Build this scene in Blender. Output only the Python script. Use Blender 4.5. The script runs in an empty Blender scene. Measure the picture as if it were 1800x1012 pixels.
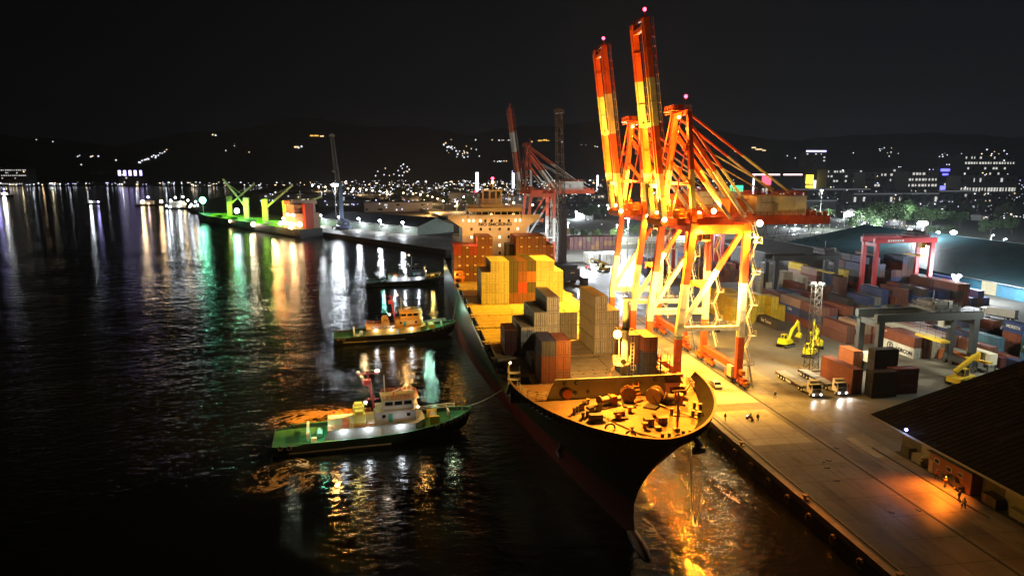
import bpy, bmesh, math, random
from mathutils import Vector, Matrix
R = math.radians
rng = random.Random(7)
SC = bpy.context.scene
COL = SC.collection

# ---------------------------------------------------------------- camera, sky, exposure
CAM_Z = 53.0
FPX = 1200.0                                   # focal length in photo pixels (1800 wide)
PITCH = math.atan(206 / FPX); YAW = math.atan(170 * math.cos(PITCH) / FPX)
cam_d = bpy.data.cameras.new('camera'); cam = bpy.data.objects.new('camera', cam_d); COL.objects.link(cam)
cam_d.sensor_width = 36; cam_d.lens = 36 * FPX / 1800; cam_d.clip_start = 1; cam_d.clip_end = 30000
cam.location = (0, 0, CAM_Z); cam.rotation_euler = (R(90) - PITCH, 0, -YAW)
SC.camera = cam
SC.view_settings.view_transform = 'Standard'
try: SC.view_settings.look = 'None'
except Exception: pass
SC.view_settings.exposure = 0; SC.view_settings.gamma = 1; SC.view_settings.use_curve_mapping = False

W = bpy.data.worlds.new('World'); SC.world = W; W.use_nodes = True
nt = W.node_tree; nt.nodes.clear()
out = nt.nodes.new('ShaderNodeOutputWorld'); add = nt.nodes.new('ShaderNodeAddShader')
bg1 = nt.nodes.new('ShaderNodeBackground'); bg2 = nt.nodes.new('ShaderNodeBackground')
sky = nt.nodes.new('ShaderNodeTexSky'); sky.sky_type = 'NISHITA'; sky.sun_disc = False
sky.sun_elevation = R(-6); sky.sun_rotation = R(80)
nt.links.new(sky.outputs[0], bg1.inputs[0]); bg1.inputs[1].default_value = 0.05
tc = nt.nodes.new('ShaderNodeTexCoord'); sep = nt.nodes.new('ShaderNodeSeparateXYZ')
nt.links.new(tc.outputs['Generated'], sep.inputs[0])
rmp = nt.nodes.new('ShaderNodeValToRGB'); nt.links.new(sep.outputs[2], rmp.inputs[0])
rmp.color_ramp.elements[0].position = 0.0; rmp.color_ramp.elements[0].color = (.0060, .0066, .0092, 1)
rmp.color_ramp.elements[1].position = 0.45; rmp.color_ramp.elements[1].color = (.0020, .0022, .0024, 1)
e = rmp.color_ramp.elements.new(0.10); e.color = (.0034, .0038, .0048, 1)
# the glow of the town is stronger inland (+x)
mr = nt.nodes.new('ShaderNodeMapRange'); mr.inputs[1].default_value = -.35; mr.inputs[2].default_value = .75
mr.inputs[3].default_value = .32; mr.inputs[4].default_value = 1.25
nt.links.new(sep.outputs[0], mr.inputs[0])
nz = nt.nodes.new('ShaderNodeTexNoise'); nz.inputs['Scale'].default_value = 2.2; nz.inputs['Detail'].default_value = 4
mp = nt.nodes.new('ShaderNodeMapping'); mp.inputs['Scale'].default_value = (1, 1, 5)
nt.links.new(tc.outputs['Generated'], mp.inputs[0]); nt.links.new(mp.outputs[0], nz.inputs[0])
m2 = nt.nodes.new('ShaderNodeMapRange'); m2.inputs[1].default_value = .45; m2.inputs[2].default_value = .75; m2.inputs[3].default_value = 1.0; m2.inputs[4].default_value = 1.35
nt.links.new(nz.outputs[0], m2.inputs[0])
mul = nt.nodes.new('ShaderNodeMath'); mul.operation = 'MULTIPLY'
nt.links.new(mr.outputs[0], mul.inputs[0]); nt.links.new(m2.outputs[0], mul.inputs[1])
nt.links.new(rmp.outputs[0], bg2.inputs[0]); nt.links.new(mul.outputs[0], bg2.inputs[1])
nt.links.new(bg1.outputs[0], add.inputs[0]); nt.links.new(bg2.outputs[0], add.inputs[1]); nt.links.new(add.outputs[0], out.inputs[0])
sd = bpy.data.lights.new('moonlight', 'SUN'); sd.energy = .012; sd.angle = R(.5); sd.color = (.8, .88, 1)
so = bpy.data.objects.new('moonlight', sd); COL.objects.link(so); so.rotation_euler = (R(40), 0, R(120))
try:
    SC.cycles.use_light_tree = True; SC.cycles.sample_clamp_indirect = 3.0; SC.cycles.sample_clamp_direct = 0
    SC.cycles.max_bounces = 5; SC.cycles.diffuse_bounces = 2; SC.cycles.glossy_bounces = 3; SC.cycles.transmission_bounces = 3
    SC.cycles.caustics_reflective = False; SC.cycles.caustics_refractive = False; SC.cycles.blur_glossy = 0.0
    SC.cycles.volume_bounces = 0
except Exception: pass

# ---------------------------------------------------------------- finding places on the ground
_cp, _sp, _ct, _st = math.cos(PITCH), math.sin(PITCH), math.cos(YAW), math.sin(YAW)
_RV = Vector((_ct, -_st, 0)); _DV = Vector((_st * _cp, _ct * _cp, -_sp)); _UV = Vector((_st * _sp, _ct * _sp, _cp))
def ray(px, py): return _DV + _RV * ((px - 900) / FPX) + _UV * ((506 - py) / FPX)
def at(px, py, z=3.0):
    """the point at height z seen at photo pixel (px, py)"""
    d = ray(px, py); t = (z - CAM_Z) / d.z
    return Vector((d.x * t, d.y * t, z))
def aty(px, py, y):
    """the point on the vertical plane y seen at photo pixel (px, py)"""
    d = ray(px, py); t = y / d.y
    return Vector((d.x * t, y, CAM_Z + d.z * t))

# ---------------------------------------------------------------- materials
def nodes(m): m.use_nodes = True; return m.node_tree
MATS = {}
def paint(name, col, rough=.55, metal=0.0, vary=.25, scale=.6, bump=0.0, bscale=6, dirt=None, obj_color=False, spec=.5, streak=.3):
    if name in MATS: return MATS[name]
    m = bpy.data.materials.new(name); t = nodes(m); b = t.nodes['Principled BSDF']
    b.inputs['Roughness'].default_value = rough; b.inputs['Metallic'].default_value = metal
    b.inputs['Specular IOR Level'].default_value = spec
    tc = t.nodes.new('ShaderNodeTexCoord'); oi = t.nodes.new('ShaderNodeObjectInfo')
    off = t.nodes.new('ShaderNodeVectorMath'); off.operation = 'MULTIPLY_ADD'
    cmb = t.nodes.new('ShaderNodeCombineXYZ')
    for i in range(3): t.links.new(oi.outputs['Random'], cmb.inputs[i])
    t.links.new(cmb.outputs[0], off.inputs[0]); off.inputs[1].default_value = (37, 53, 71)
    t.links.new(tc.outputs['Object'], off.inputs[2])
    n = t.nodes.new('ShaderNodeTexNoise'); n.inputs['Scale'].default_value = scale; n.inputs['Detail'].default_value = 6; n.inputs['Roughness'].default_value = .65
    t.links.new(off.outputs[0], n.inputs[0])
    mr = t.nodes.new('ShaderNodeMapRange'); mr.inputs[1].default_value = .3; mr.inputs[2].default_value = .72
    mr.inputs[3].default_value = 1 - vary; mr.inputs[4].default_value = 1 + vary * .6
    t.links.new(n.outputs[0], mr.inputs[0])
    mx = t.nodes.new('ShaderNodeMix'); mx.data_type = 'RGBA'; mx.blend_type = 'MULTIPLY'; mx.inputs[0].default_value = 1
    if obj_color: t.links.new(oi.outputs['Color'], mx.inputs[6])
    else: mx.inputs[6].default_value = (*col, 1)
    t.links.new(mr.outputs[0], mx.inputs[7])
    last = mx.outputs[2]
    if dirt:
        n2 = t.nodes.new('ShaderNodeTexNoise'); n2.inputs['Scale'].default_value = scale * 2.7; n2.inputs['Detail'].default_value = 8; n2.inputs['Roughness'].default_value = .7
        mpd = t.nodes.new('ShaderNodeMapping'); mpd.inputs['Scale'].default_value = (1, 1, streak)   # rust and dirt run downwards
        t.links.new(off.outputs[0], mpd.inputs[0]); t.links.new(mpd.outputs[0], n2.inputs[0])
        r2 = t.nodes.new('ShaderNodeMapRange'); r2.inputs[1].default_value = .56; r2.inputs[2].default_value = .70; r2.inputs[3].default_value = 0; r2.inputs[4].default_value = dirt[1]
        t.links.new(n2.outputs[0], r2.inputs[0])
        m3 = t.nodes.new('ShaderNodeMix'); m3.data_type = 'RGBA'
        t.links.new(r2.outputs[0], m3.inputs[0]); t.links.new(last, m3.inputs[6]); m3.inputs[7].default_value = (*dirt[0], 1)
        last = m3.outputs[2]
    t.links.new(last, b.inputs['Base Color'])
    if bump:
        n3 = t.nodes.new('ShaderNodeTexNoise'); n3.inputs['Scale'].default_value = bscale; n3.inputs['Detail'].default_value = 4
        t.links.new(off.outputs[0], n3.inputs[0])
        bp = t.nodes.new('ShaderNodeBump'); bp.inputs['Strength'].default_value = bump; bp.inputs['Distance'].default_value = .05
        t.links.new(n3.outputs[0], bp.inputs['Height']); t.links.new(bp.outputs[0], b.inputs['Normal'])
    MATS[name] = m; return m
def glow(name, col, s, sample=False):
    """the face of a lamp, a lit window, a lit sign"""
    k = name
    if k in MATS: return MATS[k]
    m = bpy.data.materials.new(name); t = nodes(m); t.nodes.clear()
    o = t.nodes.new('ShaderNodeOutputMaterial'); em = t.nodes.new('ShaderNodeEmission')
    em.inputs[0].default_value = (*col, 1); em.inputs[1].default_value = s; t.links.new(em.outputs[0], o.inputs[0])
    if not sample:
        try: m.cycles.emission_sampling = 'NONE'
        except Exception: pass
    MATS[k] = m; return m
RUST = (.10, .045, .02)
M_white = paint('white_paint', (.74, .74, .70), .5, vary=.10, dirt=((.30, .20, .12), .35))
M_cream = paint('cream_paint', (.66, .62, .50), .5, vary=.10, scale=.3, dirt=((.30, .20, .12), .25))
M_grey = paint('grey_paint', (.30, .31, .31), .55, vary=.2, dirt=(RUST, .4))
M_steel = paint('dark_steel', (.07, .07, .075), .5, metal=.3, vary=.3, dirt=(RUST, .4))
M_black = paint('black_rubber', (.02, .02, .02), .8, vary=.3)
M_crane_red = paint('crane_red_paint', (.60, .095, .03), .5, vary=.26, scale=.45, dirt=((.12, .04, .02), .75), streak=.12)
M_crane_white = paint('crane_white_paint', (.72, .70, .62), .5, vary=.22, scale=.45, dirt=((.26, .14, .07), .75), streak=.12)
M_glass = paint('dark_glass', (.012, .016, .02), .08, vary=.1, spec=.8)
M_yellow = paint('yellow_paint', (.75, .52, .03), .45, vary=.12, dirt=((.12, .08, .03), .5))
M_green_deck = paint('green_deck_paint', (.05, .20, .09), .5, vary=.3, dirt=(RUST, .35))
M_hull_green = paint('dark_green_hull_paint', (.015, .055, .035), .36, vary=.35, scale=.12, dirt=((.10, .06, .035), .6), bump=.25, bscale=.5)
M_hull_red = paint('red_antifouling_paint', (.17, .022, .020), .5, vary=.3, scale=.15, dirt=((.07, .05, .04), .5))
M_orange = paint('orange_paint', (.60, .17, .03), .5, vary=.2)
M_deck = paint('worn_oxide_deck_paint', (.36, .20, .10), .6, vary=.35, scale=.35, dirt=(RUST, .5), bump=.2)
M_hatch = paint('hatch_cover_paint', (.47, .36, .20), .6, vary=.25, scale=.5, dirt=(RUST, .55), bump=.15)
M_dkblue = paint('dark_blue_paint', (.055, .075, .16), .5, vary=.15)
M_rope = paint('mooring_rope_fibre', (.42, .40, .34), .9, vary=.3, scale=4)
M_red = paint('red_paint', (.50, .03, .035), .42, vary=.15)

# ---------------------------------------------------------------- mesh building
class MB:
    def __init__(s): s.v = []; s.f = []; s.m = []; s.mats = []
    def mi(s, mat):
        if mat is None: return 0
        if mat not in s.mats: s.mats.append(mat)
        return s.mats.index(mat)
    def add(s, vs, fs, mat=None, M=None):
        k = s.mi(mat); o = len(s.v)
        if M is not None: vs = [M @ Vector(v) for v in vs]
        s.v += [tuple(v) for v in vs]; s.f += [tuple(i + o for i in f) for f in fs]; s.m += [k] * len(fs)
        return s
    def box(s, x0, x1, y0, y1, z0, z1, mat=None, M=None):
        vs = [(x0, y0, z0), (x1, y0, z0), (x1, y1, z0), (x0, y1, z0), (x0, y0, z1), (x1, y0, z1), (x1, y1, z1), (x0, y1, z1)]
        return s.add(vs, [(0, 3, 2, 1), (4, 5, 6, 7), (0, 1, 5, 4), (1, 2, 6, 5), (2, 3, 7, 6), (3, 0, 4, 7)], mat, M)
    def cbox(s, c, d, mat=None, M=None):
        return s.box(c[0] - d[0] / 2, c[0] + d[0] / 2, c[1] - d[1] / 2, c[1] + d[1] / 2, c[2] - d[2] / 2, c[2] + d[2] / 2, mat, M)
    def bar(s, p, q, w, h=None, mat=None, w2=None, h2=None, M=None, up=(0, 0, 1)):
        """a square beam from p to q, w wide (sideways) and h deep, w2/h2 at the far end"""
        h = w if h is None else h; w2 = w if w2 is None else w2; h2 = h if h2 is None else h2
        p, q = Vector(p), Vector(q); d = (q - p)
        if d.length < 1e-6: return s
        d.normalize(); u = Vector(up)
        if abs(d.dot(u)) > .97: u = Vector((0, 1, 0))
        x = d.cross(u).normalized(); y = x.cross(d).normalized()
        vs = []
        for c, a, b in ((p, w, h), (q, w2, h2)):
            for i, j in ((-1, -1), (1, -1), (1, 1), (-1, 1)): vs.append(c + x * i * a / 2 + y * j * b / 2)
        return s.add(vs, [(0, 1, 2, 3), (7, 6, 5, 4), (0, 4, 5, 1), (1, 5, 6, 2), (2, 6, 7, 3), (3, 7, 4, 0)], mat, M)
    def tube(s, p, q, r, n=8, mat=None, r2=None, cap=True, M=None):
        r2 = r if r2 is None else r2
        p, q = Vector(p), Vector(q); d = (q - p)
        if d.length < 1e-6: return s
        d.normalize()
        u = Vector((0, 0, 1)) if abs(d.z) < .9 else Vector((1, 0, 0))
        x = d.cross(u).normalized(); y = x.cross(d)
        vs = []
        for c, rr in ((p, r), (q, r2)):
            for i in range(n):
                a = 2 * math.pi * i / n; vs.append(c + (x * math.cos(a) + y * math.sin(a)) * rr)
        fs = [(i, (i + 1) % n, n + (i + 1) % n, n + i) for i in range(n)]
        if cap: fs += [tuple(range(n))[::-1], tuple(range(n, 2 * n))]
        return s.add(vs, fs, mat, M)
    def path(s, pts, r, n=5, mat=None):
        for a, b in zip(pts, pts[1:]): s.tube(a, b, r, n, mat)
        return s
    def ball(s, c, r, mat=None, nu=8, nv=5, sz=1.0, M=None):
        c = Vector(c); vs = [c + Vector((0, 0, -r * sz))]
        for j in range(1, nv):
            t = math.pi * j / nv - math.pi / 2
            for i in range(nu):
                a = 2 * math.pi * i / nu; vs.append(c + Vector((math.cos(a) * math.cos(t) * r, math.sin(a) * math.cos(t) * r, math.sin(t) * r * sz)))
        vs.append(c + Vector((0, 0, r * sz))); e = len(vs) - 1; fs = []
        for i in range(nu):
            k = (i + 1) % nu
            fs.append((0, 1 + k, 1 + i)); fs.append((e, e - nu + i, e - nu + k))
            for j in range(nv - 2): a = 1 + j * nu; fs.append((a + i, a + k, a + nu + k, a + nu + i))
        return s.add(vs, fs, mat, M)
    def prism(s, poly, z0, z1, mat=None, M=None):
        n = len(poly); vs = [(x, y, z0) for x, y in poly] + [(x, y, z1) for x, y in poly]
        return s.add(vs, [tuple(range(n))[::-1], tuple(range(n, 2 * n))] + [(i, (i + 1) % n, n + (i + 1) % n, n + i) for i in range(n)], mat, M)
    def plate(s, pts, th, mat=None, M=None):
        """a flat plate with thickness th along its own normal"""
        pts = [Vector(p) for p in pts]; nrm = (pts[1] - pts[0]).cross(pts[2] - pts[0]).normalized() * th; n = len(pts)
        return s.add(pts + [p + nrm for p in pts], [tuple(range(n))[::-1], tuple(range(n, 2 * n))] + [(i, (i + 1) % n, n + (i + 1) % n, n + i) for i in range(n)], mat, M)
    def rail(s, pts, h=1.1, mat=None, r=.035, step=2.0, rows=3, closed=False):
        """guard rail: posts and wires along pts"""
        pts = [Vector(p) for p in pts]
        if closed: pts = pts + [pts[0]]
        for a, b in zip(pts, pts[1:]):
            L = (b - a).length; k = max(1, int(round(L / step)))
            for i in range(k + 1):
                p = a.lerp(b, i / k); s.bar(p, p + Vector((0, 0, h)), r * 2, mat=mat)
            for j in range(1, rows + 1):
                z = Vector((0, 0, h * j / rows)); s.bar(a + z, b + z, r * 1.6, mat=mat)
        return s
    def mesh(s, name='mesh', mat=None, smooth=False):
        me = bpy.data.meshes.new(name); me.from_pydata(s.v, [], s.f)
        for k in (s.mats or [mat]):
            if k: me.materials.append(k)
        if len(s.mats) > 1: me.polygons.foreach_set('material_index', s.m)
        if smooth: me.polygons.foreach_set('use_smooth', [True] * len(me.polygons))
        me.update(); return me
    def build(s, name, mat=None, parent=None, smooth=False, loc=None, rz=0, label=None):
        o = bpy.data.objects.new(name, s.mesh(name, mat, smooth)); COL.objects.link(o)
        if parent is not None: o.parent = parent
        if loc is not None: o.location = loc
        if rz: o.rotation_euler.z = rz
        if label: o['label'] = label
        return o
def tag(o, label=None, cat=None, group=None, kind=None):
    if label: o['label'] = label
    if cat: o['category'] = cat
    if group: o['group'] = group
    if kind: o['kind'] = kind
    return o
def thing(name, label, cat, loc=(0, 0, 0), rz=0, group=None):
    o = bpy.data.objects.new(name, None); COL.objects.link(o); o.location = loc; o.rotation_euler = (0, 0, rz)
    o.empty_display_size = .5
    return tag(o, label, cat, group)
def copy_tree(o, parent=None):
    c = o.copy(); COL.objects.link(c); c.parent = parent
    for ch in list(o.children): copy_tree(ch, c)
    return c
def inst(name, me, parent=None, loc=(0, 0, 0), rz=0, color=None):
    o = bpy.data.objects.new(name, me); COL.objects.link(o); o.parent = parent; o.location = loc; o.rotation_euler.z = rz
    if color: o.color = (*color, 1)
    return o
def text(s, size, mat, parent, loc, rot, ext=.01, bold=.035, name='lettering', align='CENTER', sx=1.0):
    cu = bpy.data.curves.new(name, 'FONT'); cu.body = s; cu.size = size; cu.extrude = ext; cu.offset = bold * size; cu.align_x = align; cu.align_y = 'CENTER'
    cu.resolution_u = 3; cu.materials.append(mat)
    tmp = bpy.data.objects.new(name, cu); me = tmp.to_mesh().copy(); tmp.to_mesh_clear()
    bpy.data.objects.remove(tmp); bpy.data.curves.remove(cu)
    o = bpy.data.objects.new(name, me); COL.objects.link(o); o.parent = parent; o.location = loc; o.rotation_euler = rot; o.scale = (sx, 1, 1)
    return o
LIGHTS = []
ORD = ['first', 'second', 'third', 'fourth', 'fifth', 'sixth', 'seventh', 'eighth', 'ninth', 'tenth', 'eleventh', 'twelfth', 'thirteenth', 'fourteenth', 'fifteenth', 'sixteenth', 'seventeenth', 'eighteenth', 'nineteenth', 'twentieth', 'twenty first', 'twenty second']
def lamp(name, loc, col, watts, r=.3, spot=None, aim=None, blend=.4, parent=None):
    """a light source; spot is the cone in degrees, aim the point it is turned to"""
    d = bpy.data.lights.new(name, 'SPOT' if spot else 'POINT'); d.color = col; d.energy = watts; d.shadow_soft_size = r
    if spot: d.spot_size = R(spot); d.spot_blend = blend
    o = bpy.data.objects.new(name, d); COL.objects.link(o); o.location = loc
    if aim is not None: o.rotation_euler = (Vector(aim) - Vector(loc)).to_track_quat('-Z', 'Y').to_euler()
    if parent is not None: o.parent = parent
    LIGHTS.append(o); return o
SODIUM = (1, .40, .06); WARM = (1, .62, .26); COOL = (.86, .93, 1.0); GREENL = (.12, 1, .30); PALE = (1, .93, .62)
G_sod = glow('sodium_lamp_face', (1, .62, .22), 30); G_cool = glow('white_lamp_face', (.85, .93, 1), 25)
G_warm = glow('warm_lamp_face', (1, .70, .36), 14); G_green = glow('green_lamp_face', (.25, 1, .6), 22)
G_redl = glow('red_lamp_face', (1, .05, .10), 12); G_violet = glow('violet_lamp_face', (.45, .40, 1), 12)
G_win = glow('lit_window_pane', (1, .86, .60), 2.2)
# ---------------------------------------------------------------- water, land, quay
def mat_water():
    m = bpy.data.materials.new('dark_harbour_water'); t = nodes(m); b = t.nodes['Principled BSDF']
    b.inputs['Base Color'].default_value = (.006, .009, .009, 1); b.inputs['Roughness'].default_value = .045
    b.inputs['IOR'].default_value = 1.33; b.inputs['Specular IOR Level'].default_value = .5
    tc = t.nodes.new('ShaderNodeTexCoord')
    hs = []
    for sc, dt, st, rot in ((.62, 6, 1.0, .3), (.14, 4, 2.4, -.5)):
        mp = t.nodes.new('ShaderNodeMapping'); mp.inputs['Scale'].default_value = (sc * .75, sc * 1.15, sc); mp.inputs['Rotation'].default_value = (0, 0, rot)
        n = t.nodes.new('ShaderNodeTexNoise'); n.inputs['Scale'].default_value = 1; n.inputs['Detail'].default_value = dt; n.inputs['Roughness'].default_value = .58; n.inputs['Distortion'].default_value = .6
        t.links.new(tc.outputs['Object'], mp.inputs[0]); t.links.new(mp.outputs[0], n.inputs[0])
        k = t.nodes.new('ShaderNodeMath'); k.operation = 'MULTIPLY'; k.inputs[1].default_value = st; t.links.new(n.outputs[0], k.inputs[0]); hs.append(k)
    # patches of calmer and choppier water
    n = t.nodes.new('ShaderNodeTexNoise'); n.inputs['Scale'].default_value = .02; n.inputs['Detail'].default_value = 3; t.links.new(tc.outputs['Object'], n.inputs[0])
    mr = t.nodes.new('ShaderNodeMapRange'); mr.inputs[1].default_value = .35; mr.inputs[2].default_value = .65; mr.inputs[3].default_value = .55; mr.inputs[4].default_value = 1.0; t.links.new(n.outputs[0], mr.inputs[0])
    ad = t.nodes.new('ShaderNodeMath'); ad.operation = 'ADD'; t.links.new(hs[0].outputs[0], ad.inputs[0]); t.links.new(hs[1].outputs[0], ad.inputs[1])
    bp = t.nodes.new('ShaderNodeBump'); bp.inputs['Distance'].default_value = .165; t.links.new(mr.outputs[0], bp.inputs['Strength'])
    t.links.new(ad.outputs[0], bp.inputs['Height']); t.links.new(bp.outputs[0], b.inputs['Normal'])
    return m
M_water = mat_water()
o = MB().add([(-9000, -600, 0), (9000, -600, 0), (9000, 9000, 0), (-9000, 9000, 0)], [(0, 1, 2, 3)]).build('water', M_water); tag(o, 'dark rippled harbour water with lamp reflections', kind='structure')

def mat_concrete():
    m = bpy.data.materials.new('stained_quay_concrete'); t = nodes(m); b = t.nodes['Principled BSDF']; b.inputs['Roughness'].default_value = .62
    tc = t.nodes.new('ShaderNodeTexCoord'); L = t.links
    def noise(sc, scale3, det=6, rough=.6):
        mp = t.nodes.new('ShaderNodeMapping'); mp.inputs['Scale'].default_value = scale3
        n = t.nodes.new('ShaderNodeTexNoise'); n.inputs['Scale'].default_value = sc; n.inputs['Detail'].default_value = det; n.inputs['Roughness'].default_value = rough
        L.new(tc.outputs['Object'], mp.inputs[0]); L.new(mp.outputs[0], n.inputs[0]); return n.outputs[0]
    def mrg(s, a, b_, c, d):
        r = t.nodes.new('ShaderNodeMapRange'); r.inputs[1].default_value = a; r.inputs[2].default_value = b_; r.inputs[3].default_value = c; r.inputs[4].default_value = d; L.new(s, r.inputs[0]); return r.outputs[0]
    def mul(a, b_):
        r = t.nodes.new('ShaderNodeMath'); r.operation = 'MULTIPLY'; L.new(a, r.inputs[0]); L.new(b_, r.inputs[1]); return r.outputs[0]
    v = mul(mul(mrg(noise(.05, (1, 1, 1)), .3, .7, .72, 1.15), mrg(noise(.9, (1, .12, 1)), .35, .7, .86, 1.06)), mrg(noise(.35, (1, .6, 1), 10, .72), .50, .68, 1.0, .55))
    v = mul(v, mrg(noise(.18, (1, .35, 1), 8, .7), .58, .72, 1.0, .62))
    mx = t.nodes.new('ShaderNodeMix'); mx.data_type = 'RGBA'; mx.blend_type = 'MULTIPLY'; mx.inputs[0].default_value = 1
    mx.inputs[6].default_value = (.215, .19, .155, 1); L.new(v, mx.inputs[7]); L.new(mx.outputs[2], b.inputs['Base Color'])
    L.new(mrg(noise(.12, (1, .4, 1)), .4, .65, .75, .38), b.inputs['Roughness'])
    bp = t.nodes.new('ShaderNodeBump'); bp.inputs['Strength'].default_value = .25; bp.inputs['Distance'].default_value = .02; L.new(noise(3, (1, 1, 1)), bp.inputs['Height']); L.new(bp.outputs[0], b.inputs['Normal'])
    return m
M_conc = mat_concrete()
M_asph = paint('worn_yard_asphalt', (.085, .082, .078), .75, vary=.35, scale=.05, dirt=((.16, .15, .13), .5))
M_soil = paint('dark_town_ground', (.035, .04, .03), .9, vary=.4, scale=.01)
QX = 58.0
land = [(QX, -300), (9000, -300), (9000, 2900), (-9000, 2900), (-9000, 2750), (-3200, 2780), (-1290, 2712), (-470, 2598), (-420, 1900), (-360, 1250), (-300, 960), (-250, 875), (-92, 604), (-80, 584), (18, 437), (QX, 425)]
n = len(land); b = MB(); b.prism(land, -12, 3.0)
o = b.build('ground', M_soil); tag(o, 'flat dark harbour land behind the quay wall', kind='structure')
o = MB().prism([(QX, -60), (QX + 26.5, -60), (QX + 26.5, 422), (QX, 422)], 2.9, 3.004).build('quay_apron', M_conc); tag(o, 'stained concrete quay apron with crane rails', kind='structure')
M_yard = paint('pale_yard_pavement', (.15, .145, .125), .6, vary=.35, scale=.06, dirt=((.07, .065, .055), .7), bump=.2, bscale=2)
o = MB().prism([(QX + 26.5, 106), (420, 106), (420, 425), (40, 425), (40, 422), (QX + 26.5, 422)], 2.9, 3.004).build('container_yard_pavement', M_yard); tag(o, 'pale worn pavement of the container yard', kind='structure')
o = MB().prism([(-245, 868), (-88, 602), (-76, 580), (18, 440), (QX, 428), (QX + 60, 428), (QX + 60, 470), (-60, 640), (-215, 905)], 2.9, 3.004).build('inner_quay_pavement', M_conc); tag(o, 'paved quay strip along the inner basin', kind='structure')
# quay cap: kerb, recessed slot, wall
k = MB(); k.box(QX - .25, QX + .75, -60, 425, 2.2, 3.22); k.box(QX + 1.6, QX + 1.85, -60, 425, 2.9, 3.10)
o = k.build('quay_kerb', paint('pale_quay_coping', (.40, .37, .30), .7, vary=.3, dirt=((.05, .045, .04), .7))); tag(o, 'raised pale coping along the quay edge', kind='structure')
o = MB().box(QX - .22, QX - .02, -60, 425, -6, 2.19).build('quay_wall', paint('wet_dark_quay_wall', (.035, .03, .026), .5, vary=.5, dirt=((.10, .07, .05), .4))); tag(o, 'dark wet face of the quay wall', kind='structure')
# crane rails in their slots
for x in (59.6, 74.0):
    k = MB(); k.box(x - .22, x - .07, -60, 425, 2.98, 3.012, M_black); k.box(x + .07, x + .22, -60, 425, 2.98, 3.012, M_black); k.box(x - .05, x + .05, -60, 425, 2.98, 3.05, M_steel)
    o = k.build('crane_rail'); tag(o, 'steel crane rail set flush in the apron, ' + ('beside the coping' if x < 65 else 'landward of the two'), 'rail', 'crane rails along the quay')
# tyre fenders down the wall, bollards on the coping
tm = MB(); N = 12
for i in range(N):
    a, b2 = 2 * math.pi * i / N, 2 * math.pi * (i + 1) / N
    tm.tube((0, math.cos(a) * .62, math.sin(a) * .62), (0, math.cos(b2) * .62, math.sin(b2) * .62), .24, 7)
tyre = tm.mesh('tyre_fender', M_steel, True)
bm_ = MB(); bm_.tube((0, 0, 0), (0, 0, .55), .28, 10, r2=.22); bm_.tube((0, 0, .5), (0, 0, .72), .42, 10); bm_.cbox((0, 0, .04), (1.0, 1.0, .08))
boll = bm_.mesh('bollard', paint('worn_yellow_bollard_paint', (.55, .42, .06), .5, vary=.3, dirt=(RUST, .6)), False)
y = 70
while y < 142:
    o = inst('tyre_fender', tyre, None, (QX - .5, y, 1.45)); tag(o, 'black tyre fender hanging on the quay wall ahead of the container ship bow', 'fender', 'tyre fenders on the quay wall'); y += 6.1
for i, y in enumerate((70.0, 91.0, 112.0, 133.0)):
    o = inst('bollard', boll, None, (QX + .25, y, 3.22)); tag(o, ('worn yellow mooring bollard on the coping, nearest the frame corner', 'worn yellow mooring bollard on the coping, second from the frame corner', 'worn yellow mooring bollard on the coping, just ahead of the bow', 'worn yellow mooring bollard on the coping beside the bow')[i], 'bollard', 'bollards on the quay coping')

# ---------------------------------------------------------------- hills and their lights
def hill(x, y):
    t = max(0.0, min(1.0, (y - 2850) / 5600)); t = t * t * (3 - 2 * t)
    w = .80 + .14 * math.sin(x * .00061 + 1.1) + .15 * math.sin(x * .0017 + .6 + y * .0004) + .06 * math.sin(x * .0051 + y * .001)
    return 2.5 + t * 600 * w + 14 * t * math.sin(x * .011 + y * .007)
b = MB(); NX, NY = 90, 40; X0, X1, Y0, Y1 = -9000, 12000, 2850, 9400
for j in range(NY + 1):
    for i in range(NX + 1):
        x = X0 + (X1 - X0) * i / NX; y = Y0 + (Y1 - Y0) * j / NY; b.v.append((x, y, hill(x, y)))
for j in range(NY):
    for i in range(NX):
        a = j * (NX + 1) + i; b.f.append((a, a + 1, a + NX + 2, a + NX + 1)); b.m.append(0)
o = b.build('hills', paint('dark_hill_woodland', (.05, .055, .045), .95, vary=.4, scale=.004), smooth=True); tag(o, 'dark hills behind the town', kind='structure')
def on_hill(px, py):
    d = ray(px, py); lo, hi = 2860 / d.y, 9300 / d.y
    for i in range(200):
        t = lo + (hi - lo) * i / 200; p = Vector((d.x * t, d.y * t, CAM_Z + d.z * t))
        if p.z < hill(p.x, p.y): return p
    return None
def blob(b, p, r, mat, sx=1.0):
    b.ball(p, r, mat, 5, 3, 1.0) if sx == 1 else b.cbox(p, (r * 2 * sx, r * 2, r * 1.6), mat)
HG = glow('far_lamp_white', (.9, .93, 1), 1.6); HW = glow('far_lamp_warm', (1, .72, .35), 1.6); HY = glow('far_lamp_amber', (1, .55, .10), 1.5); HD = glow('far_lamp_dim', (.85, .88, 1), .45)
b = MB(); hr = random.Random(3)
pts = [(i, 235 + hr.random() * 3, .6) for i in (215, 224, 228, 240, 248, 262, 266)] + [(374, 238, 1), (379, 239, 1), (64, 247, .5), (93, 250, .4), (135, 249, 1.4), (140, 249, 1.2), (137, 277, 1), (140, 275, .7), (160, 277, 1), (163, 276, .8), (173, 276, .8), (204, 283, .8), (143, 291, .6), (412, 258, .5), (397, 266, .5), (438, 269, .5), (520, 260, 1.2), (530, 259, 1.2), (525, 261, 1), (412, 255, .4)]
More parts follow.
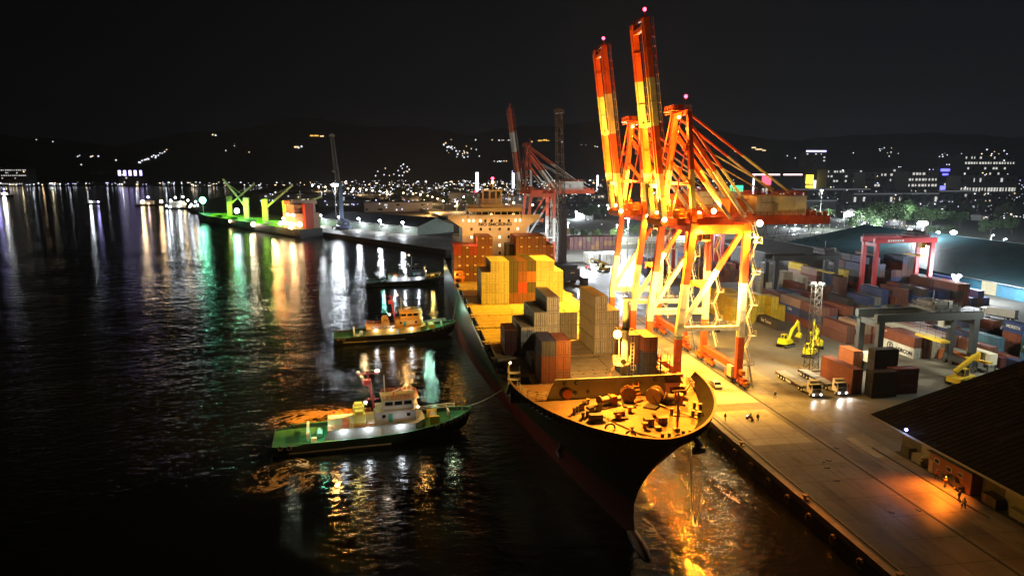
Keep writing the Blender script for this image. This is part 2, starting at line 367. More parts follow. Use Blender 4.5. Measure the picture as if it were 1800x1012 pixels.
pts += [(242 + i * 3.2 + hr.random() * 3, 287 - i * 1.2 + hr.gauss(0, 2), .5 + hr.random() * .5) for i in range(16)]
pts += [(779 + hr.gauss(0, 1) + i * 3.3, 252 + i * 2.2 + hr.gauss(0, 2), .5 + hr.random() * .8) for i in range(12)] + [(785 + hr.random() * 60, 258 + hr.random() * 20, .5) for i in range(16)]
pts += [(876 + hr.random() * 26, 248, .7) for i in range(8)] + [(868 + hr.random() * 30, 284 + hr.random() * 2, .5) for i in range(8)] + [(793, 247, .5), (836, 247, .8), (865, 247, .5), (935, 250, .8), (988, 251, .7), (1046, 259, 1.1), (1050, 260, 1.1), (1022, 256, .4), (1030, 257, .4)]
pts += [(1540 + hr.random() * 60, 258 + hr.random() * 15, .5) for i in range(9)] + [(1640 + hr.random() * 60, 270 + hr.random() * 8, .5) for i in range(8)] + [(1735, 264, 1), (1765, 266, 1), (1788, 266, 1), (1748, 268, .7), (1500, 270, .5), (1384, 275, .5), (1398, 279, .5), (1563, 276, .6)]
pts += [(660 + hr.random() * 60, 290 + hr.random() * 22, .4 + hr.random() * .4) for i in range(18)]
for px, py, s in pts:
    p = on_hill(px, py)
    if p: blob(b, p + Vector((0, 0, 5)), p.y * .0010 * (.55 + s * .7), HG if hr.random() < .75 else HW)
for px, py, w, m in ((548, 240, 4, HY), (556, 240, 6, HY), (566, 241, 5, HW), (950, 248.5, 7, HY), (958, 247.5, 5, HY), (963, 249, 5, HY), (1325, 261, 6, HW), (1334, 264, 10, HW), (1343, 266, 5, HW), (521, 260, 6, HW)):
    p = on_hill(px, py)
    if p: b.cbox(p + Vector((0, 0, 6)), (w * p.y / 1000, 8, p.y * .0017), m)
o = b.build('hillside_lights'); tag(o, 'scattered lights of houses on the dark hills', kind='stuff')

# ---------------------------------------------------------------- trees
def crown_mesh(seed, r, h, n, leaf):
    g = random.Random(seed); b = MB(); cl = [(g.gauss(0, r * .42), g.gauss(0, r * .42), h * (.45 + .5 * g.random()), r * (.28 + .25 * g.random())) for _ in range(11)]
    for _ in range(n):
        c = g.choice(cl); d = Vector((g.gauss(0, 1), g.gauss(0, 1), g.gauss(0, .8))).normalized() * c[3] * (.6 + .5 * g.random())
        p = Vector(c[:3]) + d; s = leaf * (.6 + .8 * g.random()); u = Vector((g.gauss(0, 1), g.gauss(0, 1), g.gauss(0, 1))).normalized(); v = u.orthogonal().normalized()
        b.add([p - u * s, p + v * s * .5, p + u * s, p - v * s * .5], [(0, 1, 2, 3)])
    return b
M_leaf = paint('tree_foliage', (.055, .10, .035), .7, vary=.5, scale=1.5); M_bark = paint('tree_bark', (.09, .07, .05), .9)
crowns = [crown_mesh(i, 4.5, 10, 1300, .55).mesh('crown', M_leaf) for i in range(3)]
def trunk_mesh():
    b = MB(); b.tube((0, 0, 0), (.1, 0, 4.6), .32, 7, r2=.2)
    for a in range(5): b.tube((.1, 0, 3.2 + a * .3), (math.cos(a * 1.3) * 2.4, math.sin(a * 1.3) * 2.4, 6.4 + a * .3), .13, 5, r2=.05)
    return b.mesh('trunk', M_bark)
trunk = trunk_mesh()
def tree(p, s, k, label, group=None):
    t = thing('broadleaf_tree', label, 'tree', p, rng.random() * 6, group); t.scale = (s, s, s)
    inst('trunk', trunk, t); inst('crown', crowns[k % 3], t); return t
def palm_mesh(seed):
    g = random.Random(seed); b = MB()
    for i in range(16):
        a = i * 2.4; L = 2.6 + g.random(); e = .9 - i * .09; pr = None
        for j in range(6):
            q = j / 5; p = Vector((math.cos(a) * L * q, math.sin(a) * L * q, math.sin(e) * L * q - 1.8 * q * q)); w = .42 * (1 - q) + .1
            sd_ = Vector((-math.sin(a), math.cos(a), -.35)) * w; s2 = Vector((math.sin(a), -math.cos(a), -.35)) * w
            if pr: b.add([pr[0], p, p + sd_, pr[0] + pr[1]], [(0, 1, 2, 3)]); b.add([pr[0], p, p + s2, pr[0] + pr[2]], [(0, 1, 2, 3)])
            pr = (p, sd_, s2)
    return b.mesh('crown', M_leaf)
palm_c = palm_mesh(2); palm_t = MB().tube((0, 0, 0), (.3, .1, 8), .22, 7, r2=.13).mesh('trunk', M_bark)
def palm(p, s, label, group=None):
    t = thing('palm_tree', label, 'palm tree', p, rng.random() * 6, group); t.scale = (s, s, s)
    inst('trunk', palm_t, t); inst('crown', palm_c, t, (.3, .1, 8)); return t

# ---------------------------------------------------------------- street lamps and floodlight masts
def lamp_post(p, h, label, name='street_lamp', face=G_warm, r=.5, light=None, group=None, arm=1.4, cat='street lamp', reach=(0, -1)):
    t = thing(name, label, cat, (p[0], p[1], p[2]), 0, group)
    MB().tube((0, 0, 0), (0, 0, h), .16, 6, r2=.09).build('pole', M_grey, t)
    a = Vector((reach[0], reach[1], 0)) * arm
    MB().tube((0, 0, h), a + Vector((0, 0, h + .3)), .07, 5).build('arm', M_grey, t)
    hd = MB(); hd.cbox((a.x, a.y, h + .38), (.9, .9, .22), M_steel); hd.build('lamp_head', None, t)
    MB().ball((a.x, a.y, h + .2), r, face, 8, 5, .7).build('lamp_face', face, t)
    if light: lamp('lamp_light', (p[0] + a.x, p[1] + a.y, p[2] + h - .3 - r), light[0], light[1], max(.3, r * .7))
    return t
def flood_mast(p, h, label, face=G_cool, r=.8, light=None, n=4, lattice=False, group=None, w=1.2, below=.5):
    t = thing('floodlight_mast', label, 'floodlight mast', (p[0], p[1], p[2]), 0, group)
    if lattice:
        b = MB(); s = w
        for sx, sy in ((-1, -1), (1, -1), (1, 1), (-1, 1)): b.bar((sx * s, sy * s, 0), (sx * s * .7, sy * s * .7, h), .16)
        k = int(h / 1.8)
        for i in range(k):
            z0, z1 = h * i / k, h * (i + 1) / k; a0, a1 = s * (1 - .3 * i / k), s * (1 - .3 * (i + 1) / k)
            cs = [(-1, -1), (1, -1), (1, 1), (-1, 1)]
            for j in range(4):
                c, d = cs[j], cs[(j + 1) % 4]
                b.bar((c[0] * a0, c[1] * a0, z0), (d[0] * a1, d[1] * a1, z1), .09); b.bar((c[0] * a1, c[1] * a1, z1), (d[0] * a1, d[1] * a1, z1), .09)
        b.build('lattice_mast', M_steel, t)
    else: MB().tube((0, 0, 0), (0, 0, h), .3, 8, r2=.16).build('pole', M_grey, t)
    b = MB(); b.bar((-w * 1.5, 0, h), (w * 1.5, 0, h), .18); b.bar((0, -w, h), (0, w, h), .18); b.build('lamp_frame', M_steel, t)
    for i in range(n):
        a = 2 * math.pi * i / n + .6; c = Vector((math.cos(a) * w * 1.1, math.sin(a) * w * .9, h + .3))
        q = MB(); q.cbox(c, (r * .9, r * .9, .5), M_steel); q.build('lamp_head', None, t)
        MB().ball(c + Vector((math.cos(a) * .25, math.sin(a) * .25, -.35)), r * .62, face, 8, 5, .8).build('lamp_face', face, t)
    if light: lamp('lamp_light', (p[0], p[1], p[2] + h - below - r), light[0], light[1], max(.4, r * .8))
    return t

hz = bpy.data.materials.new('night_haze'); t = nodes(hz); t.nodes.clear(); o_ = t.nodes.new('ShaderNodeOutputMaterial'); pv = t.nodes.new('ShaderNodeVolumePrincipled')
pv.inputs['Color'].default_value = (.80, .88, 1.0, 1); pv.inputs['Density'].default_value = .00004; pv.inputs['Anisotropy'].default_value = .35; t.links.new(pv.outputs[0], o_.inputs['Volume'])
o = MB().box(-9500, 12500, -650, 9600, -13, 760).build('haze', hz); tag(o, 'thin night haze over the harbour', kind='stuff')
# ---------------------------------------------------------------- shipping containers
M_box = paint('container_paint', (1, 1, 1), .5, vary=.22, scale=.7, dirt=((.14, .08, .05), .4), obj_color=True)
M_rod = paint('galvanised_lock_rod', (.12, .11, .10), .5, metal=.4, vary=.2)
BOX = {}
def box_mesh(L, H, k):
    """corrugated steel container, base centre at the origin, long axis y, doors at -y; k: doors drawn into the same mesh"""
    key = (L, H, k)
    if key in BOX: return BOX[key]
    b = MB(); w = 1.19; l = L / 2 - .03; n = int(L / .56); dep = .07
    for sx in (-1, 1):
        vs = []; 
        for i in range(n):
            y0 = -l + .1 + (2 * l - .2) * i / n; p = (2 * l - .2) / n
            for dy, dx in ((0, 0), (.36, 0), (.5, -dep), (.86, -dep)): vs.append((y0 + p * dy, sx * (w + dx)))
        vs.append((l - .1, sx * w)); pts = [(x, y, .16) for y, x in vs] + [(x, y, H - .12) for y, x in vs]; m = len(vs)
        b.add(pts, [(i, i + 1, m + i + 1, m + i) for i in range(m - 1)], M_box)
    vs = []; n2 = 5
    for i in range(n2):
        x0 = -w + .1 + (2 * w - .2) * i / n2; p = (2 * w - .2) / n2
        for dx, dy in ((0, 0), (.36, 0), (.5, -dep), (.86, -dep)): vs.append((x0 + p * dx, l + dy))
    vs.append((w - .1, l)); m = len(vs)
    b.add([(x, y, .16) for x, y in vs] + [(x, y, H - .12) for x, y in vs], [(i + 1, i, m + i, m + i + 1) for i in range(m - 1)], M_box)
    # roof with shallow ribs
    nr = int(L / 1.2); vs = []
    for i in range(nr):
        y0 = -l + 2 * l * i / nr; p = 2 * l / nr
        for dy, dz in ((0, 0), (.4, 0), (.5, -.03), (.9, -.03)): vs.append((y0 + p * dy, H - .02 + dz))
    vs.append((l, H - .02)); m = len(vs)
    b.add([(-w, y, z) for y, z in vs] + [(w, y, z) for y, z in vs], [(i, m + i, m + i + 1, i + 1) for i in range(m - 1)], M_box)
    for sx in (-1, 1):
        b.box(sx * w - .04, sx * w + .04, -l, l, 0, .17, M_box); b.box(sx * w - .035, sx * w + .035, -l, l, H - .13, H, M_box)
        for sy in (-1, 1): b.box(sx * w - .07, sx * w + .05, sy * l - .08, sy * l + .03, 0, H, M_box)
    for sy in (-1, 1): b.box(-w, w, sy * l - .05, sy * l + .02, 0, .16, M_box); b.box(-w, w, sy * l - .05, sy * l + .02, H - .14, H, M_box)
    b.box(-w, w, -l + .03, -l + .06, .1, H - .1, M_box)
    if k: door_geo(b, -1, L, H); door_geo(b, 1, L, H)
    BOX[key] = b.mesh('container_body'); return BOX[key]
def door_geo(b, s, L, H):
    l = L / 2; x0, x1 = (-1.13, -.02) if s < 0 else (.02, 1.13)
    b.box(x0, x1, -l - .03, -l + .03, .17, H - .15, M_box)
    for z in (.2, .32, .5, .68): b.box(x0 + .06, x1 - .06, -l - .055, -l - .02, .17 + (H - .4) * z * 1.2, .17 + (H - .4) * z * 1.2 + .12, M_box)
    for xx in (x0 - .03, x1 - .03): b.box(xx, xx + .06, -l - .05, -l + .02, .12, H - .1, M_black)
    b.box(x0, x1, -l - .045, -l, .13, .19, M_black); b.box(x0, x1, -l - .045, -l, H - .17, H - .13, M_black)
    for q in (.3, .72):
        x = x0 + (x1 - x0) * q; b.tube((x, -l - .085, .12), (x, -l - .085, H - .1), .04, 5, M_rod)
        b.box(x - .05, x + .14, -l - .11, -l - .06, 1.15, 1.24, M_rod)
def door_mesh(s, L, H):
    key = ('d', s, L, H)
    if key not in BOX: b = MB(); door_geo(b, s, L, H); BOX[key] = b.mesh('container_door')
    return BOX[key]
C = dict(rust=(.21, .065, .038), brown=(.15, .060, .045), maroon=(.12, .028, .03), red=(.42, .04, .03), orange=(.42, .13, .045), tan=(.33, .22, .16), cream=(.58, .54, .43), white=(.66, .66, .61), grey=(.28, .29, .27), dark=(.05, .045, .045), blue=(.045, .075, .22), navy=(.035, .05, .12), sky=(.09, .21, .32), green=(.03, .07, .06), yellow=(.62, .43, .02), black=(.025, .025, .025))
CN = dict(rust='rust red', brown='brown', maroon='maroon', red='bright red', orange='orange', tan='tan', cream='cream', white='white', grey='grey', dark='dark grey', blue='blue', navy='navy blue', sky='pale blue', green='dark green', yellow='yellow', black='black')
G_seen = {}
def container(p, col, label, L=12.19, H=2.9, rz=0.0, doors=False, group=None, name='shipping_container'):
    key = 'o' if doors else 'k'
    o = inst(name, box_mesh(L, H, not doors), None, p, rz); g = rng.uniform(.88, 1.08); c = C[col]
    o.color = (c[0] * g, c[1] * g, c[2] * g, 1); tag(o, label, 'container', group)
    if doors:
        for s in (-1, 1):
            d = inst('container_door', door_mesh(s, L, H), o, (0, 0, 0)); d.color = o.color
    return o
def box_text(o, s, size, col='white', L=12.19, H=2.9, side='-x', z=None, y=0.0, sx=1.0):
    m = {'white': M_white, 'black': M_black, 'cream': M_cream}[col]; z = H * .55 if z is None else z
    if side == '-x': text(s, size, m, o, (-1.25, y, z), (R(90), 0, R(-90)), sx=sx)
    elif side == '+x': text(s, size, m, o, (1.25, y, z), (R(90), 0, R(90)), sx=sx)
    else: text(s, size, m, o, (y, -L / 2 - .12, z), (R(90), 0, 0), sx=sx)

# ---------------------------------------------------------------- the container ship
SHIP_O = Vector((30.7, 80.0, 0)); SHIP_R = R(.9)
def S(t, s, z):
    c, n_ = math.cos(SHIP_R), math.sin(SHIP_R); return Vector((SHIP_O.x + t * c - s * n_, SHIP_O.y + t * n_ + s * c, z))
ship = thing('container_ship', 'green and red container ship alongside the quay with a half empty deck', 'container ship', SHIP_O, SHIP_R)
def stem(z):
    P_ = [(-4, 8.0), (0, 8.6), (3, 9.6), (4.7, 9.8), (8, 8.0), (12, 4.6), (17, -.6), (19.5, -1.4)]
    for (a, u), (b2, v) in zip(P_, P_[1:]):
        if z <= b2: return u + (v - u) * (z - a) / (b2 - a)
    return P_[-1][1]
def half(s, z):
    w = max(0, min(1, z / 19.5)); w = w ** 1.15; L = 132 + (30 - 132) * w; a = 1.7 + .3 * w; e_ = 1.0 + (.60 - 1.0) * w
    u = max(0, s - stem(z)) / L
    return 16.1 if u >= 1 else 16.1 * max(0, (1 - (1 - u) ** a)) ** e_
zs = [-4, -1, 1.5, 3, 5.2, 7.5, 10, 12.5, 15.0, 16.0, 17.2, 18.4, 19.5]; NQ = 64; END = 214
def hullpt(q, z):
    st = stem(z); s = st + (END - st) * q ** 2.1; return s, half(s, z)
def rim_z(s): return 19.5 if s < 25.5 else (15.9 if s > 29 else 19.5 - 3.6 * (s - 25.5) / 3.5)
b = MB(); rows = []
for z in zs:
    row = []
    for i in range(NQ + 1):
        s, h = hullpt(i / NQ, z); zz = min(z, rim_z(s)); row.append((s, h, zz))
    rows.append(row)
for sg in (-1, 1):
    base = len(b.v)
    for row in rows:
        for s, h, z in row: b.v.append((sg * h, s, z))
    for j in range(len(zs) - 1):
        for i in range(NQ):
            a = base + j * (NQ + 1) + i; q = (a, a + 1, a + NQ + 2, a + NQ + 1)
            b.f.append(q if sg > 0 else q[::-1]); b.m.append(b.mi(M_hull_red if zs[j + 1] <= 5.3 else M_hull_green))
b.box(-16, 16, END - .2, END, -4, 15.9, M_hull_green)
hull = b.build('hull', None, ship, smooth=True)
b = MB(); b.ball((0, 0, 0), 1, M_hull_red, 14, 10)
for i, v in enumerate(b.v): b.v[i] = (v[0] * 1.15, 7.2 + v[1] * 5.6, -1.4 + v[2] * 2.6)
b.build('bulbous_bow', M_hull_red, ship, smooth=True)
# bulwark cap and inner face, frames
def rim(z, s0, s1, n, inset=0.0):
    out_ = []
    for i in range(n + 1):
        s = s0 + (s1 - s0) * (i / n) ** 1.8; out_.append((max(0, half(s, z) - inset), s))
    return out_
b = MB(); rp = rim(19.5, -1.4, 26, 40)
for sg in (-1, 1):
    for (h0, s0), (h1, s1) in zip(rp, rp[1:]):
        b.bar((sg * (h0 - .05), s0, 19.5), (sg * (h1 - .05), s1, 19.5), .34, .12, M_deck)
b.build('bulwark_cap', None, ship)
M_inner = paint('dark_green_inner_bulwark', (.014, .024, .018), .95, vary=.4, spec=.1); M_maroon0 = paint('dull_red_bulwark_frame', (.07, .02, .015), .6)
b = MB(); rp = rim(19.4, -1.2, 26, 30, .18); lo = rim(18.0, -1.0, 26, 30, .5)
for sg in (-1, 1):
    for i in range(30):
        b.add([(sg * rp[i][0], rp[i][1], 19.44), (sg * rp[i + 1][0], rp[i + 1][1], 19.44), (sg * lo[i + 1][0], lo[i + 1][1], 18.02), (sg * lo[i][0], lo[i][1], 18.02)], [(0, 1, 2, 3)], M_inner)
    for i in range(3, 30):
        if i % 1 == 0: p = rp[i]; b.plate([(sg * (p[0] - .02), p[1], 19.4), (sg * (p[0] - .02), p[1], 18.0), (sg * (p[0] - .95), p[1] + .15, 18.0)], .05, M_maroon0)
b.build('bulwark_frame', None, ship)
# decks
b = MB(); fr = rim(18, -.6, 28, 30, .35); poly = [(-h, s) for h, s in fr[::-1]] + [(h, s) for h, s in fr[1:]]
b.prism(poly, 17.7, 18.0); b.build('forecastle_deck', M_deck, ship)
b = MB(); mr_ = [(max(.2, half(s, 15.2) - .25), s) for s in (20, 24, 28, 34, 44, 60, 100, 213)]
b.prism([(-h, s) for h, s in mr_[::-1]] + [(h, s) for h, s in mr_], 14.6, 15.0); b.build('main_deck', M_steel, ship)
b = MB(); b.box(-15.6, 15.6, 27.6, 27.9, 15.0, 18.0); b.build('forecastle_bulkhead', M_steel, ship)
# breakwater with openings
b = MB(); bw = [(-11.2, 18.0), (-9.9, 21.3), (10.2, 21.3), (11.8, 18.0)]
M_bw = paint('grey_green_breakwater_paint', (.34, .40, .36), .5, vary=.16, scale=.2, dirt=(RUST, .2))
b.plate([(x, 19.6 - (z - 18) * .1, z) for x, z in bw], .14, M_bw); b.bar((-9.9, 19.2, 21.32), (10.2, 19.2, 21.32), .35, .14, M_bw)
for x in (-8, -5, -2, 1, 4, 7, 10): b.plate([(x, 19.8, 18), (x, 19.5, 21.1), (x, 21.6, 18)], .08, M_bw)
b.build('breakwater', None, ship)
for i, (x, z, r) in enumerate(((-8.4, 20.7, .30), (-6.6, 20.75, .30), (-6.6, 19.1, .30), (1.6, 19.7, .33), (3.7, 20.0, .30), (6.2, 20.7, .33), (8.0, 20.8, .33), (-4.6, 19.2, .26))):
    b = MB(); b.tube((x, 19.28 - (z - 18) * .1, z), (x, 19.5 - (z - 18) * .1, z), r, 12, M_black); b.tube((x + .08, 19.24 - (z - 18) * .1, z), (x + .08, 19.3 - (z - 18) * .1, z), r * .42, 8, M_bw); b.build('porthole', None, ship)
b = MB(); b.tube((-8.2, 19.2, 19.05), (-8.2, 19.45, 19.05), .95, 16, M_black); b.tube((-7.9, 19.15, 18.95), (-7.9, 19.25, 18.95), .75, 14, M_orange); b.build('deck_access_opening', None, ship)
b = MB(); b.box(7.9, 10.2, 17.2, 19.2, 18.0, 19.9, M_maroon := paint('maroon_paint', (.12, .03, .025), .5)); b.box(7.7, 10.4, 17.0, 19.3, 19.9, 20.05, M_maroon); b.build('deck_locker', None, ship)
# winches and windlass on the forecastle
def winch(x, y, rz, r, L, label=None):
    w_ = thing('anchor_windlass', None, None); w_.parent = ship; w_.location = (x, y, 18.0); w_.rotation_euler.z = rz
    b = MB(); b.tube((-L / 2, 0, r + .25), (L / 2, 0, r + .25), r * .62, 14, M_rope); b.build('rope_drum', None, w_)
    for q in (-L / 2, L / 2):
        b = MB(); b.tube((q - .06, 0, r + .25), (q + .06, 0, r + .25), r * .95, 18, M_deck)
        for i in range(6): a = i * math.pi / 6; b.bar((q, math.cos(a) * r * .9, r + .25 + math.sin(a) * r * .9), (q, -math.cos(a) * r * .9, r + .25 - math.sin(a) * r * .9), .26, .1, M_grey, up=(1, 0, 0))
        b.build('drum_flange', None, w_)
    b = MB(); b.cbox((L / 2 + .75, 0, .8), (1.0, 1.2, 1.5), M_orange); b.tube((L / 2 + 1.3, 0, .9), (L / 2 + 2.1, 0, .9), .42, 12, M_cream); b.build('winch_motor', None, w_)
    b = MB(); b.cbox((0, 0, .12), (L + 3.4, 1.9, .24), M_steel); b.bar((-L / 2, -.9, .2), (-L / 2, 0, r + .2), .18, mat=M_steel); b.bar((L / 2, -.9, .2), (L / 2, 0, r + .2), .18, mat=M_steel); b.build('winch_bed', None, w_)
winch(-3.2, 15.3, R(20), .85, 1.7); winch(.9, 16.4, R(80), 1.25, .9); winch(4.7, 15.2, R(50), 1.3, 1.4); winch(7.3, 15.6, R(-25), .75, 1.3)
def bitts(x, y, rz=0, n=2):
    b = MB(); b.cbox((0, 0, .06), (1.6, .8, .12), M_steel)
    for i in range(n): b.tube(((i - .5) * .95, 0, .1), ((i - .5) * .95, 0, .95), .24, 9, M_steel); b.tube(((i - .5) * .95, 0, .95), ((i - .5) * .95, 0, 1.03), .30, 9, M_steel)
    b.build('mooring_bitts', None, ship, loc=(x, y, 18.0), rz=rz)
for a in ((-8.1, 13.2, .8), (-7.2, 11.2, .6), (1.2, 1.7, 0), (4.3, 2.2, 0), (8.6, 9.0, -.8), (10.2, 12.2, -.9), (-2.0, 11.0, .2), (6.0, 10.4, -.3)): bitts(*a)
for (x, y, w_, d) in ((1.0, 7.6, 1.3, 1.1), (3.0, 7.8, 1.3, 1.1)):   # chain stoppers, two dark square boxes with bright eyes
    b = MB(); b.cbox((x, y, 18.45), (w_, d, .9), M_maroon)
    for dx in (-.35, .35):
        for dz in (18.3, 18.65): b.cbox((x + dx, y - d / 2 - .03, dz), (.18, .06, .18), M_white)
    b.build('chain_stopper', None, ship)
for (x, y) in ((-6.4, 12.3), (-5.0, 13.6), (-7.4, 14.2)): b = MB(); b.plate([(x, y, 18), (x + .9, y + .1, 18), (x + .9, y + .1, 19.3), (x, y, 19.0)], .12, M_steel); b.build('vent_box', None, ship)
b = MB(); b.cbox((-6.0, 9.9, 18.5), (1.9, 1.0, 1.1), M_steel)
b.build('rope_locker', None, ship)
b = MB(); b.tube((-2.6, 10.2, 18), (-2.6, 10.2, 18.9), .5, 12, M_orange); b.tube((-3.3, 10.2, 18.9), (-1.7, 10.2, 19.0), .25, 8, M_orange); b.cbox((-2.6, 10.2, 18.1), (2.8, .8, .2), M_steel); b.build('capstan', None, ship)
for (x, y) in ((-4.9, 6.6), (-3.0, 3.6), (2.9, 1.4)):  # fairleads
    b = MB()
    for i in range(10): a, c_ = math.pi * i / 10, math.pi * (i + 1) / 10; b.tube((x + math.cos(a) * .7, y, 18.1 + math.sin(a) * .7), (x + math.cos(c_) * .7, y, 18.1 + math.sin(c_) * .7), .13, 6, M_steel)
    b.build('fairlead', None, ship)
b = MB(); b.tube((4.1, 4.9, 18), (4.1, 4.9, 23.6), .17, 8, M_cream); b.bar((3.2, 4.9, 23.6), (5.3, 4.9, 23.6), .14, mat=M_cream); b.bar((5.2, 4.9, 23.6), (5.7, 4.9, 24.5), .18, mat=M_cream); b.build('jackstaff', None, ship)
b = MB()
for i in range(5): b.cbox((2.6, 16.6 + i * .28, 18.2 + i * .5), (.9, .28, .08), M_orange)
b.bar((2.15, 16.4, 18), (2.15, 18, 20.6), .07, mat=M_orange); b.bar((3.05, 16.4, 18), (3.05, 18, 20.6), .07, mat=M_orange); b.build('steps', None, ship)
b = MB()
for (pts, ) in (([(-5.0, 12.8, 18.12), (-3.4, 8, 18.1), (-1.5, 4.2, 18.1), (.5, 1.6, 18.3)],), ([(-3.6, 12.8, 18.12), (-4.6, 9.5, 18.08), (-5.2, 7.2, 18.4)],), ([(5, 14, 18.5), (7.8, 9.5, 18.1), (9.6, 8.5, 18.6)],)): b.path([Vector(p) for p in pts], .09, 5, M_rope)
for i in range(22): a = i * .9; rr = 1.2 - i * .04; b.tube((-5.4 + math.cos(a) * rr, 9.4 + math.sin(a) * rr * .7, 18.1 + i * .004), (-5.4 + math.cos(a + .9) * rr, 9.4 + math.sin(a + .9) * rr * .7, 18.1 + i * .004), .08, 5, M_rope)
b.build('mooring_rope', None, ship)
b = MB(); b.rail([(-11.0, 20.0, 18), (-13.8, 21.5, 18), (-14.6, 26.5, 18)], 1.1, M_white, r=.04); b.rail([(11.8, 20.0, 18), (13.8, 21.5, 18), (14.6, 26.5, 18)], 1.1, M_white, r=.04); b.build('guard_rail', None, ship)
dg_ = random.Random(8)
for i in range(16):
    x, y = dg_.uniform(-9.5, 9.5), dg_.uniform(3.5, 17.5)
    if abs(x) > half(y, 18) - 2.2 or (abs(x) < 5 and y > 13): continue
    b = MB(); k_ = i % 4; r_ = .16 + dg_.random() * .14
    if k_ == 0: b.tube((x, y, 18), (x, y, 18.7), r_, 8, M_deck); b.tube((x, y, 18.7), (x, y, 18.85), r_ * 1.8, 8, M_deck); nm = 'mushroom_vent'
    elif k_ == 1: b.box(x - .4, x + .4, y - .35, y + .35, 18, 18.35, M_grey); b.box(x - .44, x + .44, y - .39, y + .39, 18.35, 18.42, M_grey); nm = 'deck_hatch'
    elif k_ == 2: b.box(x - 1.4, x + 1.4, y - .05, y + .05, 18.1, 18.2, M_steel); b.box(x - 1.4, x + 1.4, y + .15, y + .22, 18.1, 18.17, M_steel); nm = 'deck_pipe'
    else: b.tube((x, y, 18), (x, y, 18.5), .3, 8, M_steel); b.tube((x, y, 18.5), (x, y, 18.56), .42, 10, M_steel); nm = 'deck_roller'
    b.build(nm, None, ship)
# foremast
fm = thing('foremast', None, None); fm.parent = ship; fm.location = (1.6, 20.6, 18.0)
b = MB(); b.tube((0, 0, 0), (0, 0, 10.6), .62, 14, M_crane_white, r2=.52); b.build('mast_tube', None, fm, smooth=False)
b = MB(); b.tube((0, 0, 10.6), (0, 0, 10.75), 1.15, 14, M_steel); b.tube((.15, .3, 10.7), (.15, .3, 15.0), .60, 14, M_grey, r2=.42); b.tube((.15, .3, 15.0), (.15, .3, 15.5), .42, 14, M_grey, r2=.85); b.tube((.15, .3, 15.5), (.15, .3, 17.4), .08, 6, M_grey); b.rail([(-.5, -.2, 15.5), (.8, -.2, 15.5), (.8, .9, 15.5), (-.5, .9, 15.5)], 1.0, M_grey, r=.03, step=.7, closed=True); b.build('mast_top', None, fm)
b = MB(); b.tube((-.6, -.2, 5.0), (-.6, -.2, 5.14), 1.25, 12, M_crane_white); b.rail([(-1.7, -.9, 5.14), (.6, -1.2, 5.14), (.8, .4, 5.14), (-1.7, .7, 5.14)], 1.1, M_crane_white, r=.035, step=.8, closed=True); b.tube((-.6, -1.0, 5.7), (-.6, -1.3, 5.7), .42, 12, M_black); b.build('lookout_platform', None, fm)
b = MB()
for i in range(14): b.cbox((1.1, -.35, .4 + i * .62), (.5, .05, .05), M_crane_white)
b.bar((.85, -.35, 0), (.85, -.35, 9.4), .06, mat=M_crane_white); b.bar((1.35, -.35, 0), (1.35, -.35, 9.4), .06, mat=M_crane_white)
for z in (1.2, 4.2):
    for dz in (0, .7): b.bar((.8, -.8, z + dz), (1.6, -.8, z + dz), .05, mat=M_crane_white)
    b.bar((.8, -.8, z), (.8, -.8, z + .7), .05, mat=M_crane_white); b.bar((1.6, -.8, z), (1.6, -.8, z + .7), .05, mat=M_crane_white)
b.build('ladder', None, fm)
b = MB(); b.bar((-.4, -.4, 9.9), (-1.7, -.9, 10.1), .14, mat=M_crane_white); b.bar((-1.2, -.7, 6.8), (-1.2, -.7, 10.1), .07, mat=M_crane_white); b.cbox((-1.75, -1.0, 10.2), (.7, .5, .6), M_crane_white); b.build('lamp_bracket', None, fm)
G_fm = glow('orange_foremast_lamp_face', (1, .52, .10), 9)
MB().ball((-1.75, -1.45, 10.2), .7, G_fm, 10, 6).build('lamp_face', G_fm, fm)
p = S(1.6 - 1.9, 20.6 - 2.2, 28.3)
lamp('foredeck_floodlight', p, (1, .27, .010), 5.0e4, .5, 118, S(-.6, 5.0, 18), .5)
lamp('foremast_glow', S(-1.2, 18.6, 28.1), (1, .46, .05), 2.2e4, .3)
lamp('aft_fill_light', S(1.2, 23.5, 33.5), (1, .86, .60), 6.0e3, .4, 120, S(-3, 48, 20), .7)  # added fill facing aft, brightens the front container stacks

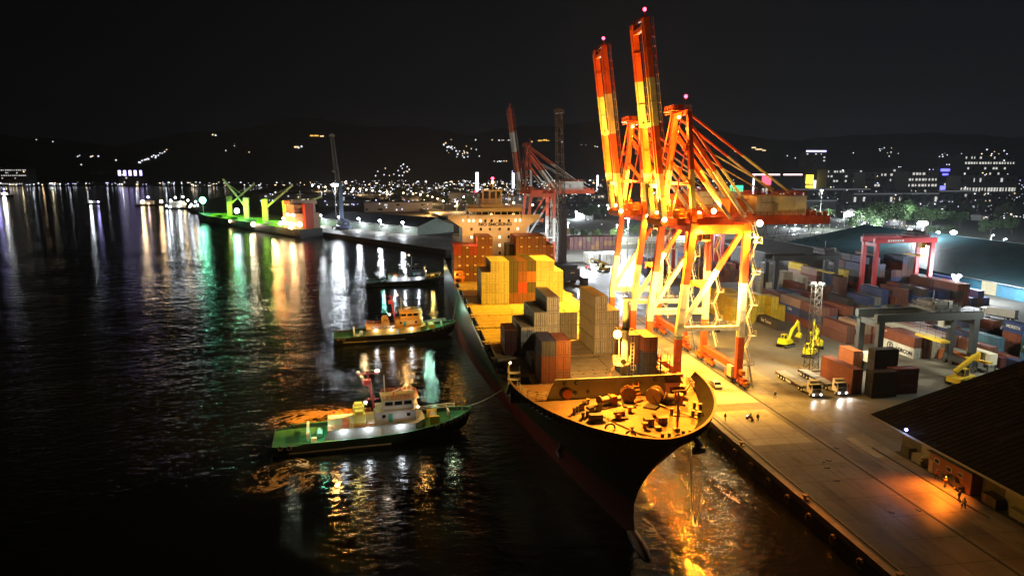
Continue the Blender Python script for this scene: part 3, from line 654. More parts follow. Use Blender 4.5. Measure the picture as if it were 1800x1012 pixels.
# hatch coamings and covers (two or four panels to a bay)
bays = [(29.5, 36, 22), (37, 47.4, 27), (48, 60.6, 30), (61, 74, 31), (75, 88, 31), (89, 101.6, 31), (102.4, 115, 31), (116, 128.6, 31), (129, 141, 31), (141.8, 151, 31)]
for s0, s1, w_ in bays:
    b = MB(); b.box(-w_ / 2 + .4, w_ / 2 - .4, s0 + .3, s1 - .3, 14.9, 16.3); b.build('hatch_coaming', M_steel, ship)
    for k in range(3):
        x0 = -w_ / 2 + w_ * k / 3 + .06; x1 = -w_ / 2 + w_ * (k + 1) / 3 - .06
        b = MB(); b.box(x0, x1, s0 + .1, s1 - .1, 16.32, 16.95, M_hatch)
        for q in range(1, 4): b.box(x0 + .1, x1 - .1, s0 + (s1 - s0) * q / 4 - .04, s0 + (s1 - s0) * q / 4 + .04, 16.95, 17.0, M_hatch)
        for q in range(4):
            for y in (s0 + .6, s1 - .6): xx = x0 + .5 + (x1 - x0 - 1) * q / 3; b.cbox((xx, y, 17.0), (.3, .22, .1), M_steel)
        b.build('hatch_cover', None, ship)
    for sg in (-1, 1):
        if s0 > 36:
            for q in range(2):
                b = MB(); y = s0 + .9 + q * (s1 - s0 - 1.8) ; b.box(sg * (w_ / 2 - .1) - .5, sg * (w_ / 2 - .1) + .5, y - .45, y + .45, 15, 16.9, M_steel); b.cbox((sg * (w_ / 2 + .2), y, 16.95), (1.5, 1.0, .1), M_hatch); b.build('container_pedestal', None, ship)
# side deck gear on the seaward side: pipes, winches, rails
b = MB(); b.rail([(-15.75, s, 15.0) for s in range(30, 150, 15)], 1.1, M_steel, r=.035, step=2.5); b.rail([(15.75, s, 15.0) for s in range(30, 150, 15)], 1.1, M_steel, r=.035, step=2.5); b.build('side_rail', None, ship)
b = MB()
for s in range(32, 148, 4):
    b.cbox((-14.9, s, 15.5), (.9, 1.1 + (s % 3) * .3, .9), M_grey); b.tube((-15.2, s + 1.6, 15.2), (-15.2, s + 3.4, 15.2), .25, 6, M_cream)
b.build('side_deck_fitting', None, ship)
b = MB(); b.tube((-14.9, 33.5, 15), (-14.9, 33.5, 20.3), .09, 6, M_white)
for z in (17.1, 18.3): b.cbox((-13.9, 34, z), (2.2, 1.2, .08), M_white)
for x in (-14.9, -12.9): b.bar((x, 33.4, 15), (x, 33.4, 19.2), .09, mat=M_white); b.bar((x, 34.6, 15), (x, 34.6, 19.2), .09, mat=M_white)
b.build('access_stage', None, ship); MB().ball((-14.7, 33.3, 20.3), .2, G_warm).build('lamp_face', G_warm, ship)
b = MB(); b.tube((12.9, 34, 15), (12.9, 34, 20.5), .09, 6, M_steel)
for z in (17.5, 19.2): b.cbox((13.6, 34.4, z), (2.0, 1.4, .08), M_steel)
for x in (12.7, 14.5): b.bar((x, 33.8, 15), (x, 33.8, 20.3), .1, mat=M_steel); b.bar((x, 35, 15), (x, 35, 20.3), .1, mat=M_steel)
b.build('access_stage', None, ship)
# anchor and chain recess
b = MB(); b.tube((-10.1, 13, 13.4), (-10.6, 12.6, 12.6), .5, 8, M_steel); b.cbox((-10.55, 12.6, 12.2), (.6, 1.9, .6), M_grey); b.build('anchor', None, ship)
b = MB(); b.tube((10.0, 12, 13.6), (10.8, 11.6, 12.4), .5, 8, M_steel); b.cbox((10.7, 11.6, 12.2), (.8, 2.2, .8), M_steel); b.cbox((10.6, 12.6, 11.4), (1.2, .5, 1.2), M_steel); b.build('anchor', None, ship)

# superstructure
CX = -1.5; SF = 155.0
b = MB(); b.box(CX - 11.2, CX + 11.2, SF, SF + 14, 15, 36.6, M_cream)
for z in (17.9, 20.8, 23.7, 26.6, 29.5, 32.4): b.box(CX - 11.25, CX + 11.25, SF - .04, SF + .1, z - .06, z + .06, M_cream)
b.build('deckhouse', None, ship)
b = MB(); b.prism([(CX - 15.9, SF - .4), (CX + 15.9, SF - .4), (CX + 15.9, SF + 4.5), (CX + 9.5, SF + 13), (CX - 9.5, SF + 13), (CX - 15.9, SF + 4.5)], 36.6, 36.9, M_cream)
for sg in (-1, 1):
    b.box(CX + sg * 12.7 - 3.2, CX + sg * 12.7 + 3.2, SF - .5, SF - .35, 36.6, 38.0, M_cream); b.box(CX + sg * 15.9 - .08, CX + sg * 15.9 + .08, SF - .4, SF + 4.5, 36.6, 38.0, M_cream)
    b.plate([(CX + sg * 11.2, SF, 33.5), (CX + sg * 11.2, SF, 36.6), (CX + sg * 15.6, SF, 36.6)], .2, M_cream)
b.build('bridge_wing', None, ship)
b = MB(); b.box(CX - 9.2, CX + 9.2, SF - .2, SF + 9, 36.9, 38.0, M_cream); b.box(CX - 9.0, CX + 9.0, SF + .1, SF + 9, 38.0, 39.1, M_glass); b.box(CX - 9.4, CX + 9.4, SF - .6, SF + 9.3, 39.1, 40.3, M_cream); b.build('wheelhouse', None, ship)
for i in range(9):
    b = MB(); x = CX - 8.8 + i * 2.2; b.box(x - .12, x + .12, SF - .05, SF + .12, 38.0, 39.1, M_cream); b.build('window_post', None, ship)
def win(px, py, lit, w_=.75, h_=.95):
    # windows on the house front
    d = ray(px, py); o0 = Vector((0, 0, CAM_Z)); nrm = Vector((-math.sin(SHIP_R), math.cos(SHIP_R), 0)); t_ = (S(0, SF, 0) - o0).dot(nrm) / d.dot(nrm); q = o0 + d * t_ - S(0, SF, 0)
    x = q.dot(Vector((math.cos(SHIP_R), math.sin(SHIP_R), 0))); z = q.z
    f = MB(); f.box(x - w_ / 2 - .1, x + w_ / 2 + .1, SF - .09, SF - .01, z - h_ / 2 - .1, z + h_ / 2 + .1, M_cream); f = f.build('window', None, ship)
    MB().box(x - w_ / 2, x + w_ / 2, SF - .12, SF - .095, z - h_ / 2, z + h_ / 2).build('pane', glow('cabin_window_light', (1, .80, .46), 2.6) if lit else M_glass, f)
for X, Y, lit in [(330, 302, 1), (380, 305, 1), (415, 305, 1), (470, 306, 1), (508, 306, 0), (558, 306, 0), (622, 306, 0), (693, 306, 0), (748, 303, 1), (782, 302, 1), (400, 372, 0), (473, 372, 0), (545, 372, 0), (622, 371, 0), (693, 371, 0), (765, 369, 1), (400, 436, 1), (622, 435, 1), (693, 432, 0), (622, 499, 1), (675, 499, 1), (622, 560, 0)]:
    win(740 + X / 4.498, 320 + Y / 4.498, lit)
text('NO SMOKING', 1.5, paint('black_lettering_paint', (.04, .035, .03), .6), ship, (CX + .15, SF - .12, 34.7), (R(90), 0, 0), sx=1.22, bold=.04)
b = MB(); b.rail([(CX - 9.3, SF - .5, 40.3), (CX + 9.3, SF - .5, 40.3), (CX + 9.3, SF + 9, 40.3), (CX - 9.3, SF + 9, 40.3)], 1.1, M_cream, r=.05, closed=True); b.build('monkey_island_rail', None, ship)
b = MB(); b.box(CX - 4.2, CX + 3.4, SF + 3, SF + 7, 40.3, 41.6, M_cream)
for x in (-3.6, -1.2, 1.0, 2.8): b.bar((CX + x, SF + 4, 41.6), (CX + x, SF + 4, 46.2), .5, mat=M_cream)
b.box(CX - 4.0, CX + 3.4, SF + 3.6, SF + 4.6, 45.9, 46.4, M_cream); b.tube((CX - .2, SF + 4, 46), (CX - .2, SF + 4, 50.2), .22, 7, M_cream); b.bar((CX - 2, SF + 4, 47.8), (CX + 1.6, SF + 4, 47.8), .16, mat=M_cream); b.bar((CX - 1.3, SF + 3.4, 48.6), (CX + .9, SF + 3.4, 48.6), .35, .2, mat=M_cream)
for x in (-6.6, 5.6, 7.2): b.tube((CX + x, SF + 5, 40.3), (CX + x, SF + 5, 46), .09, 5, M_cream)
b.build('radar_mast', None, ship)
b = MB(); b.box(CX - 4, CX + 4, SF + 15, SF + 24, 15, 43, M_cream); b.box(CX - 3.5, CX + 3.5, SF + 15.5, SF + 23.5, 43, 45, M_steel); b.build('funnel', None, ship)
MB().ball((CX - .2, SF + 3.8, 50.3), .55, G_redl).build('mast_light', G_redl, ship); MB().ball((CX - .2, SF + 3.4, 49.0), .45, G_warm).build('mast_light', G_warm, ship)
for x, z, m in ((CX + 13.5, 41.2, G_warm), (CX - 6.3, 46, G_redl), (CX + 6.8, 42, G_warm)): MB().ball((x, SF + 1, z), .38, m).build('deck_light', m, ship)
b = MB(); b.box(-16.0, -13.0, SF - 2, SF + 6, 24.5, 24.8, M_cream); b.box(-15.8, -13.2, SF - 1, SF + 5, 24.8, 26.6, M_orange); b.bar((-15.6, SF - 2, 21), (-15.6, SF - 2, 27.5), .3, mat=M_orange); b.bar((-15.6, SF + 6, 21), (-15.6, SF + 6, 27.5), .3, mat=M_orange); b.build('lifeboat', None, ship)
b = MB(); b.box(-16.6, -13.4, SF - 16, SF - 13, 18.5, 19.0, M_orange); b.bar((-16.4, SF - 14, 15), (-16.4, SF - 14, 20.5), .5, mat=M_orange); b.bar((-14.0, SF - 14, 15), (-14.0, SF - 14, 20.5), .5, mat=M_orange); b.bar((-16.6, SF - 14, 20.5), (-13.8, SF - 14, 20.5), .5, mat=M_orange); b.build('davit', None, ship)
lamp('davit_lamp', S(-16.9, SF - 15.5, 20), (1, .5, .08), 900, .3)
for t_ in (-9, 0, 8): lamp('deckhouse_lamp', S(CX + t_, SF - 9, 37.5), (1, .52, .20), 2600, .4, 120, S(CX + t_, SF, 27), .6)
for t_ in (-11, 11): lamp('side_deck_lamp', S(t_, SF - 12, 30.5), (1, .38, .10), 1800, .4)

# cargo stacks: (first column x, column step, front s, length, tiers per column, colours from the bottom up)
TIER = ['bottom', 'second', 'third', 'fourth', 'fifth']
def stack(x, s, L, H, cols, place, colno, base=17.02, doors=True):
    n_ = len(cols)
    for k, c in enumerate(cols):
        lab = '%s container, %s, %s column, %s' % (CN[c], ('top tier' if k == n_ - 1 else TIER[k] + ' tier') if n_ > 1 else 'single tier', ORD[colno], place)
        o = container(S(x, s + L / 2, base + k * (H + .03)), c, lab, L, H, SHIP_R, doors, None)
        CARGO.append(o)
        if c in ('rust', 'brown', 'maroon') and s > 120: MB().box(.25, .95, -L / 2 - .14, -L / 2 - .09, H * .78, H * .88).build('number_plate', M_white, o)
CARGO = []
cr = random.Random(11)
def cc(n_, ch): return [cr.choice(ch) for _ in range(n_)]
# rear block before the deckhouse, thirteen across
for i in range(13):
    x = -15.4 + i * 2.57
    n_ = [4, 4, 4, 5, 5, 0, 0, 4, 5, 5, 5, 5, 4][i]
    if n_ == 0: continue
    cl = cc(n_, ['rust', 'rust', 'brown', 'rust'])
    if i in (0, 2) and n_ >= 4: cl[3] = 'red'
    if i == 7: cl = ['maroon', 'dark', 'dark', 'dark']
    stack(x, 142.4 if i != 7 else 146.0, 6.06 if i == 7 else 12.19, 2.9, cl, 'rear block before the deckhouse', i, doors=True)
# middle block, nine across
mid = [['cream'] * 3, ['cream'] * 4, ['cream'] * 4, ['rust', 'dark', 'dark', 'dark'], ['rust', 'red', 'rust', 'brown'], ['brown', 'dark', 'orange', 'dark'], ['cream'] * 4, ['cream'] * 4, ['cream'] * 3]
for i, cl in enumerate(mid): stack(-10.7 + i * 2.52, 102.6, 12.19, 2.9, cl, 'middle block of the ship', i)
# front blocks
for i, cl in enumerate([['grey', 'white'], ['white'] * 3, ['white'] * 4]): stack(-8.9 + i * 2.52, 48.6, 12.19, 2.9, cl, 'stepped block beside the open hatches', i)
for i, cl in enumerate([['cream'] * 2, ['cream'] * 2]): stack(.6 + i * 2.52, 61.4, 12.19, 2.9, cl, 'low block between the stepped and tall blocks', i)
for i, cl in enumerate([['cream'] * 4, ['cream'] * 3]): stack(5.75 + i * 2.52, 48.2, 12.19, 2.9, cl, 'tall block behind the foremast', i)
for i, cl in enumerate([['maroon', 'maroon', 'navy'], ['brown', 'rust', 'rust']]): stack(-8.7 + i * 2.52, 29.4, 6.06, 2.6, cl, 'small block behind the breakwater', i, 16.98)
stack(9.2, 29.6, 6.06, 2.6, ['navy', 'navy', 'rust'], 'block right of the foremast', 0, 16.98); stack(6.65, 31.6, 6.06, 2.6, ['navy', 'maroon', 'brown'], 'lone column half hidden by the foremast', 0, 16.98)
stack(-12.0, 50.0, 6.06, 2.6, ['maroon', 'brown'], 'lone stack nearest the open hatches', 0, 16.98)
stack(-8.9, 37.6, 6.06, 2.6, ['black'], 'lone box in the shadow behind the small block', 0, 16.98); stack(-6.4, 41.2, 6.06, 2.6, ['black', 'dark'], 'lone stack in the shadow behind the small block', 0, 16.98)
# ---------------------------------------------------------------- ship to shore cranes
def band(b, p, q, w, h, cuts, first='r', w2=None, h2=None, up=(0, 1, 0)):
    """a beam painted in red and white bands that change at the heights in cuts"""
    p, q = Vector(p), Vector(q); mats = {'r': M_crane_red, 'w': M_crane_white}; c = first
    w2 = w if w2 is None else w2; h2 = h if h2 is None else h2
    ks = [0.0] + [(z - p.z) / (q.z - p.z) for z in cuts if 0 < (z - p.z) / (q.z - p.z) < 1] + [1.0]
    for a, d in zip(ks, ks[1:]):
        b.bar(p.lerp(q, a), p.lerp(q, d), w + (w2 - w) * a, h + (h2 - h) * a, mats[c], w + (w2 - w) * d, h + (h2 - h) * d, up=up)
        if w > .9:
            e_ = (q - p).normalized() * .12; n_ = max(1, int((d - a) * (q - p).length / 6.5))
            for k_ in range(n_): z_ = p.lerp(q, a + (d - a) * (k_ + .5) / n_); b.bar(z_ - e_, z_ + e_, (w + (w2 - w) * a) * 1.09, (h + (h2 - h) * a) * 1.09, mats[c], up=up)
        c = 'w' if c == 'r' else 'r'
    return b
def stairs(b, x, y, z0, z1, w=2.6, step=3.4, mat=None):
    n_ = max(1, int((z1 - z0) / step)); hh = (z1 - z0) / n_; m = mat or M_crane_white
    for i in range(n_):
        a, c = (y, y + w) if i % 2 == 0 else (y + w, y); z = z0 + i * hh
        b.bar((x, a, z), (x, c, z + hh), .7, .10, m, up=(1, 0, 0)); b.bar((x - .4, a, z + 1), (x - .4, c, z + hh + 1), .06, mat=m); b.bar((x + .4, a, z + 1), (x + .4, c, z + hh + 1), .06, mat=m)
        cc_ = y + w + .5 if i % 2 == 0 else y - .5
        b.cbox((x, cc_, z + hh), (1.6, 1.2, .08), m)
        for dz in (.55, 1.1): b.bar((x - .8, cc_ - .6, z + hh + dz), (x - .8, cc_ + .6, z + hh + dz), .05, mat=m); b.bar((x + .8, cc_ - .6, z + hh + dz), (x + .8, cc_ + .6, z + hh + dz), .05, mat=m)
        for sx in (-.8, .8): b.bar((x + sx, cc_ - .6, z + hh), (x + sx, cc_ - .6, z + hh + 1.1), .05, mat=m)
        if i % 2 == 0: b.bar((x, cc_ + .6, z + hh - 1.6), (x, cc_ + .6, z + hh), .08, mat=m); b.bar((x, y + w / 2, z + hh - 1.8), (x, cc_ + .6, z + hh), .07, mat=m)
def sts_crane(yc, label, hw=10.0, lit=True):
    t = thing('quay_crane', label, 'crane', (0, yc, 0), 0, None)
    X0, X1, XT = 59.4, 74.6, 62.0
    for sy in (-1, 1):
        y = sy * hw
        b = MB(); band(b, (X0, y, 4.6), (X0, y, 16.4), 1.5, 1.3, [14.6]); band(b, (X0, y, 16.4), (XT, y * .98, 41.2), 1.5, 1.3, [27.4], 'w'); b.build('leg', None, t)
        b = MB(); band(b, (X1, y, 4.6), (X1, y, 41.2), 1.5, 1.3, [14.6, 27.4]); b.build('leg', None, t)
        b = MB(); b.bar((X0, y, 17.0), (X1, y, 16.8), 1.0, 1.5 if sy > 0 else 1.0, M_crane_white, up=(0, 0, 1)); b.build('portal_beam', None, t)
        b = MB(); b.cbox((X0 + 9.2, y - .6, 16.3), (1.3, .08, .55), M_steel)
        if sy > 0:
            for k_, wd in enumerate((.5, .7, .5, .9, .4, .8, .6)): b.cbox((X0 + 3 + k_ * 1.1, y - .55, 17.1), (wd, .05, .5), M_grey)
        b.build('number_plate', None, t)
        b = MB(); band(b, (X0 + .6, y, 17.6), (X1 - .2, y * .98, 40.6), .95, .95, [30.5], 'w'); b.build('diagonal_brace', None, t)
        b = MB(); b.bar((XT - .6, y * .98, 39.9), (X1 + .9, y * .98, 39.9), 1.4, 2.0, M_crane_red); b.build('cross_girder', None, t)
    for x in (X0, X1):
        b = MB(); b.bar((x, -hw - .2, 6.9), (x, hw + .2, 6.9), 1.3, 1.5, M_crane_red); b.build('sill_beam', None, t)
        b = MB(); b.bar((x if x > 70 else XT, -hw, 40.2), (x if x > 70 else XT, hw, 40.2), 1.2, 1.9, M_crane_red); b.build('end_tie', None, t)
        for sy in (-1, 1):
            g = thing('bogie', None, None); g.parent = t; g.location = (x, sy * (hw - 1.0), 3.0)
            b = MB(); b.bar((0, -4.6, 2.0), (0, 4.6, 2.0), .8, .7, M_crane_red, up=(0, 0, 1)); b.bar((0, 0, 2.0), (0, 0, 3.4), 1.1, .9, M_crane_red)
            for q in (-3.1, 3.1):
                b.bar((0, q - 2.0, 1.25), (0, q + 2.0, 1.25), .95, .65, M_orange); b.bar((0, q, 1.3), (0, q, 2.2), .7, mat=M_crane_red)
                for e_ in (-1.1, 1.1): b.cbox((.62, q + e_, 1.0), (.5, .7, .7), M_steel); b.cbox((-.62, q + e_, 1.25), (.35, .5, .5), M_orange)
            for s_ in (-1, 1): b.tube((0, s_ * 5.4, 1.0), (0, s_ * 6.1, 1.0), .28, 8, M_steel); b.cbox((0, s_ * 5.2, 1.2), (.8, .5, 1.1), M_orange)
            b.cbox((.1, 2.2 * sy, 3.4), (1.0, 2.4, 1.0), M_orange); b.build('bogie_frame', None, g)
            wm = MB(); wm.tube((-.12, 0, 0), (.12, 0, 0), .36, 10, M_steel); wme = wm.mesh('wheel')
            for q in (-4.2, -2.0, 2.0, 4.2): inst('wheel', wme, g, (0, q, .38))
    # gangway and stair tower on the landside near leg
    b = MB(); stairs(b, X1 + 2.0, -hw - 1.2, 8.0, 40.5)
    for z in (8, 17, 24, 31, 38): b.bar((X1 + .5, -hw, z), (X1 + 2.6, -hw, z - .1), .18, mat=M_crane_white)
    b.build('access_stair', None, t)
    b = MB(); stairs(b, X1 + 1.8, hw - 3.6, 8.0, 40.5); b.build('access_stair', None, t)
    b = MB(); b.bar((X1 + 2.0, -hw - 3.6, 3.2), (X1 + 2.0, -hw - 1.2, 8.0), .9, .1, M_grey, up=(1, 0, 0)); b.cbox((X1 + 1.9, -hw + .8, 8.0), (2.6, 4.6, .12), M_grey); b.cbox((X1 - .4, -hw + 1.8, 6.0), (2.2, 2.4, 2.6), M_cream)
    b.rail([(X1 + .8, -hw - 1.4, 8.0), (X1 + 3.1, -hw - 1.4, 8.0), (X1 + 3.1, -hw + 3, 8.0)], 1.1, M_grey, r=.03, step=1.1)
    for q in (0, 1.6): b.bar((X1 + 1.6 + q * .3, -hw - 2 + q, 3.1), (X1 + 1.6 + q * .3, -hw - 2 + q, 8), .1, mat=M_grey)
    b.build('ground_stair', None, t)
    b = MB(); b.rail([(X1 - 15, -hw - .7, 17.6), (X1, -hw - .7, 17.6)], 1.0, M_crane_white, r=.03); b.rail([(X0 - 1, -hw - 1.1, 15.2), (X0 + 1, -hw - 1.1, 15.2), (X0 + 1, -hw + 1.2, 15.2)], 1.0, M_crane_white, r=.03, step=1); b.rail([(X0 + 1.1, -hw + 1, 8.0), (X0 + 1.1, hw - 1, 8.0)], 1.0, M_orange, r=.03); b.build('hand_rail', None, t)
    # main girders, boom, A frame
    for sy in (-1, 1):
        y = sy * 4.0
        b = MB(); b.bar((57.2, y, 41.4), (98.6, y, 41.4), 1.2, 2.0, M_crane_red); b.rail([(60, y - .9 * (1 if sy < 0 else -1), 42.4), (98, y - .9 * (1 if sy < 0 else -1), 42.4)], 1.0, M_crane_red, r=.05, step=1.6)
        for q in range(14): b.cbox((78 + q * 1.5, y, 42.8), (.6, .8, .8 + .5 * (q % 3)), M_crane_red)
        b.build('main_girder', None, t)
        b = MB(); band(b, (57.0, y, 41.6), (51.0, y, 86.2), 1.25, 2.1, [52.3, 63.0, 73.5], 'w', h2=1.9); band(b, (56.0, y - .25, 43.0), (50.2, y - .25, 85), .25, .5, [52.3, 63, 73.5], 'w')
        b.build('boom_girder', None, t)
        b = MB(); d = Vector((-6.0, 0, 44.6)).normalized(); e_ = Vector((1, 0, .135)).normalized()
        for i in range(22):
            p = Vector((57.0, y, 41.6)) + d * (i * 2.05) + e_ * 1.9; q = p + d * 2.05
            m = M_crane_white if (p.z < 52.3 or 63 < p.z < 73.5) else M_crane_red
            b.bar(p, q, .09, mat=m); b.bar(p, p - e_ * .9, .08, mat=m); b.bar(p - d * .1, p - d * .1 + e_ * .0 + Vector((0, -1.0 * sy, 0)), .07, mat=m); b.bar(p - e_ * .45, q - e_ * .45, .05, mat=m)
        b.build('boom_walkway', None, t)
        b = MB(); b.bar((XT, sy * hw * .98, 41.2), (XT, sy * hw * .98 * .0 + sy * 4.0, 66.2), .0001, .0001, M_crane_red); b = MB()
        band(b, (XT, sy * 9.6, 41.2), (XT + .1, sy * 4.0, 66.2), 1.0, 1.2, [44.5, 53.2], 'r'); b.build('a_frame_leg', None, t)
        for p, q, w_ in (((XT + .5, sy * 4.0, 65.6), (94.4, sy * 4.0, 43.4), .42), ((XT + .6, sy * 4.0, 63.5), (79.0, sy * 4.2, 43.0), .5), ((XT + .6, sy * 4.0, 59.8), (84, sy * 4.0, 48.6), .26)):
            b = MB(); band(b, p, q, w_, w_, [56.5 if w_ < .45 else 53.5], 'r'); b.build('back_stay', None, t)
        b = MB(); band(b, (XT + .4, sy * 4.1, 61.5), (76.8, sy * 4.4, 42.2), .9, .9, [53.0], 'r'); b.build('rear_strut', None, t)
        b = MB(); band(b, (XT + .3, sy * 5.6, 54.8), (72.6, sy * 5.8, 42.0), .75, .75, [50.5], 'r'); b.build('rear_strut', None, t)
        b = MB(); b.bar((XT - 1.2, sy * 3.6, 66.4), (57.9, sy * 3.6, 49.5), .22, mat=M_crane_red); b.bar((XT - .4, sy * 5.2, 60.0), (58.6, sy * 4.4, 42.2), .30, mat=M_crane_red); b.build('fore_stay', None, t)
    b = MB()
    for z, x in ((84.3, 51.25), (63.5, 54.1), (49.5, 56.0)): b.bar((x, -4, z), (x, 4, z), .9, 1.1, M_crane_red if z > 80 or 52 < z < 63 else M_crane_white, up=(1, 0, .1))
    b.bar((51.0, -4.6, 86.4), (51.0, 4.6, 86.4), .6, .8, M_crane_red); b.build('boom_cross_tie', None, t)
    b = MB(); b.bar((XT, -4.6, 66.2), (XT, 4.6, 66.2), 1.1, 1.1, M_crane_red, up=(1, 0, 0)); b.bar((XT, -7.6, 50), (XT, 7.6, 50), .7, .7, M_crane_red, up=(1, 0, 0)); b.build('a_frame_tie', None, t); b = MB(); b.cbox((XT - 1.6, 0, 66.6), (3.4, 6.4, .2), M_crane_red); b.plate([(XT - 3.2, -2.4, 65.8), (XT - .2, -2.4, 66.6), (XT - .2, 2.4, 66.6), (XT - 3.2, 2.4, 65.8)], .15, M_crane_red)
    for y in (-2.6, -.9, .9, 2.6): b.tube((XT - 1.4, y - .25, 67.3), (XT - 1.4, y + .25, 67.3), .75, 12, M_crane_red)
    b.rail([(XT - 3.2, -3.2, 66.7), (XT + 1, -3.2, 66.7), (XT + 1, 3.2, 66.7), (XT - 3.2, 3.2, 66.7)], 1.1, M_crane_red, r=.04, step=1.2, closed=True); b.build('apex_platform', None, t)
    b = MB(); b.bar((57.0, -5.4, 41.0), (57.0, 5.4, 41.0), 1.5, 1.5, M_orange, up=(0, 0, 1))
    for y in (-4, 4): b.tube((56.9, y - 1.1, 41.4), (56.9, y + 1.1, 41.4), 1.0, 10, M_orange)
    b.cbox((59.4, -6.4, 40.6), (3.6, 1.6, .14), M_orange); b.rail([(57.6, -7.2, 40.7), (61.2, -7.2, 40.7)], 1.1, M_orange, r=.035, step=1); b.cbox((60.2, -6.0, 42.0), (1.8, 1.4, 2.4), M_orange); b.build('boom_hinge', None, t)
    b = MB(); b.box(57.4, 64.4, -9.4, -5.2, 42.3, 42.42, M_crane_red); b.box(57.4, 64.4, 5.2, 9.4, 42.3, 42.42, M_crane_red); b.box(62.6, 64.4, -5.2, 5.2, 42.3, 42.42, M_crane_red)
    b.rail([(57.4, -9.4, 42.4), (64.4, -9.4, 42.4), (64.4, 9.4, 42.4), (57.4, 9.4, 42.4)], 1.1, M_orange, r=.045, step=1.1, closed=True); b.build('maintenance_platform', None, t)
    for (x, y, z, w_, h_) in ((58.6, -7.6, 42.4, 1.2, 1.8), (61.2, -8.2, 42.4, .9, 1.3), (63.6, -6.4, 42.4, .8, 2.0), (59.4, 7.4, 42.4, 1.4, 1.6), (63.4, 7.8, 42.4, 1.0, 2.2), (63.6, 2.0, 42.4, 1.2, 1.6)): MB().box(x - w_ / 2, x + w_ / 2, y - w_ / 2, y + w_ / 2, z, z + h_).build('switch_cabinet', M_orange, t)
    b = MB()
    for sy in (-1, 1):
        for i in range(30): q = i / 30; y = sy * (9.6 + (4.0 - 9.6) * q); z = 42.5 + 23.5 * q; b.cbox((XT - .75, y, z), (.06, .55, .06), M_crane_red)
        for dx in (-.27, .27): b.bar((XT - .75, sy * 9.6 + dx, 42.4), (XT - .75, sy * 4.0 + dx, 66.0), .07, mat=M_crane_red)
        for z, y in ((50, 8.0), (57.5, 6.2)): b.cbox((XT - 1.2, sy * y, z), (1.5, 1.6, .1), M_crane_red); b.rail([(XT - 1.9, sy * y - .8, z), (XT - .5, sy * y - .8, z), (XT - .5, sy * y + .8, z), (XT - 1.9, sy * y + .8, z)], 1.0, M_crane_red, r=.04, step=.8, closed=True)
    b.build('a_frame_ladder', None, t)
    b = MB()
    for i in range(7): x = 66 + i * 4.6; b.bar((x, -4, 40.7), (x, 4, 40.7), .5, .6, M_crane_red)
    for i in range(6): x = 66 + i * 4.6; b.bar((x, -4 if i % 2 else 4, 40.9), (x + 4.6, 4 if i % 2 else -4, 40.9), .25, mat=M_crane_red)
    b.build('girder_cross_tie', None, t)
    b = MB(); b.box(79.6, 92.0, -4.6, 4.6, 42.6, 46.9, M_crane_white); b.box(79.3, 92.3, -4.9, 4.9, 46.9, 47.1, M_crane_white); b.rail([(79.5, -4.8, 47.1), (92.1, -4.8, 47.1), (92.1, 4.8, 47.1), (79.5, 4.8, 47.1)], 1.1, M_crane_red, r=.045, step=1.3, closed=True)
    b.cbox((82.2, -4.75, 45.6), (3.2, .12, .12), M_steel)
    b.cbox((84.4, -4.72, 44.6), (.9, .1, 1.9), M_grey)
    for x in (80, 83, 86, 89, 92): b.bar((x, -4.6, 42.6), (x, -4.6, 46.9), .1, .12, M_crane_white)
    b.build('machinery_house', None, t)
    b = MB(); b.box(73.5, 77.6, -3.4, 3.4, 43.2, 46.2, M_orange); b.box(73.3, 77.9, -3.6, 3.6, 46.2, 46.4, M_orange); b.rail([(73.4, -3.5, 46.4), (77.8, -3.5, 46.4)], 1, M_orange, r=.04, step=1); b.build('electrical_house', None, t)
    b = MB(); b.box(66.4, 70.4, -3.6, 3.6, 39.2, 40.0, M_orange)
    b.box(67.2, 69.4, -2.7, -.8, 36.4, 38.9, M_orange); b.box(67.0, 67.2, -2.6, -.9, 36.6, 38.6, M_glass); b.box(67.3, 69.3, -2.76, -2.70, 36.9, 38.4, M_glass)
    for x in (66.8, 70): b.bar((x, -3, 39.2), (x, 3, 39.2), .3, mat=M_orange)
    b.build('trolley', None, t)
    b = MB()
    for x in (67.2, 69.8):
        for y in (-1.6, 1.6): b.bar((x, y, 39.2), (x, y, 26.6), .07, mat=M_steel)
    b.box(66.2, 70.8, -.8, .8, 25.8, 26.6, M_orange); b.box(67.2, 69.8, -3.2, 3.2, 25.2, 25.8, M_orange)
    for y in (-3.1, 3.1): b.bar((67.3, y, 25.2), (67.3, y, 24.4), .25, mat=M_orange); b.bar((69.7, y, 25.2), (69.7, y, 24.4), .25, mat=M_orange)
    b.build('spreader', None, t)
    b = MB()
    for i in range(6):  # festoon loops under the backreach
        x = 79 + i * 3
        for j in range(8): a, c = j / 8, (j + 1) / 8; b.tube((x + 3 * a, -4.9, 40.2 - 12 * a * (1 - a) * 1.3), (x + 3 * c, -4.9, 40.2 - 12 * c * (1 - c) * 1.3), .06, 4, M_black)
    b.build('festoon_cable', None, t)
    b = MB(); b.bar((58.2, -3.6, 41), (48.5, -3.6, 41), .0001); b = MB()
    if lit:
        for p, r_ in (((56.4, -6.3, 41.9), .55), ((56.4, 5.6, 41.9), .45), ((62.8, -7.2, 42.6), .55), ((69.5, -3.4, 43.6), .62), ((77.4, -10.6, 41.2), .75), ((60.0, -3.2, 65.0), .35), ((56.6, -.4, 43.2), .4)):
            f = MB(); f.cbox((p[0], p[1] + .25, p[2] + .35), (r_ * 1.8, .5, .35), M_steel); f = f.build('floodlight', None, t)
            MB().ball(p, r_, G_sod, 8, 6).build('lamp_face', G_sod, f)
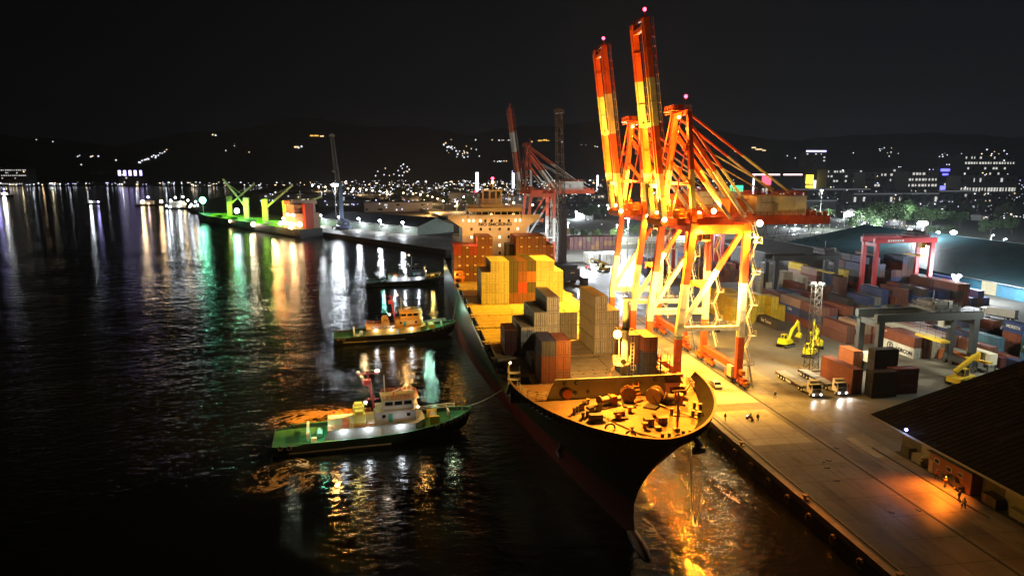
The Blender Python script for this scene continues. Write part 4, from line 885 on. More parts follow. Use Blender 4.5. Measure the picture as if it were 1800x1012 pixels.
    b = MB(); b.tube((XT + .8, 0, 66.8), (XT + .8, 0, 70.0), .09, 5, M_crane_red); b.tube((51.2, -3, 86.8), (51.2, -3, 88.0), .07, 5, M_crane_red); b.build('beacon_pole', None, t)
    for p in ((XT + .8, 0, 70.0), (51.2, -3, 88.2)): MB().ball(p, .42, G_redl if lit else M_red, 8, 5).build('beacon', None, t)
    return t
cr1 = sts_crane(157.0, 'nearer lit red and white quay crane with raised boom, behind the ship bow')
cr2 = sts_crane(191.0, 'farther lit red and white quay crane with raised boom, next to the nearer one', 10.5)
cr3 = sts_crane(378.0, 'unlit distant red and white quay crane behind the deckhouse of the ship', 10.0, lit=False)
for yc, k in ((157.0, 1.0), (191.0, .85)):
    Lp = lambda n, p, e_, r=.35, sp=None, aim=None, col=SODIUM, bl=.5: lamp(n, p, col, e_ * k, r, sp, aim, bl)
    A_ = (1, .44, .025); Y_ = (1, .50, .035)
    # floods at the hinge washing up the boom
    Lp('boom_floodlight', (51.2, yc - 4.6, 43.4), 9e4, .4, 50, (52.0, yc - 4.2, 66), A_)
    Lp('boom_floodlight', (52.4, yc + 1.2, 44.2), 1.5e5, .4, 52, (52.8, yc + 4.0, 66), A_)
    Lp('boom_floodlight', (52.0, yc - 2.4, 43.0), 2.6e5, .4, 80, (55.0, yc - 4.0, 58), A_)
    # floods down on the hatches and the stacks
    Lp('hatch_floodlight', (55.0, yc - 7.0, 40.6), 3.4e5, .5, 96, (32, yc + 4, 17), (1, .48, .02), .7)
    # general lamps in the portal
    Lp('portal_floodlight', (63.0, yc - 11.4, 40.4), 5e4, .4, 110, (62, yc - 8, 10), A_)
    Lp('portal_floodlight', (68.0, yc - 4.6, 37.2), 6.0e4, .4, 120, (67, yc + 2, 3), (1, .62, .24), .5)
    Lp('portal_floodlight', (69.6, yc - 6.2, 44.4), 5e4, .4, 110, (60, yc, 56), (1, .36, .02))
    Lp('portal_floodlight', (77.0, yc - 13.0, 40.6), 1.5e5, .4, 84, (68, yc - 8, 22), Y_)
    Lp('portal_floodlight', (54.6, yc - 8.0, 39.4), 2.2e5, .4, 96, (61, yc - 4, 14), Y_)
    Lp('portal_floodlight', (66.4, yc + 1.0, 22.6), 1.6e4, .3, None, None, Y_)
    Lp('bow_water_spot', (61.0, yc - 12.6, 40.2), 4.0e5, .6, 34, (37, 80, 0), (1, .22, .01))  # added spot aimed at the water by the bow for its orange shine
    Lp('girder_lamp', (64.5, yc - 12.6, 38.4), 9e3, .3, None, None, Y_); Lp('girder_lamp', (72.0, yc - 12.8, 38.2), 7e3, .3, None, None, Y_); Lp('hinge_lamp', (59.8, yc - 5.6, 46.0), 1.1e4, .3, None, None, (1, .36, .02)); Lp('hinge_lamp', (60.2, yc + 5.2, 50.0), 9e3, .3, None, None, (1, .30, .02))
    Lp('apex_floodlight', (57.6, yc + 1.0, 62.6), 1.4e4, .3, None, None, (1, .30, .02))
    Lp('under_boom_lamp', (70.0, yc - 13, 27), 1.1e4, .5, None, None, (1, .72, .34))

# ---------------------------------------------------------------- mobile harbour cranes
def harbour_crane(p, rz, label, zt, blen, bang, k=1.0):
    t = thing('mobile_harbour_crane', label, 'crane', p, rz); t.scale = (k, k, k)
    b = MB(); b.box(-4, 4, -8, 8, 1.2, 2.8, M_dkblue)
    for sx in (-1, 1):
        for sy in (-1, 1): b.bar((sx * 3, sy * 6.5, 2), (sx * 7, sy * 6.5, 2), 1.0, 1.0, M_dkblue); b.tube((sx * 7, sy * 6.5, 0), (sx * 7, sy * 6.5, 2), .4, 8, M_steel); b.cbox((sx * 7, sy * 6.5, .1), (2.4, 2.4, .2), M_steel)
    b.build('undercarriage', None, t)
    wm = MB(); wm.tube((-.5, 0, 0), (.5, 0, 0), .75, 10, M_black); wme = wm.mesh('wheel')
    for sx in (-3.4, 3.4):
        for y in (-6, -4, -2, 2, 4, 6): inst('wheel', wme, t, (sx, y, .75))
    b = MB(); b.box(-3.2, 3.2, -10, 2.5, 3.2, 8.6, M_dkblue); b.box(-3.4, 3.4, -12.5, -8, 3.4, 7.4, M_dkblue); b.cbox((0, -12.55, 5.6), (2.0, .1, .5), M_white); b.build('engine_house', None, t)
    b = MB(); b.bar((0, 1.0, 3.2), (0, .4, zt), 3.4, 3.2, M_dkblue, 2.6, 2.2); b.build('tower', None, t)
    b = MB(); b.box(1.5, 3.4, 1.0, 3.6, zt * .62, zt * .62 + 2.8, M_white); b.box(1.6, 3.3, 3.6, 3.66, zt * .62 + .4, zt * .62 + 2.3, M_glass); b.build('operator_cab', None, t)
    b = MB(); a = R(bang); d = Vector((0, math.cos(a), math.sin(a))); u = Vector((0, -math.sin(a), math.cos(a))); n_ = 18; p0 = Vector((0, 2.0, zt * .55))
    def cr_(i, sx, su): q = i / n_; w = 1.7 * min(1, .35 + q * 3) * (1 - .25 * q); return p0 + d * blen * q + Vector((sx * w, 0, 0)) + u * su * w
    for i in range(n_):
        for sx, su in ((-1, -1), (1, -1), (1, 1), (-1, 1)): b.bar(cr_(i, sx, su), cr_(i + 1, sx, su), .26)
        for (s0, s1) in (((-1, -1), (1, -1)), ((1, -1), (1, 1)), ((1, 1), (-1, 1)), ((-1, 1), (-1, -1))):
            x, y = (s0, s1) if i % 2 else (s1, s0); b.bar(cr_(i, *x), cr_(i + 1, *y), .15); b.bar(cr_(i, *s0), cr_(i, *s1), .15)
    e_ = p0 + d * blen; b.cbox(e_, (5, 1.4, 1.6)); b.tube(e_ + Vector((-1, 0, 1)), e_ + Vector((1, 0, 1)), 1.0, 10)
    b.build('lattice_boom', paint('rusty_grey_lattice_paint', (.24, .20, .15), .6, vary=.3), t)
    b = MB()
    for x in (-.6, .6): b.bar((x, .2, zt + .4), e_ + Vector((x, 0, .8)), .1); b.bar(e_ + Vector((x, .6, 0)), e_ + Vector((x, .6, -blen * .5)), .07)
    b.cbox(e_ + Vector((0, .6, -blen * .5)), (1.6, .8, 1.6)); b.build('hoist_rope', M_steel, t)
    b = MB(); b.tube((-1.3, .4, zt + .5), (1.3, .4, zt + .5), .8, 10); b.build('tower_head', M_dkblue, t)
    return t
harbour_crane((66.0, 304, 3), R(8), 'dark blue mobile harbour crane with upright lattice boom, behind the deckhouse', 34.0, 58, 84)
harbour_crane((-64.0, 608, 3), R(20), 'blue mobile harbour crane with raised lattice boom on the inner quay', 40.0, 62, 70)
o = container((74.0, 296, 3), 'navy', 'navy blue steel box beside the upright harbour crane', 6.06, 2.9)

# ---------------------------------------------------------------- yard gantries
def rtg(p, span, wb, h, label, mat, beam='box', trolley=.6, cabx=None):
    t = thing('yard_gantry_crane', label, 'gantry crane', p, 0)
    for x in (0, span):
        for y in (0, wb):
            b = MB(); b.bar((x, y, 1.6), (x, y, h), 1.5, 1.3, mat); b.build('leg', None, t)
            for dx in (-1.2, 1.2):
                b = MB(); b.tube((x - .35, y + dx, .75), (x + .35, y + dx, .75), .75, 12, M_black); b.tube((x - .38, y + dx, .75), (x + .38, y + dx, .75), .3, 8, mat); b.build('wheel', None, t)
        b = MB(); b.bar((x, -1.2, 2.0), (x, wb + 1.2, 2.0), 1.2, 1.4, mat); b.build('sill_beam', None, t)
        b = MB(); b.bar((x, 0, h - .8), (x, wb, h - .8), 1.1, 1.3, mat); b.build('end_tie', None, t)
    for y in (0, wb):
        b = MB(); b.bar((-1.4, y, h + .9), (span + 1.6, y, h + .9), 1.2, 1.9, mat); b.rail([(-1.4, y - .7, h + 1.8), (span + 1.6, y - .7, h + 1.8)], 1.0, mat, r=.035, step=1.5); b.build('main_girder', None, t)
    x = span * trolley
    b = MB(); b.box(x - 3, x + 3, -.6, wb + .6, h + 2.0, h + 2.7, M_steel); b.box(x - 2.4, x + 1.6, .6, wb - .6, h + 2.7, h + 4.4, M_steel); b.tube((x - 2, 1, h + 3.6), (x - 2, wb - 1, h + 3.6), .9, 10, M_steel); b.rail([(x - 3, -.6, h + 2.7), (x + 3, -.6, h + 2.7), (x + 3, wb + .6, h + 2.7), (x - 3, wb + .6, h + 2.7)], 1.1, M_steel, r=.05, step=1, closed=True); b.bar((x - .4, wb / 2, h + 4), (x - .4, wb / 2, h + 7), .2, mat=M_steel); b.cbox((x + 1.8, 1.4, h + 3.6), (1.4, 1.6, 2.0), M_grey); b.build('trolley', None, t)
    b = MB(); b.box(x + 2.2, x + 4, wb * .3, wb * .3 + 2.2, h - 2.6, h - .2, M_yellow if mat is M_red else M_grey); b.build('operator_cab', None, t)
    b = MB(); b.box(x - 1.2, x + 1.2, -1.4, wb + 1.4 - 1.0, h - 5.6, h - 5.1, M_yellow)
    for dx in (-1, 1):
        for y in (1, wb - 1): b.bar((x + dx, y, h - 5.1), (x + dx, y, h + 2), .06, mat=M_steel)
    b.build('spreader', None, t)
    b = MB(); b.box(-1.0, 1.0, wb * .25, wb * .75, 2.8, 4.9, M_cream); b.build('power_pack', None, t)
    b = MB()
    for i in range(int((h - 3) / .45)): b.cbox((.95, .2, 3 + i * .45), (.1, .5, .05), M_grey)
    b.bar((1.0, -.05, 3), (1.0, -.05, h), .06, mat=M_grey); b.bar((1.0, .45, 3), (1.0, .45, h), .06, mat=M_grey); b.build('ladder', None, t)
    return t
M_dkgantry = paint('slate_gantry_paint', (.030, .036, .042), .6, vary=.3)
r1 = rtg((111.8, 149.0, 3), 25.8, 7.3, 13.6, 'dark slate yard gantry crane nearest the quay, over brown and white containers', M_dkgantry, trolley=.66)
r2 = rtg((179.0, 244.8, 3), 24.0, 7.6, 22.0, 'red yard gantry crane beside the teal warehouse', M_red, trolley=.8)
b = MB()
for k_, w_ in enumerate((.9, .5, .7, .6, .8, .5, .7)): b.cbox((4.5 + k_ * 1.0, -.66, 22.9), (w_, .06, .8), M_white)
b.build('painted_name', None, r2)
r3 = rtg((142.4, 254.0, 3), 26.0, 7.3, 14.6, 'grey yard gantry crane behind the yellow container stack', M_dkgantry, trolley=.9)
r4 = rtg((119.0, 305.0, 3), 24.0, 7.3, 20.5, 'red yard gantry crane seen through the legs of the quay cranes', M_red, trolley=.3)
# ---------------------------------------------------------------- stacks in the yard
# every box: (x, y) of its front corner nearest the quay, colours from the bottom up
YN = [0]
def ystack(x, y, cols, place, L=12.19, H=2.75, axis='y', doors=False, txt=None):
    out_ = []
    for k, c in enumerate(cols):
        n_ = len(cols); lab = '%s container, %s, %s' % (CN[c], 'on the ground' if n_ == 1 else ('topmost' if k == n_ - 1 else TIER[k] + ' tier'), place)
        if axis == 'y': p, rz = (x + 1.22, y + L / 2, 3.02 + k * (H + .02)), 0
        else: p, rz = (x + L / 2, y + 1.22, 3.02 + k * (H + .02)), R(90)
        out_.append(container(p, c, lab, L, H, rz, doors))
    return out_
yr = random.Random(21)
def cols_(n_, ch): return [yr.choice(ch) for _ in range(n_)]
MIX = ['rust', 'brown', 'brown', 'maroon', 'navy', 'dark', 'tan', 'blue', 'grey', 'rust']
# yellow stack behind the crane leg
for i, (dx, n_, dy) in enumerate(((0, 3, 0), (2.6, 3, 0), (5.4, 3, 0), (8.2, 2, 4), (10.8, 3, 4), (13.4, 3, 0), (16.0, 2, 0))):
    ystack(102.4 + dx, 208 + dy, ['yellow'] * n_, '%s column of the yellow stack' % ORD[i], 6.06, 2.9)
for i in range(3): ystack(103 + i * 2.7, 215.5, ['yellow'] * 3, '%s column behind the yellow stack' % ORD[i], 12.19, 2.9)
s = ystack(112.4, 197.4, ['dark'], 'alone before the yellow stack, cream script on its side', 12.19, 2.75)
box_text(s[0], 'Sea Tower', 1.5, 'cream', y=1.0)
# long row behind the excavators
row = [(['rust', 'navy', 'brown'], 191), (['rust', 'blue', 'tan'], 203.6), (['brown', 'brown'], 178.4), (['brown', 'maroon', 'brown'], 216.2)]
for (cl, y) in row: 
    s = ystack(123.4, y, cl, 'first column behind the excavators, %s' % {191: 'second bay', 203.6: 'third bay', 178.4: 'nearest bay', 216.2: 'farthest bay'}[y])
    if y == 203.6: box_text(s[1], 'CMA', 1.3, 'white')
for i in range(1, 5):
    for j, y in enumerate((178.4, 191, 203.6, 216.2)):
        n_ = yr.choice([1, 2, 2, 3]) if y > 180 else yr.choice([1, 2])
        ystack(123.4 + i * 2.62, y, cols_(n_, MIX), '%s column, %s bay, behind the excavators' % (ORD[i], ORD[j]))
# cream and tan stacks left of the grey gantry
for i, (x, y, cl, L) in enumerate([(146.5, 268, ['brown', 'cream', 'white', 'white'], 6.06), (152, 262, ['grey', 'cream', 'cream'], 6.06), (140.5, 262, ['cream', 'cream', 'white'], 6.06), (150, 249, ['brown', 'rust'], 12.19), (157.5, 243, ['brown', 'brown'], 12.19), (160.2, 243, ['cream'], 12.19), (166.0, 246, ['brown', 'brown', 'brown'], 6.06), (143, 244, ['cream'], 12.19), (145.6, 244, ['cream'], 12.19), (169, 268, ['tan', 'rust', 'tan'], 12.19), (172, 262, ['green', 'navy', 'navy'], 6.06), (178.5, 264, ['navy', 'yellow', 'yellow'], 6.06), (161.5, 266, ['cream', 'cream'], 6.06), (175, 240, ['cream', 'white'], 6.06), (171, 282, ['tan', 'tan', 'yellow'], 12.19)]):
    PL = ['white topped stack left of the grey gantry', 'cream stack beside the white topped one', 'cream stack nearest the quay cranes', 'low stack before the cream boxes', 'brown pair before the grey gantry leg', 'single box beside the brown pair', 'brown stack under the grey gantry', 'flat cream box near the gantry leg', 'second flat cream box near the gantry leg', 'tan stack inside the grey gantry', 'navy stack inside the grey gantry', 'yellow stack right of the grey gantry leg', 'short cream stack inside the grey gantry', 'small white stack right of the brown stack', 'yellow topped stack at the back of the grey gantry'][i]
    s = ystack(x, y, cl, PL, L, 2.8)
    if i == 0: 
        for q in (2, 3):
            b = MB()
            for a in range(14): b.bar((-1.27, math.cos(a * .4488) * .95, 1.4 + math.sin(a * .4488) * .95), (-1.27, math.cos((a + 1) * .4488) * .95, 1.4 + math.sin((a + 1) * .4488) * .95), .2, .05, up=(1, 0, 0))
            b.build('ring_emblem', M_black, s[q])
# rows right of the grey gantry, toward the red one
k = 0
for bx, by, nx, ny in ((184, 226, 8, 2), (206, 226, 3, 2), (150, 218, 12, 1), (186, 262, 9, 2)):
    for i in range(nx):
        for j in range(ny):
            n_ = yr.choice([1, 2, 3]) if by < 250 else yr.choice([3, 4, 5])
            k += 1
            ystack(bx + i * 2.62, by + j * 12.7, cols_(n_, ['blue', 'navy', 'brown', 'dark', 'grey', 'rust', 'blue', 'brown', 'maroon']) if by < 250 else cols_(n_, ['brown', 'maroon', 'dark', 'navy', 'dark']), '%s column, %s bay, %s rows' % (ORD[i], ORD[j], {184: 'low blue', 206: 'outer blue', 150: 'low dark', 186: 'tall dark'}[bx]))
# brown and white stack under the near dark gantry
T = [(131.6, 161.4, ['white', 'rust']), (134.3, 161.4, ['brown', 'brown']), (137.0, 161.4, ['cream', 'cream']), (139.7, 161.4, ['tan', 'tan']), (142.4, 161.4, ['brown', 'brown'])]
for i, (x, y, cl) in enumerate(T):
    s = ystack(x, y, cl, 'wide block under the dark gantry, %s column' % ORD[i], 12.19, 2.9, doors=True)
    if i == 0:
        b = MB()
        for a in range(18): b.bar((-1.27, 3.2 + math.cos(a * .349) * 1.05, 1.45 + math.sin(a * .349) * 1.05), (-1.27, 3.2 + math.cos((a + 1) * .349) * 1.05, 1.45 + math.sin((a + 1) * .349) * 1.05), .24, .05, up=(1, 0, 0))
        b.box(-1.28, -1.24, 3.0, 3.4, .6, 1.6); b.tube((-1.27, 3.2, 1.9), (-1.23, 3.2, 1.9), .3, 10); b.build('ring_emblem', M_black, s[0])
        box_text(s[0], 'LORCON', 1.5, 'black', y=-2.4, z=1.2)
        MB().box(-1.29, -1.24, 5.0, 5.6, 2.1, 2.35).build('number_plate', M_white, s[1])
T2 = [(131.6, 174.2, ['maroon', 'brown']), (134.3, 174.2, ['cream', 'cream', ]), (137.0, 174.2, ['cream', 'white']), (139.7, 174.2, ['tan', 'tan']), (142.4, 174.2, ['dark', 'brown']), (145.1, 174.2, ['maroon', 'brown'])]
for i, (x, y, cl) in enumerate(T2): ystack(x, y, cl, 'second row under the dark gantry, %s column' % ORD[i], 12.19, 2.9)
for i, (x, y, cl) in enumerate([(139.0, 152.0, ['orange']), (141.7, 152, ['grey']), (144.4, 151, ['grey', 'brown']), (147.1, 150, ['maroon']), (150, 150, ['rust']), (149.5, 165, ['dark', 'navy']), (152.2, 165, ['brown', 'brown']), (155, 172, ['navy', 'dark', 'navy']), (158, 178, ['dark', 'maroon', 'brown'])]):
    ystack(x, y, cl, 'loose rows past the wide block, %s one' % ORD[i])
# blue stack with shipping line names, at the frame edge
for i, (x, y, cl) in enumerate([(156.6, 148, ['sky', 'green', 'blue']), (159.3, 148, ['dark', 'green']), (162.5, 160, ['brown', 'rust', 'blue']), (166, 164, ['dark', 'dark']), (170, 160, ['dark']), (153, 158, ['sky', 'sky']), (148.6, 138, ['navy'])]):
    s = ystack(x, y, cl, 'blue group by the near shed, %s from quay' % ORD[i], 6.06 if i in (0, 1, 2, 3, 4) else 12.19, 2.9)
    if i == 0: box_text(s[2], 'MORETA', 1.15, 'white'); box_text(s[1], 'GOTHONG.PH', .75, 'cream'); 
    if i == 2: box_text(s[2], 'MORETA', 1.15, 'white')
    if i == 6: box_text(s[0], 'CMA', 1.4, 'white'); box_text(s[0], 'CGM', .6, 'white', z=.5, y=.6)
for i in range(6): ystack(168 + (i % 3) * 2.7, 178 + (i // 3) * 7, cols_(1 + i % 2, ['navy', 'rust', 'dark', 'blue']), 'back corner past the blue group, %s one' % ORD[i], 6.06)
# dark red boxes beside the trucks and before the near shed
ystack(96.8, 136.6, ['rust', 'rust'], 'long dark red pair beside the parked truck', 12.19, 2.85, doors=True)
s = ystack(106.0, 135.2, ['maroon', 'maroon'], 'lettered boxes before the near shed', 6.06, 2.9, 'x')
for q in s: text('CONCRETA', .82, paint('faded_lettering', (.16, .13, .12), .7), q, (-1.25, 0, 1.9), (R(90), 0, R(-90)))
ystack(105.4, 141.4, ['dark', 'dark', 'black'], 'tall dark boxes behind the lettered pair', 6.06, 2.9, 'x'); ystack(99.6, 133.6, ['black', 'black'], 'black pair beside the lettered boxes', 6.06, 2.9, 'x')
ystack(108.2, 153, ['orange', 'orange'], 'orange pair beyond the gantry leg', 6.06, 2.6, 'y')
# far rows by the basin end
for i in range(12):
    ystack(96.5 + i * 2.8, 424.5, cols_(3, ['maroon', 'brown', 'maroon']), 'brown wall by the far basin, %s column' % ORD[i], 12.19, 2.75)
for i in range(6):
    for kx in range(2):
        n_ = 2
        ystack(91.8 + i * 2.75 + (1.4 if i > 1 else 0), 356 + kx * 7, ['white'] * n_ if not (i == 1 and kx == 0) else ['dark', 'white'], 'white lit block on the far apron, %s column%s' % (ORD[i], ' behind' if kx else ''), 6.06, 2.75, doors=False)
for i in range(4): ystack(110.5 + i * 2.65, 316, ['navy', 'navy', 'navy'] if i < 2 else ['maroon', 'brown', 'maroon'], 'dark block seen between the quay crane legs, %s column' % ORD[i], 12.19)
for i in range(9): ystack(136 + i * 2.65, 330, cols_(4, ['navy', 'dark', 'navy', 'brown']), 'tall dark rows behind the red gantry, %s column' % ORD[i], 12.19)
for i in range(10): ystack(122 + i * 2.65, 290, cols_(2 + i % 2, ['brown', 'maroon', 'rust']), 'brown row between the red gantries, %s column' % ORD[i], 12.19)

# ---------------------------------------------------------------- sheds
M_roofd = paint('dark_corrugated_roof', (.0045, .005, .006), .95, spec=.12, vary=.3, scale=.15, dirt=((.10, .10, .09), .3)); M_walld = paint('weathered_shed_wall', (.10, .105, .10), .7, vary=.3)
M_teal = paint('teal_corrugated_roof', (.045, .105, .12), .5, vary=.3, scale=.08, dirt=((.10, .12, .12), .4)); M_bluewall = paint('blue_shed_wall', (.06, .19, .28), .6, vary=.25)
def shed(label, x0, x1, y0, y1, ze, zr, roofm, wallm, over=1.2, doors=0, doorm=None, group=None, rz=0, origin=(0, 0), sheets=True, xr=None, name='warehouse'):
    """a long gable shed: eaves along y at x0 and x1"""
    t = thing(name, label, 'warehouse', (origin[0], origin[1], 3), rz, group)
    xm = (x0 + x1) / 2 if xr is None else xr; ze -= 3; zr -= 3
    b = MB(); b.box(x0 + over, x0 + over + .3, y0 + .5, y1 - .5, 0, ze); b.box(x1 - over - .3, x1 - over, y0 + .5, y1 - .5, 0, ze)
    for y in (y0 + .5, y1 - .8): b.add([(x0 + over + .31, y, 0), (x1 - over - .31, y, 0), (x1 - over - .31, y, ze), (xm, y, zr - .1), (x0 + over + .31, y, ze)], [(0, 1, 2, 3, 4)])
    b.build('wall', wallm, t)
    for (xa, za, xb, zb, nm) in ((x0, ze - .35, xm, zr, 'roof_slope'), (xm, zr, x1, ze - .35, 'roof_slope')):
        b = MB(); n_ = int((y1 - y0) / 1.1) if sheets else 1; p = (y1 - y0) / n_
        vs = []
        for i in range(n_):
            yy = y0 + p * i
            for dy, dz in ((0, .05), (.18, .05), (.3, 0), (.88, 0)) if sheets else ((0, 0),): vs.append((yy + p * dy, dz))
        vs.append((y1, .05 if sheets else 0)); m = len(vs)
        b.add([(xa, y, za + dz) for y, dz in vs] + [(xb, y, zb + dz) for y, dz in vs], [(i, m + i, m + i + 1, i + 1) for i in range(m - 1)])
        b.build(nm, roofm, t)
    b = MB(); b.bar((xm, y0, zr + .12), (xm, y1, zr + .12), .9, .15); b.build('ridge_cap', roofm, t)
    b = MB(); b.box(x0 - .16, x0 - .02, y0, y1, ze - .5, ze - .2); b.build('gutter', M_grey, t)
    for i in range(doors):
        y = y0 + (y1 - y0) * (i + .5) / doors; b = MB(); b.box(x0 + over - .14, x0 + over - .02, y - 3.2, y + 3.2, 0, min(5.5, ze - 1))
        for q in range(9): b.box(x0 + over - .18, x0 + over - .14, y - 3.2, y + 3.2, .3 + q * .58, .4 + q * .58)
        b.build('shutter_door', doorm or M_grey, t)
    return t
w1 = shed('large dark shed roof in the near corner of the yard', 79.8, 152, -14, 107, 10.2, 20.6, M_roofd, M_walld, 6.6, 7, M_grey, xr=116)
w2 = shed('long teal roofed shed behind the red gantry, with blue doors', 229, 330, 196, 400, 9.2, 19.0, M_teal, M_bluewall, 2.5, 9, paint('blue_shutter_paint', (.07, .25, .36), .5), xr=283)
shed('low grey shed left of the teal one', 176, 214, 300, 372, 12, 15.5, paint('grey_shed_roof', (.13, .135, .13), .6, vary=.3, scale=.1), M_walld, 1.2, 0, sheets=True)
b = MB(); b.box(230.9, 231.3, 242, 249, 3.2, 8.2, glow('lit_doorway', (1, .93, .62), .9))
for z in (4.2, 5.4, 6.6): b.box(230.8, 231.35, 242, 249, z, z + .1, M_cream)
for y in (244.3, 246.7): b.box(230.8, 231.35, y, y + .12, 3.2, 8.2, M_cream)
b.build('lit_store_doorway', None, w2, loc=(0, 0, -3))
# clutter along the near shed wall: site office, crates, pallets
t = thing('site_office', 'reddish site office cabin against the near shed wall, with small windows', 'cabin', (84.6, 88.8, 3))
MB().box(0, 2.4, 0, 9.0, .1, 3.6).build('cabin_wall', paint('reddish_cabin_paint', (.32, .13, .09), .6, vary=.2), t)
MB().box(-.3, 2.4, -.2, 9.2, 3.6, 3.75).build('cabin_roof', M_walld, t)
for y, z in ((1.6, 2.4), (4.0, 2.3), (6.6, 2.6)): f = MB().box(-.06, -.01, y, y + 1.1, z - .4, z + .4).build('window', M_white, t); MB().box(-.09, -.062, y + .1, y + 1.0, z - .3, z + .3).build('pane', M_glass, f)
MB().box(-.07, -.01, 7.9, 8.8, .1, 2.2).build('door', paint('tan_door', (.5, .34, .2), .5), t)
for i, (x, y, dx, dy, dz, m, lb) in enumerate([(84.8, 99.5, 1.6, 2.4, 1.5, M_grey, 'grey crate by the shed wall past the cabin'), (85.0, 103.0, 1.4, 1.8, 1.8, M_walld, 'dark crate at the far end of the shed wall'), (84.6, 84.0, 2.0, 2.6, 1.7, M_steel, 'dark crate behind the parked pickup'), (85.2, 79.2, 1.6, 3.0, 1.4, M_grey, 'grey crate by the shed wall nearest the frame edge')]):
    b = MB(); b.box(0, dx, 0, dy, .15, dz)
    for q in range(4): b.box(-.04, dx + .04, dy * q / 3 - .05, dy * q / 3 + .05, .1, dz + .03)
    for q in range(3): b.box(0, dx, dy * q / 2.3, dy * q / 2.3 + .15, 0, .15)
    o = b.build('crate', m, None, loc=(x, y, 3.01)); tag(o, lb, 'crate')
b = MB(); b.box(0, .22, 0, 26, 0, .16); o = b.build('pavement_kerb', M_steel, None, loc=(81.6, 82, 3.0)); tag(o, 'low dark kerb line before the near shed', kind='structure')
# lamp under the shed eave
t = thing('eave_lamp', 'small violet white lamp on the eave of the near shed', 'lamp', (79.2, 97.0, 10.6))
MB().tube((0, 0, -.8), (0, 0, .3), .05, 5).build('bracket', M_grey, t); MB().ball((0, 0, .35), .26, G_violet).build('lamp_face', G_violet, t)
lamp('eave_lamp_light', (78.8, 97.4, 10.9), (.45, .6, 1), 260, .2)
t = thing('wall_floodlight', 'sodium floodlight under the near shed eave over the pickup', 'lamp', (82.4, 91.6, 8.7))
MB().cbox((0, 0, .3), (.5, .6, .2)).build('lamp_head', M_steel, t); MB().ball((-.1, 0, .1), .16, G_sod).build('lamp_face', G_sod, t)
lamp('wall_flood_light', (82.2, 91.4, 8.4), (1, .20, .012), 15000, .25, 112, (80.0, 91.0, 3), .9)

# left basin shed
t = shed('long low shed by the inner basin with a lit strip of windows', -10, 30, 0, 150, 9.5, 15.5, M_roofd, paint('pale_green_shed_wall', (.22, .27, .22), .7, vary=.2), 1.5, 5, M_grey, rz=R(38), origin=(8, 548))
for i in range(8):
    b = MB(); y = 10 + i * 17; b.box(-8.62, -8.55, y, y + 8, 3.4, 4.8); f = b.build('window', M_white, t); MB().box(-8.68, -8.63, y + .3, y + 7.7, 3.6, 4.6).build('pane', glow('dim_window_light', (.85, 1, .8), .28), f)

# ---------------------------------------------------------------- lit masts and lamps round the yard
G_dock = 'white lamps along the inner basin shed'
flood_mast((-73.5, 650, 3), 37, 'tall floodlight mast on the inner quay with a dazzling white head', G_cool, 2.6, (COOL, 6.5e4), 3, w=1.5)
for i in range(5):
    q = Vector((8, 548, 3)) + Matrix.Rotation(R(38), 3, 'Z') @ Vector((-12.2, 14 + i * 31, 0))
    lamp_post(q, 9.2, 'white lamp standing by the basin shed wall, %s from the near gable' % ORD[i], 'dock_lamp', G_cool, 1.25, (COOL, 1.3e4), arm=1.0, group=G_dock, reach=(-.8, -.6))
flood_mast((209.5, 238, 3), 9.5, 'floodlight mast beside the red gantry, before the teal shed', G_cool, 1.3, (COOL, 4.5e4), 3, w=.8)
flood_mast((267.0, 330, 3), 22.5, 'brightest white floodlight mast rising behind the red gantry', G_cool, 2.2, (COOL, 8e4), 3, w=1.2)
for i, (px, py, r_) in enumerate(((1598, 405, 1.7), (1648, 409, 1.2), (1675, 409, 2.1))):
    p = aty(px, py, 430); lamp_post((p.x, 430, 3), p.z - 3, 'white lamp behind the teal shed roof, %s in the row' % ORD[i], 'yard_lamp', G_cool, r_, (COOL, 6e4), arm=.6, group='lamps behind the teal shed')
flood_mast((352, 560, 3), 33, 'slim lamp mast among the palms behind the yard', G_cool, 1.3, (COOL, 8e4), 2, w=.8)
fm_ = flood_mast((98.6, 155.8, 3), 22, 'dark lattice floodlight mast beside the excavators', glow('idle_lamp_glass', (.8, .85, .7), .25), .7, None, 6, True, w=1.25)
MB().box(-2.4, 2.4, -2.2, 2.2, 0, .55).build('plinth', M_conc, fm_)
lamp('yard_floodlight', (98.6, 153.0, 27.5), (1, .93, .66), 5.5e4, .8, 150, (108, 172, 3), .6); lamp('yard_floodlight', (99.5, 158.0, 27.0), (.98, .95, .72), 3.5e4, .8, 130, (140, 190, 3), .6)
flood_mast((118, 372, 3), 24, 'white floodlight mast on the far apron', G_cool, 1.2, (COOL, 2.6e5), 3, w=1.0)
lamp('far_apron_light', (84, 338, 14), COOL, 4.5e4, .6); lamp('far_apron_light', (70, 396, 16), COOL, 5e4, .6); lamp('yard_back_light', (150, 285, 22), (.95, .96, 1), 1.6e4, .7); lamp('yard_back_light', (175, 205, 24), (.95, .96, .95), 7e3, .7); lamp('yard_front_light', (147, 138, 24), (.95, .98, .8), 2.4e4, .7)
lamp('teal_shed_light', (214, 232, 16), COOL, 4e4, .6)
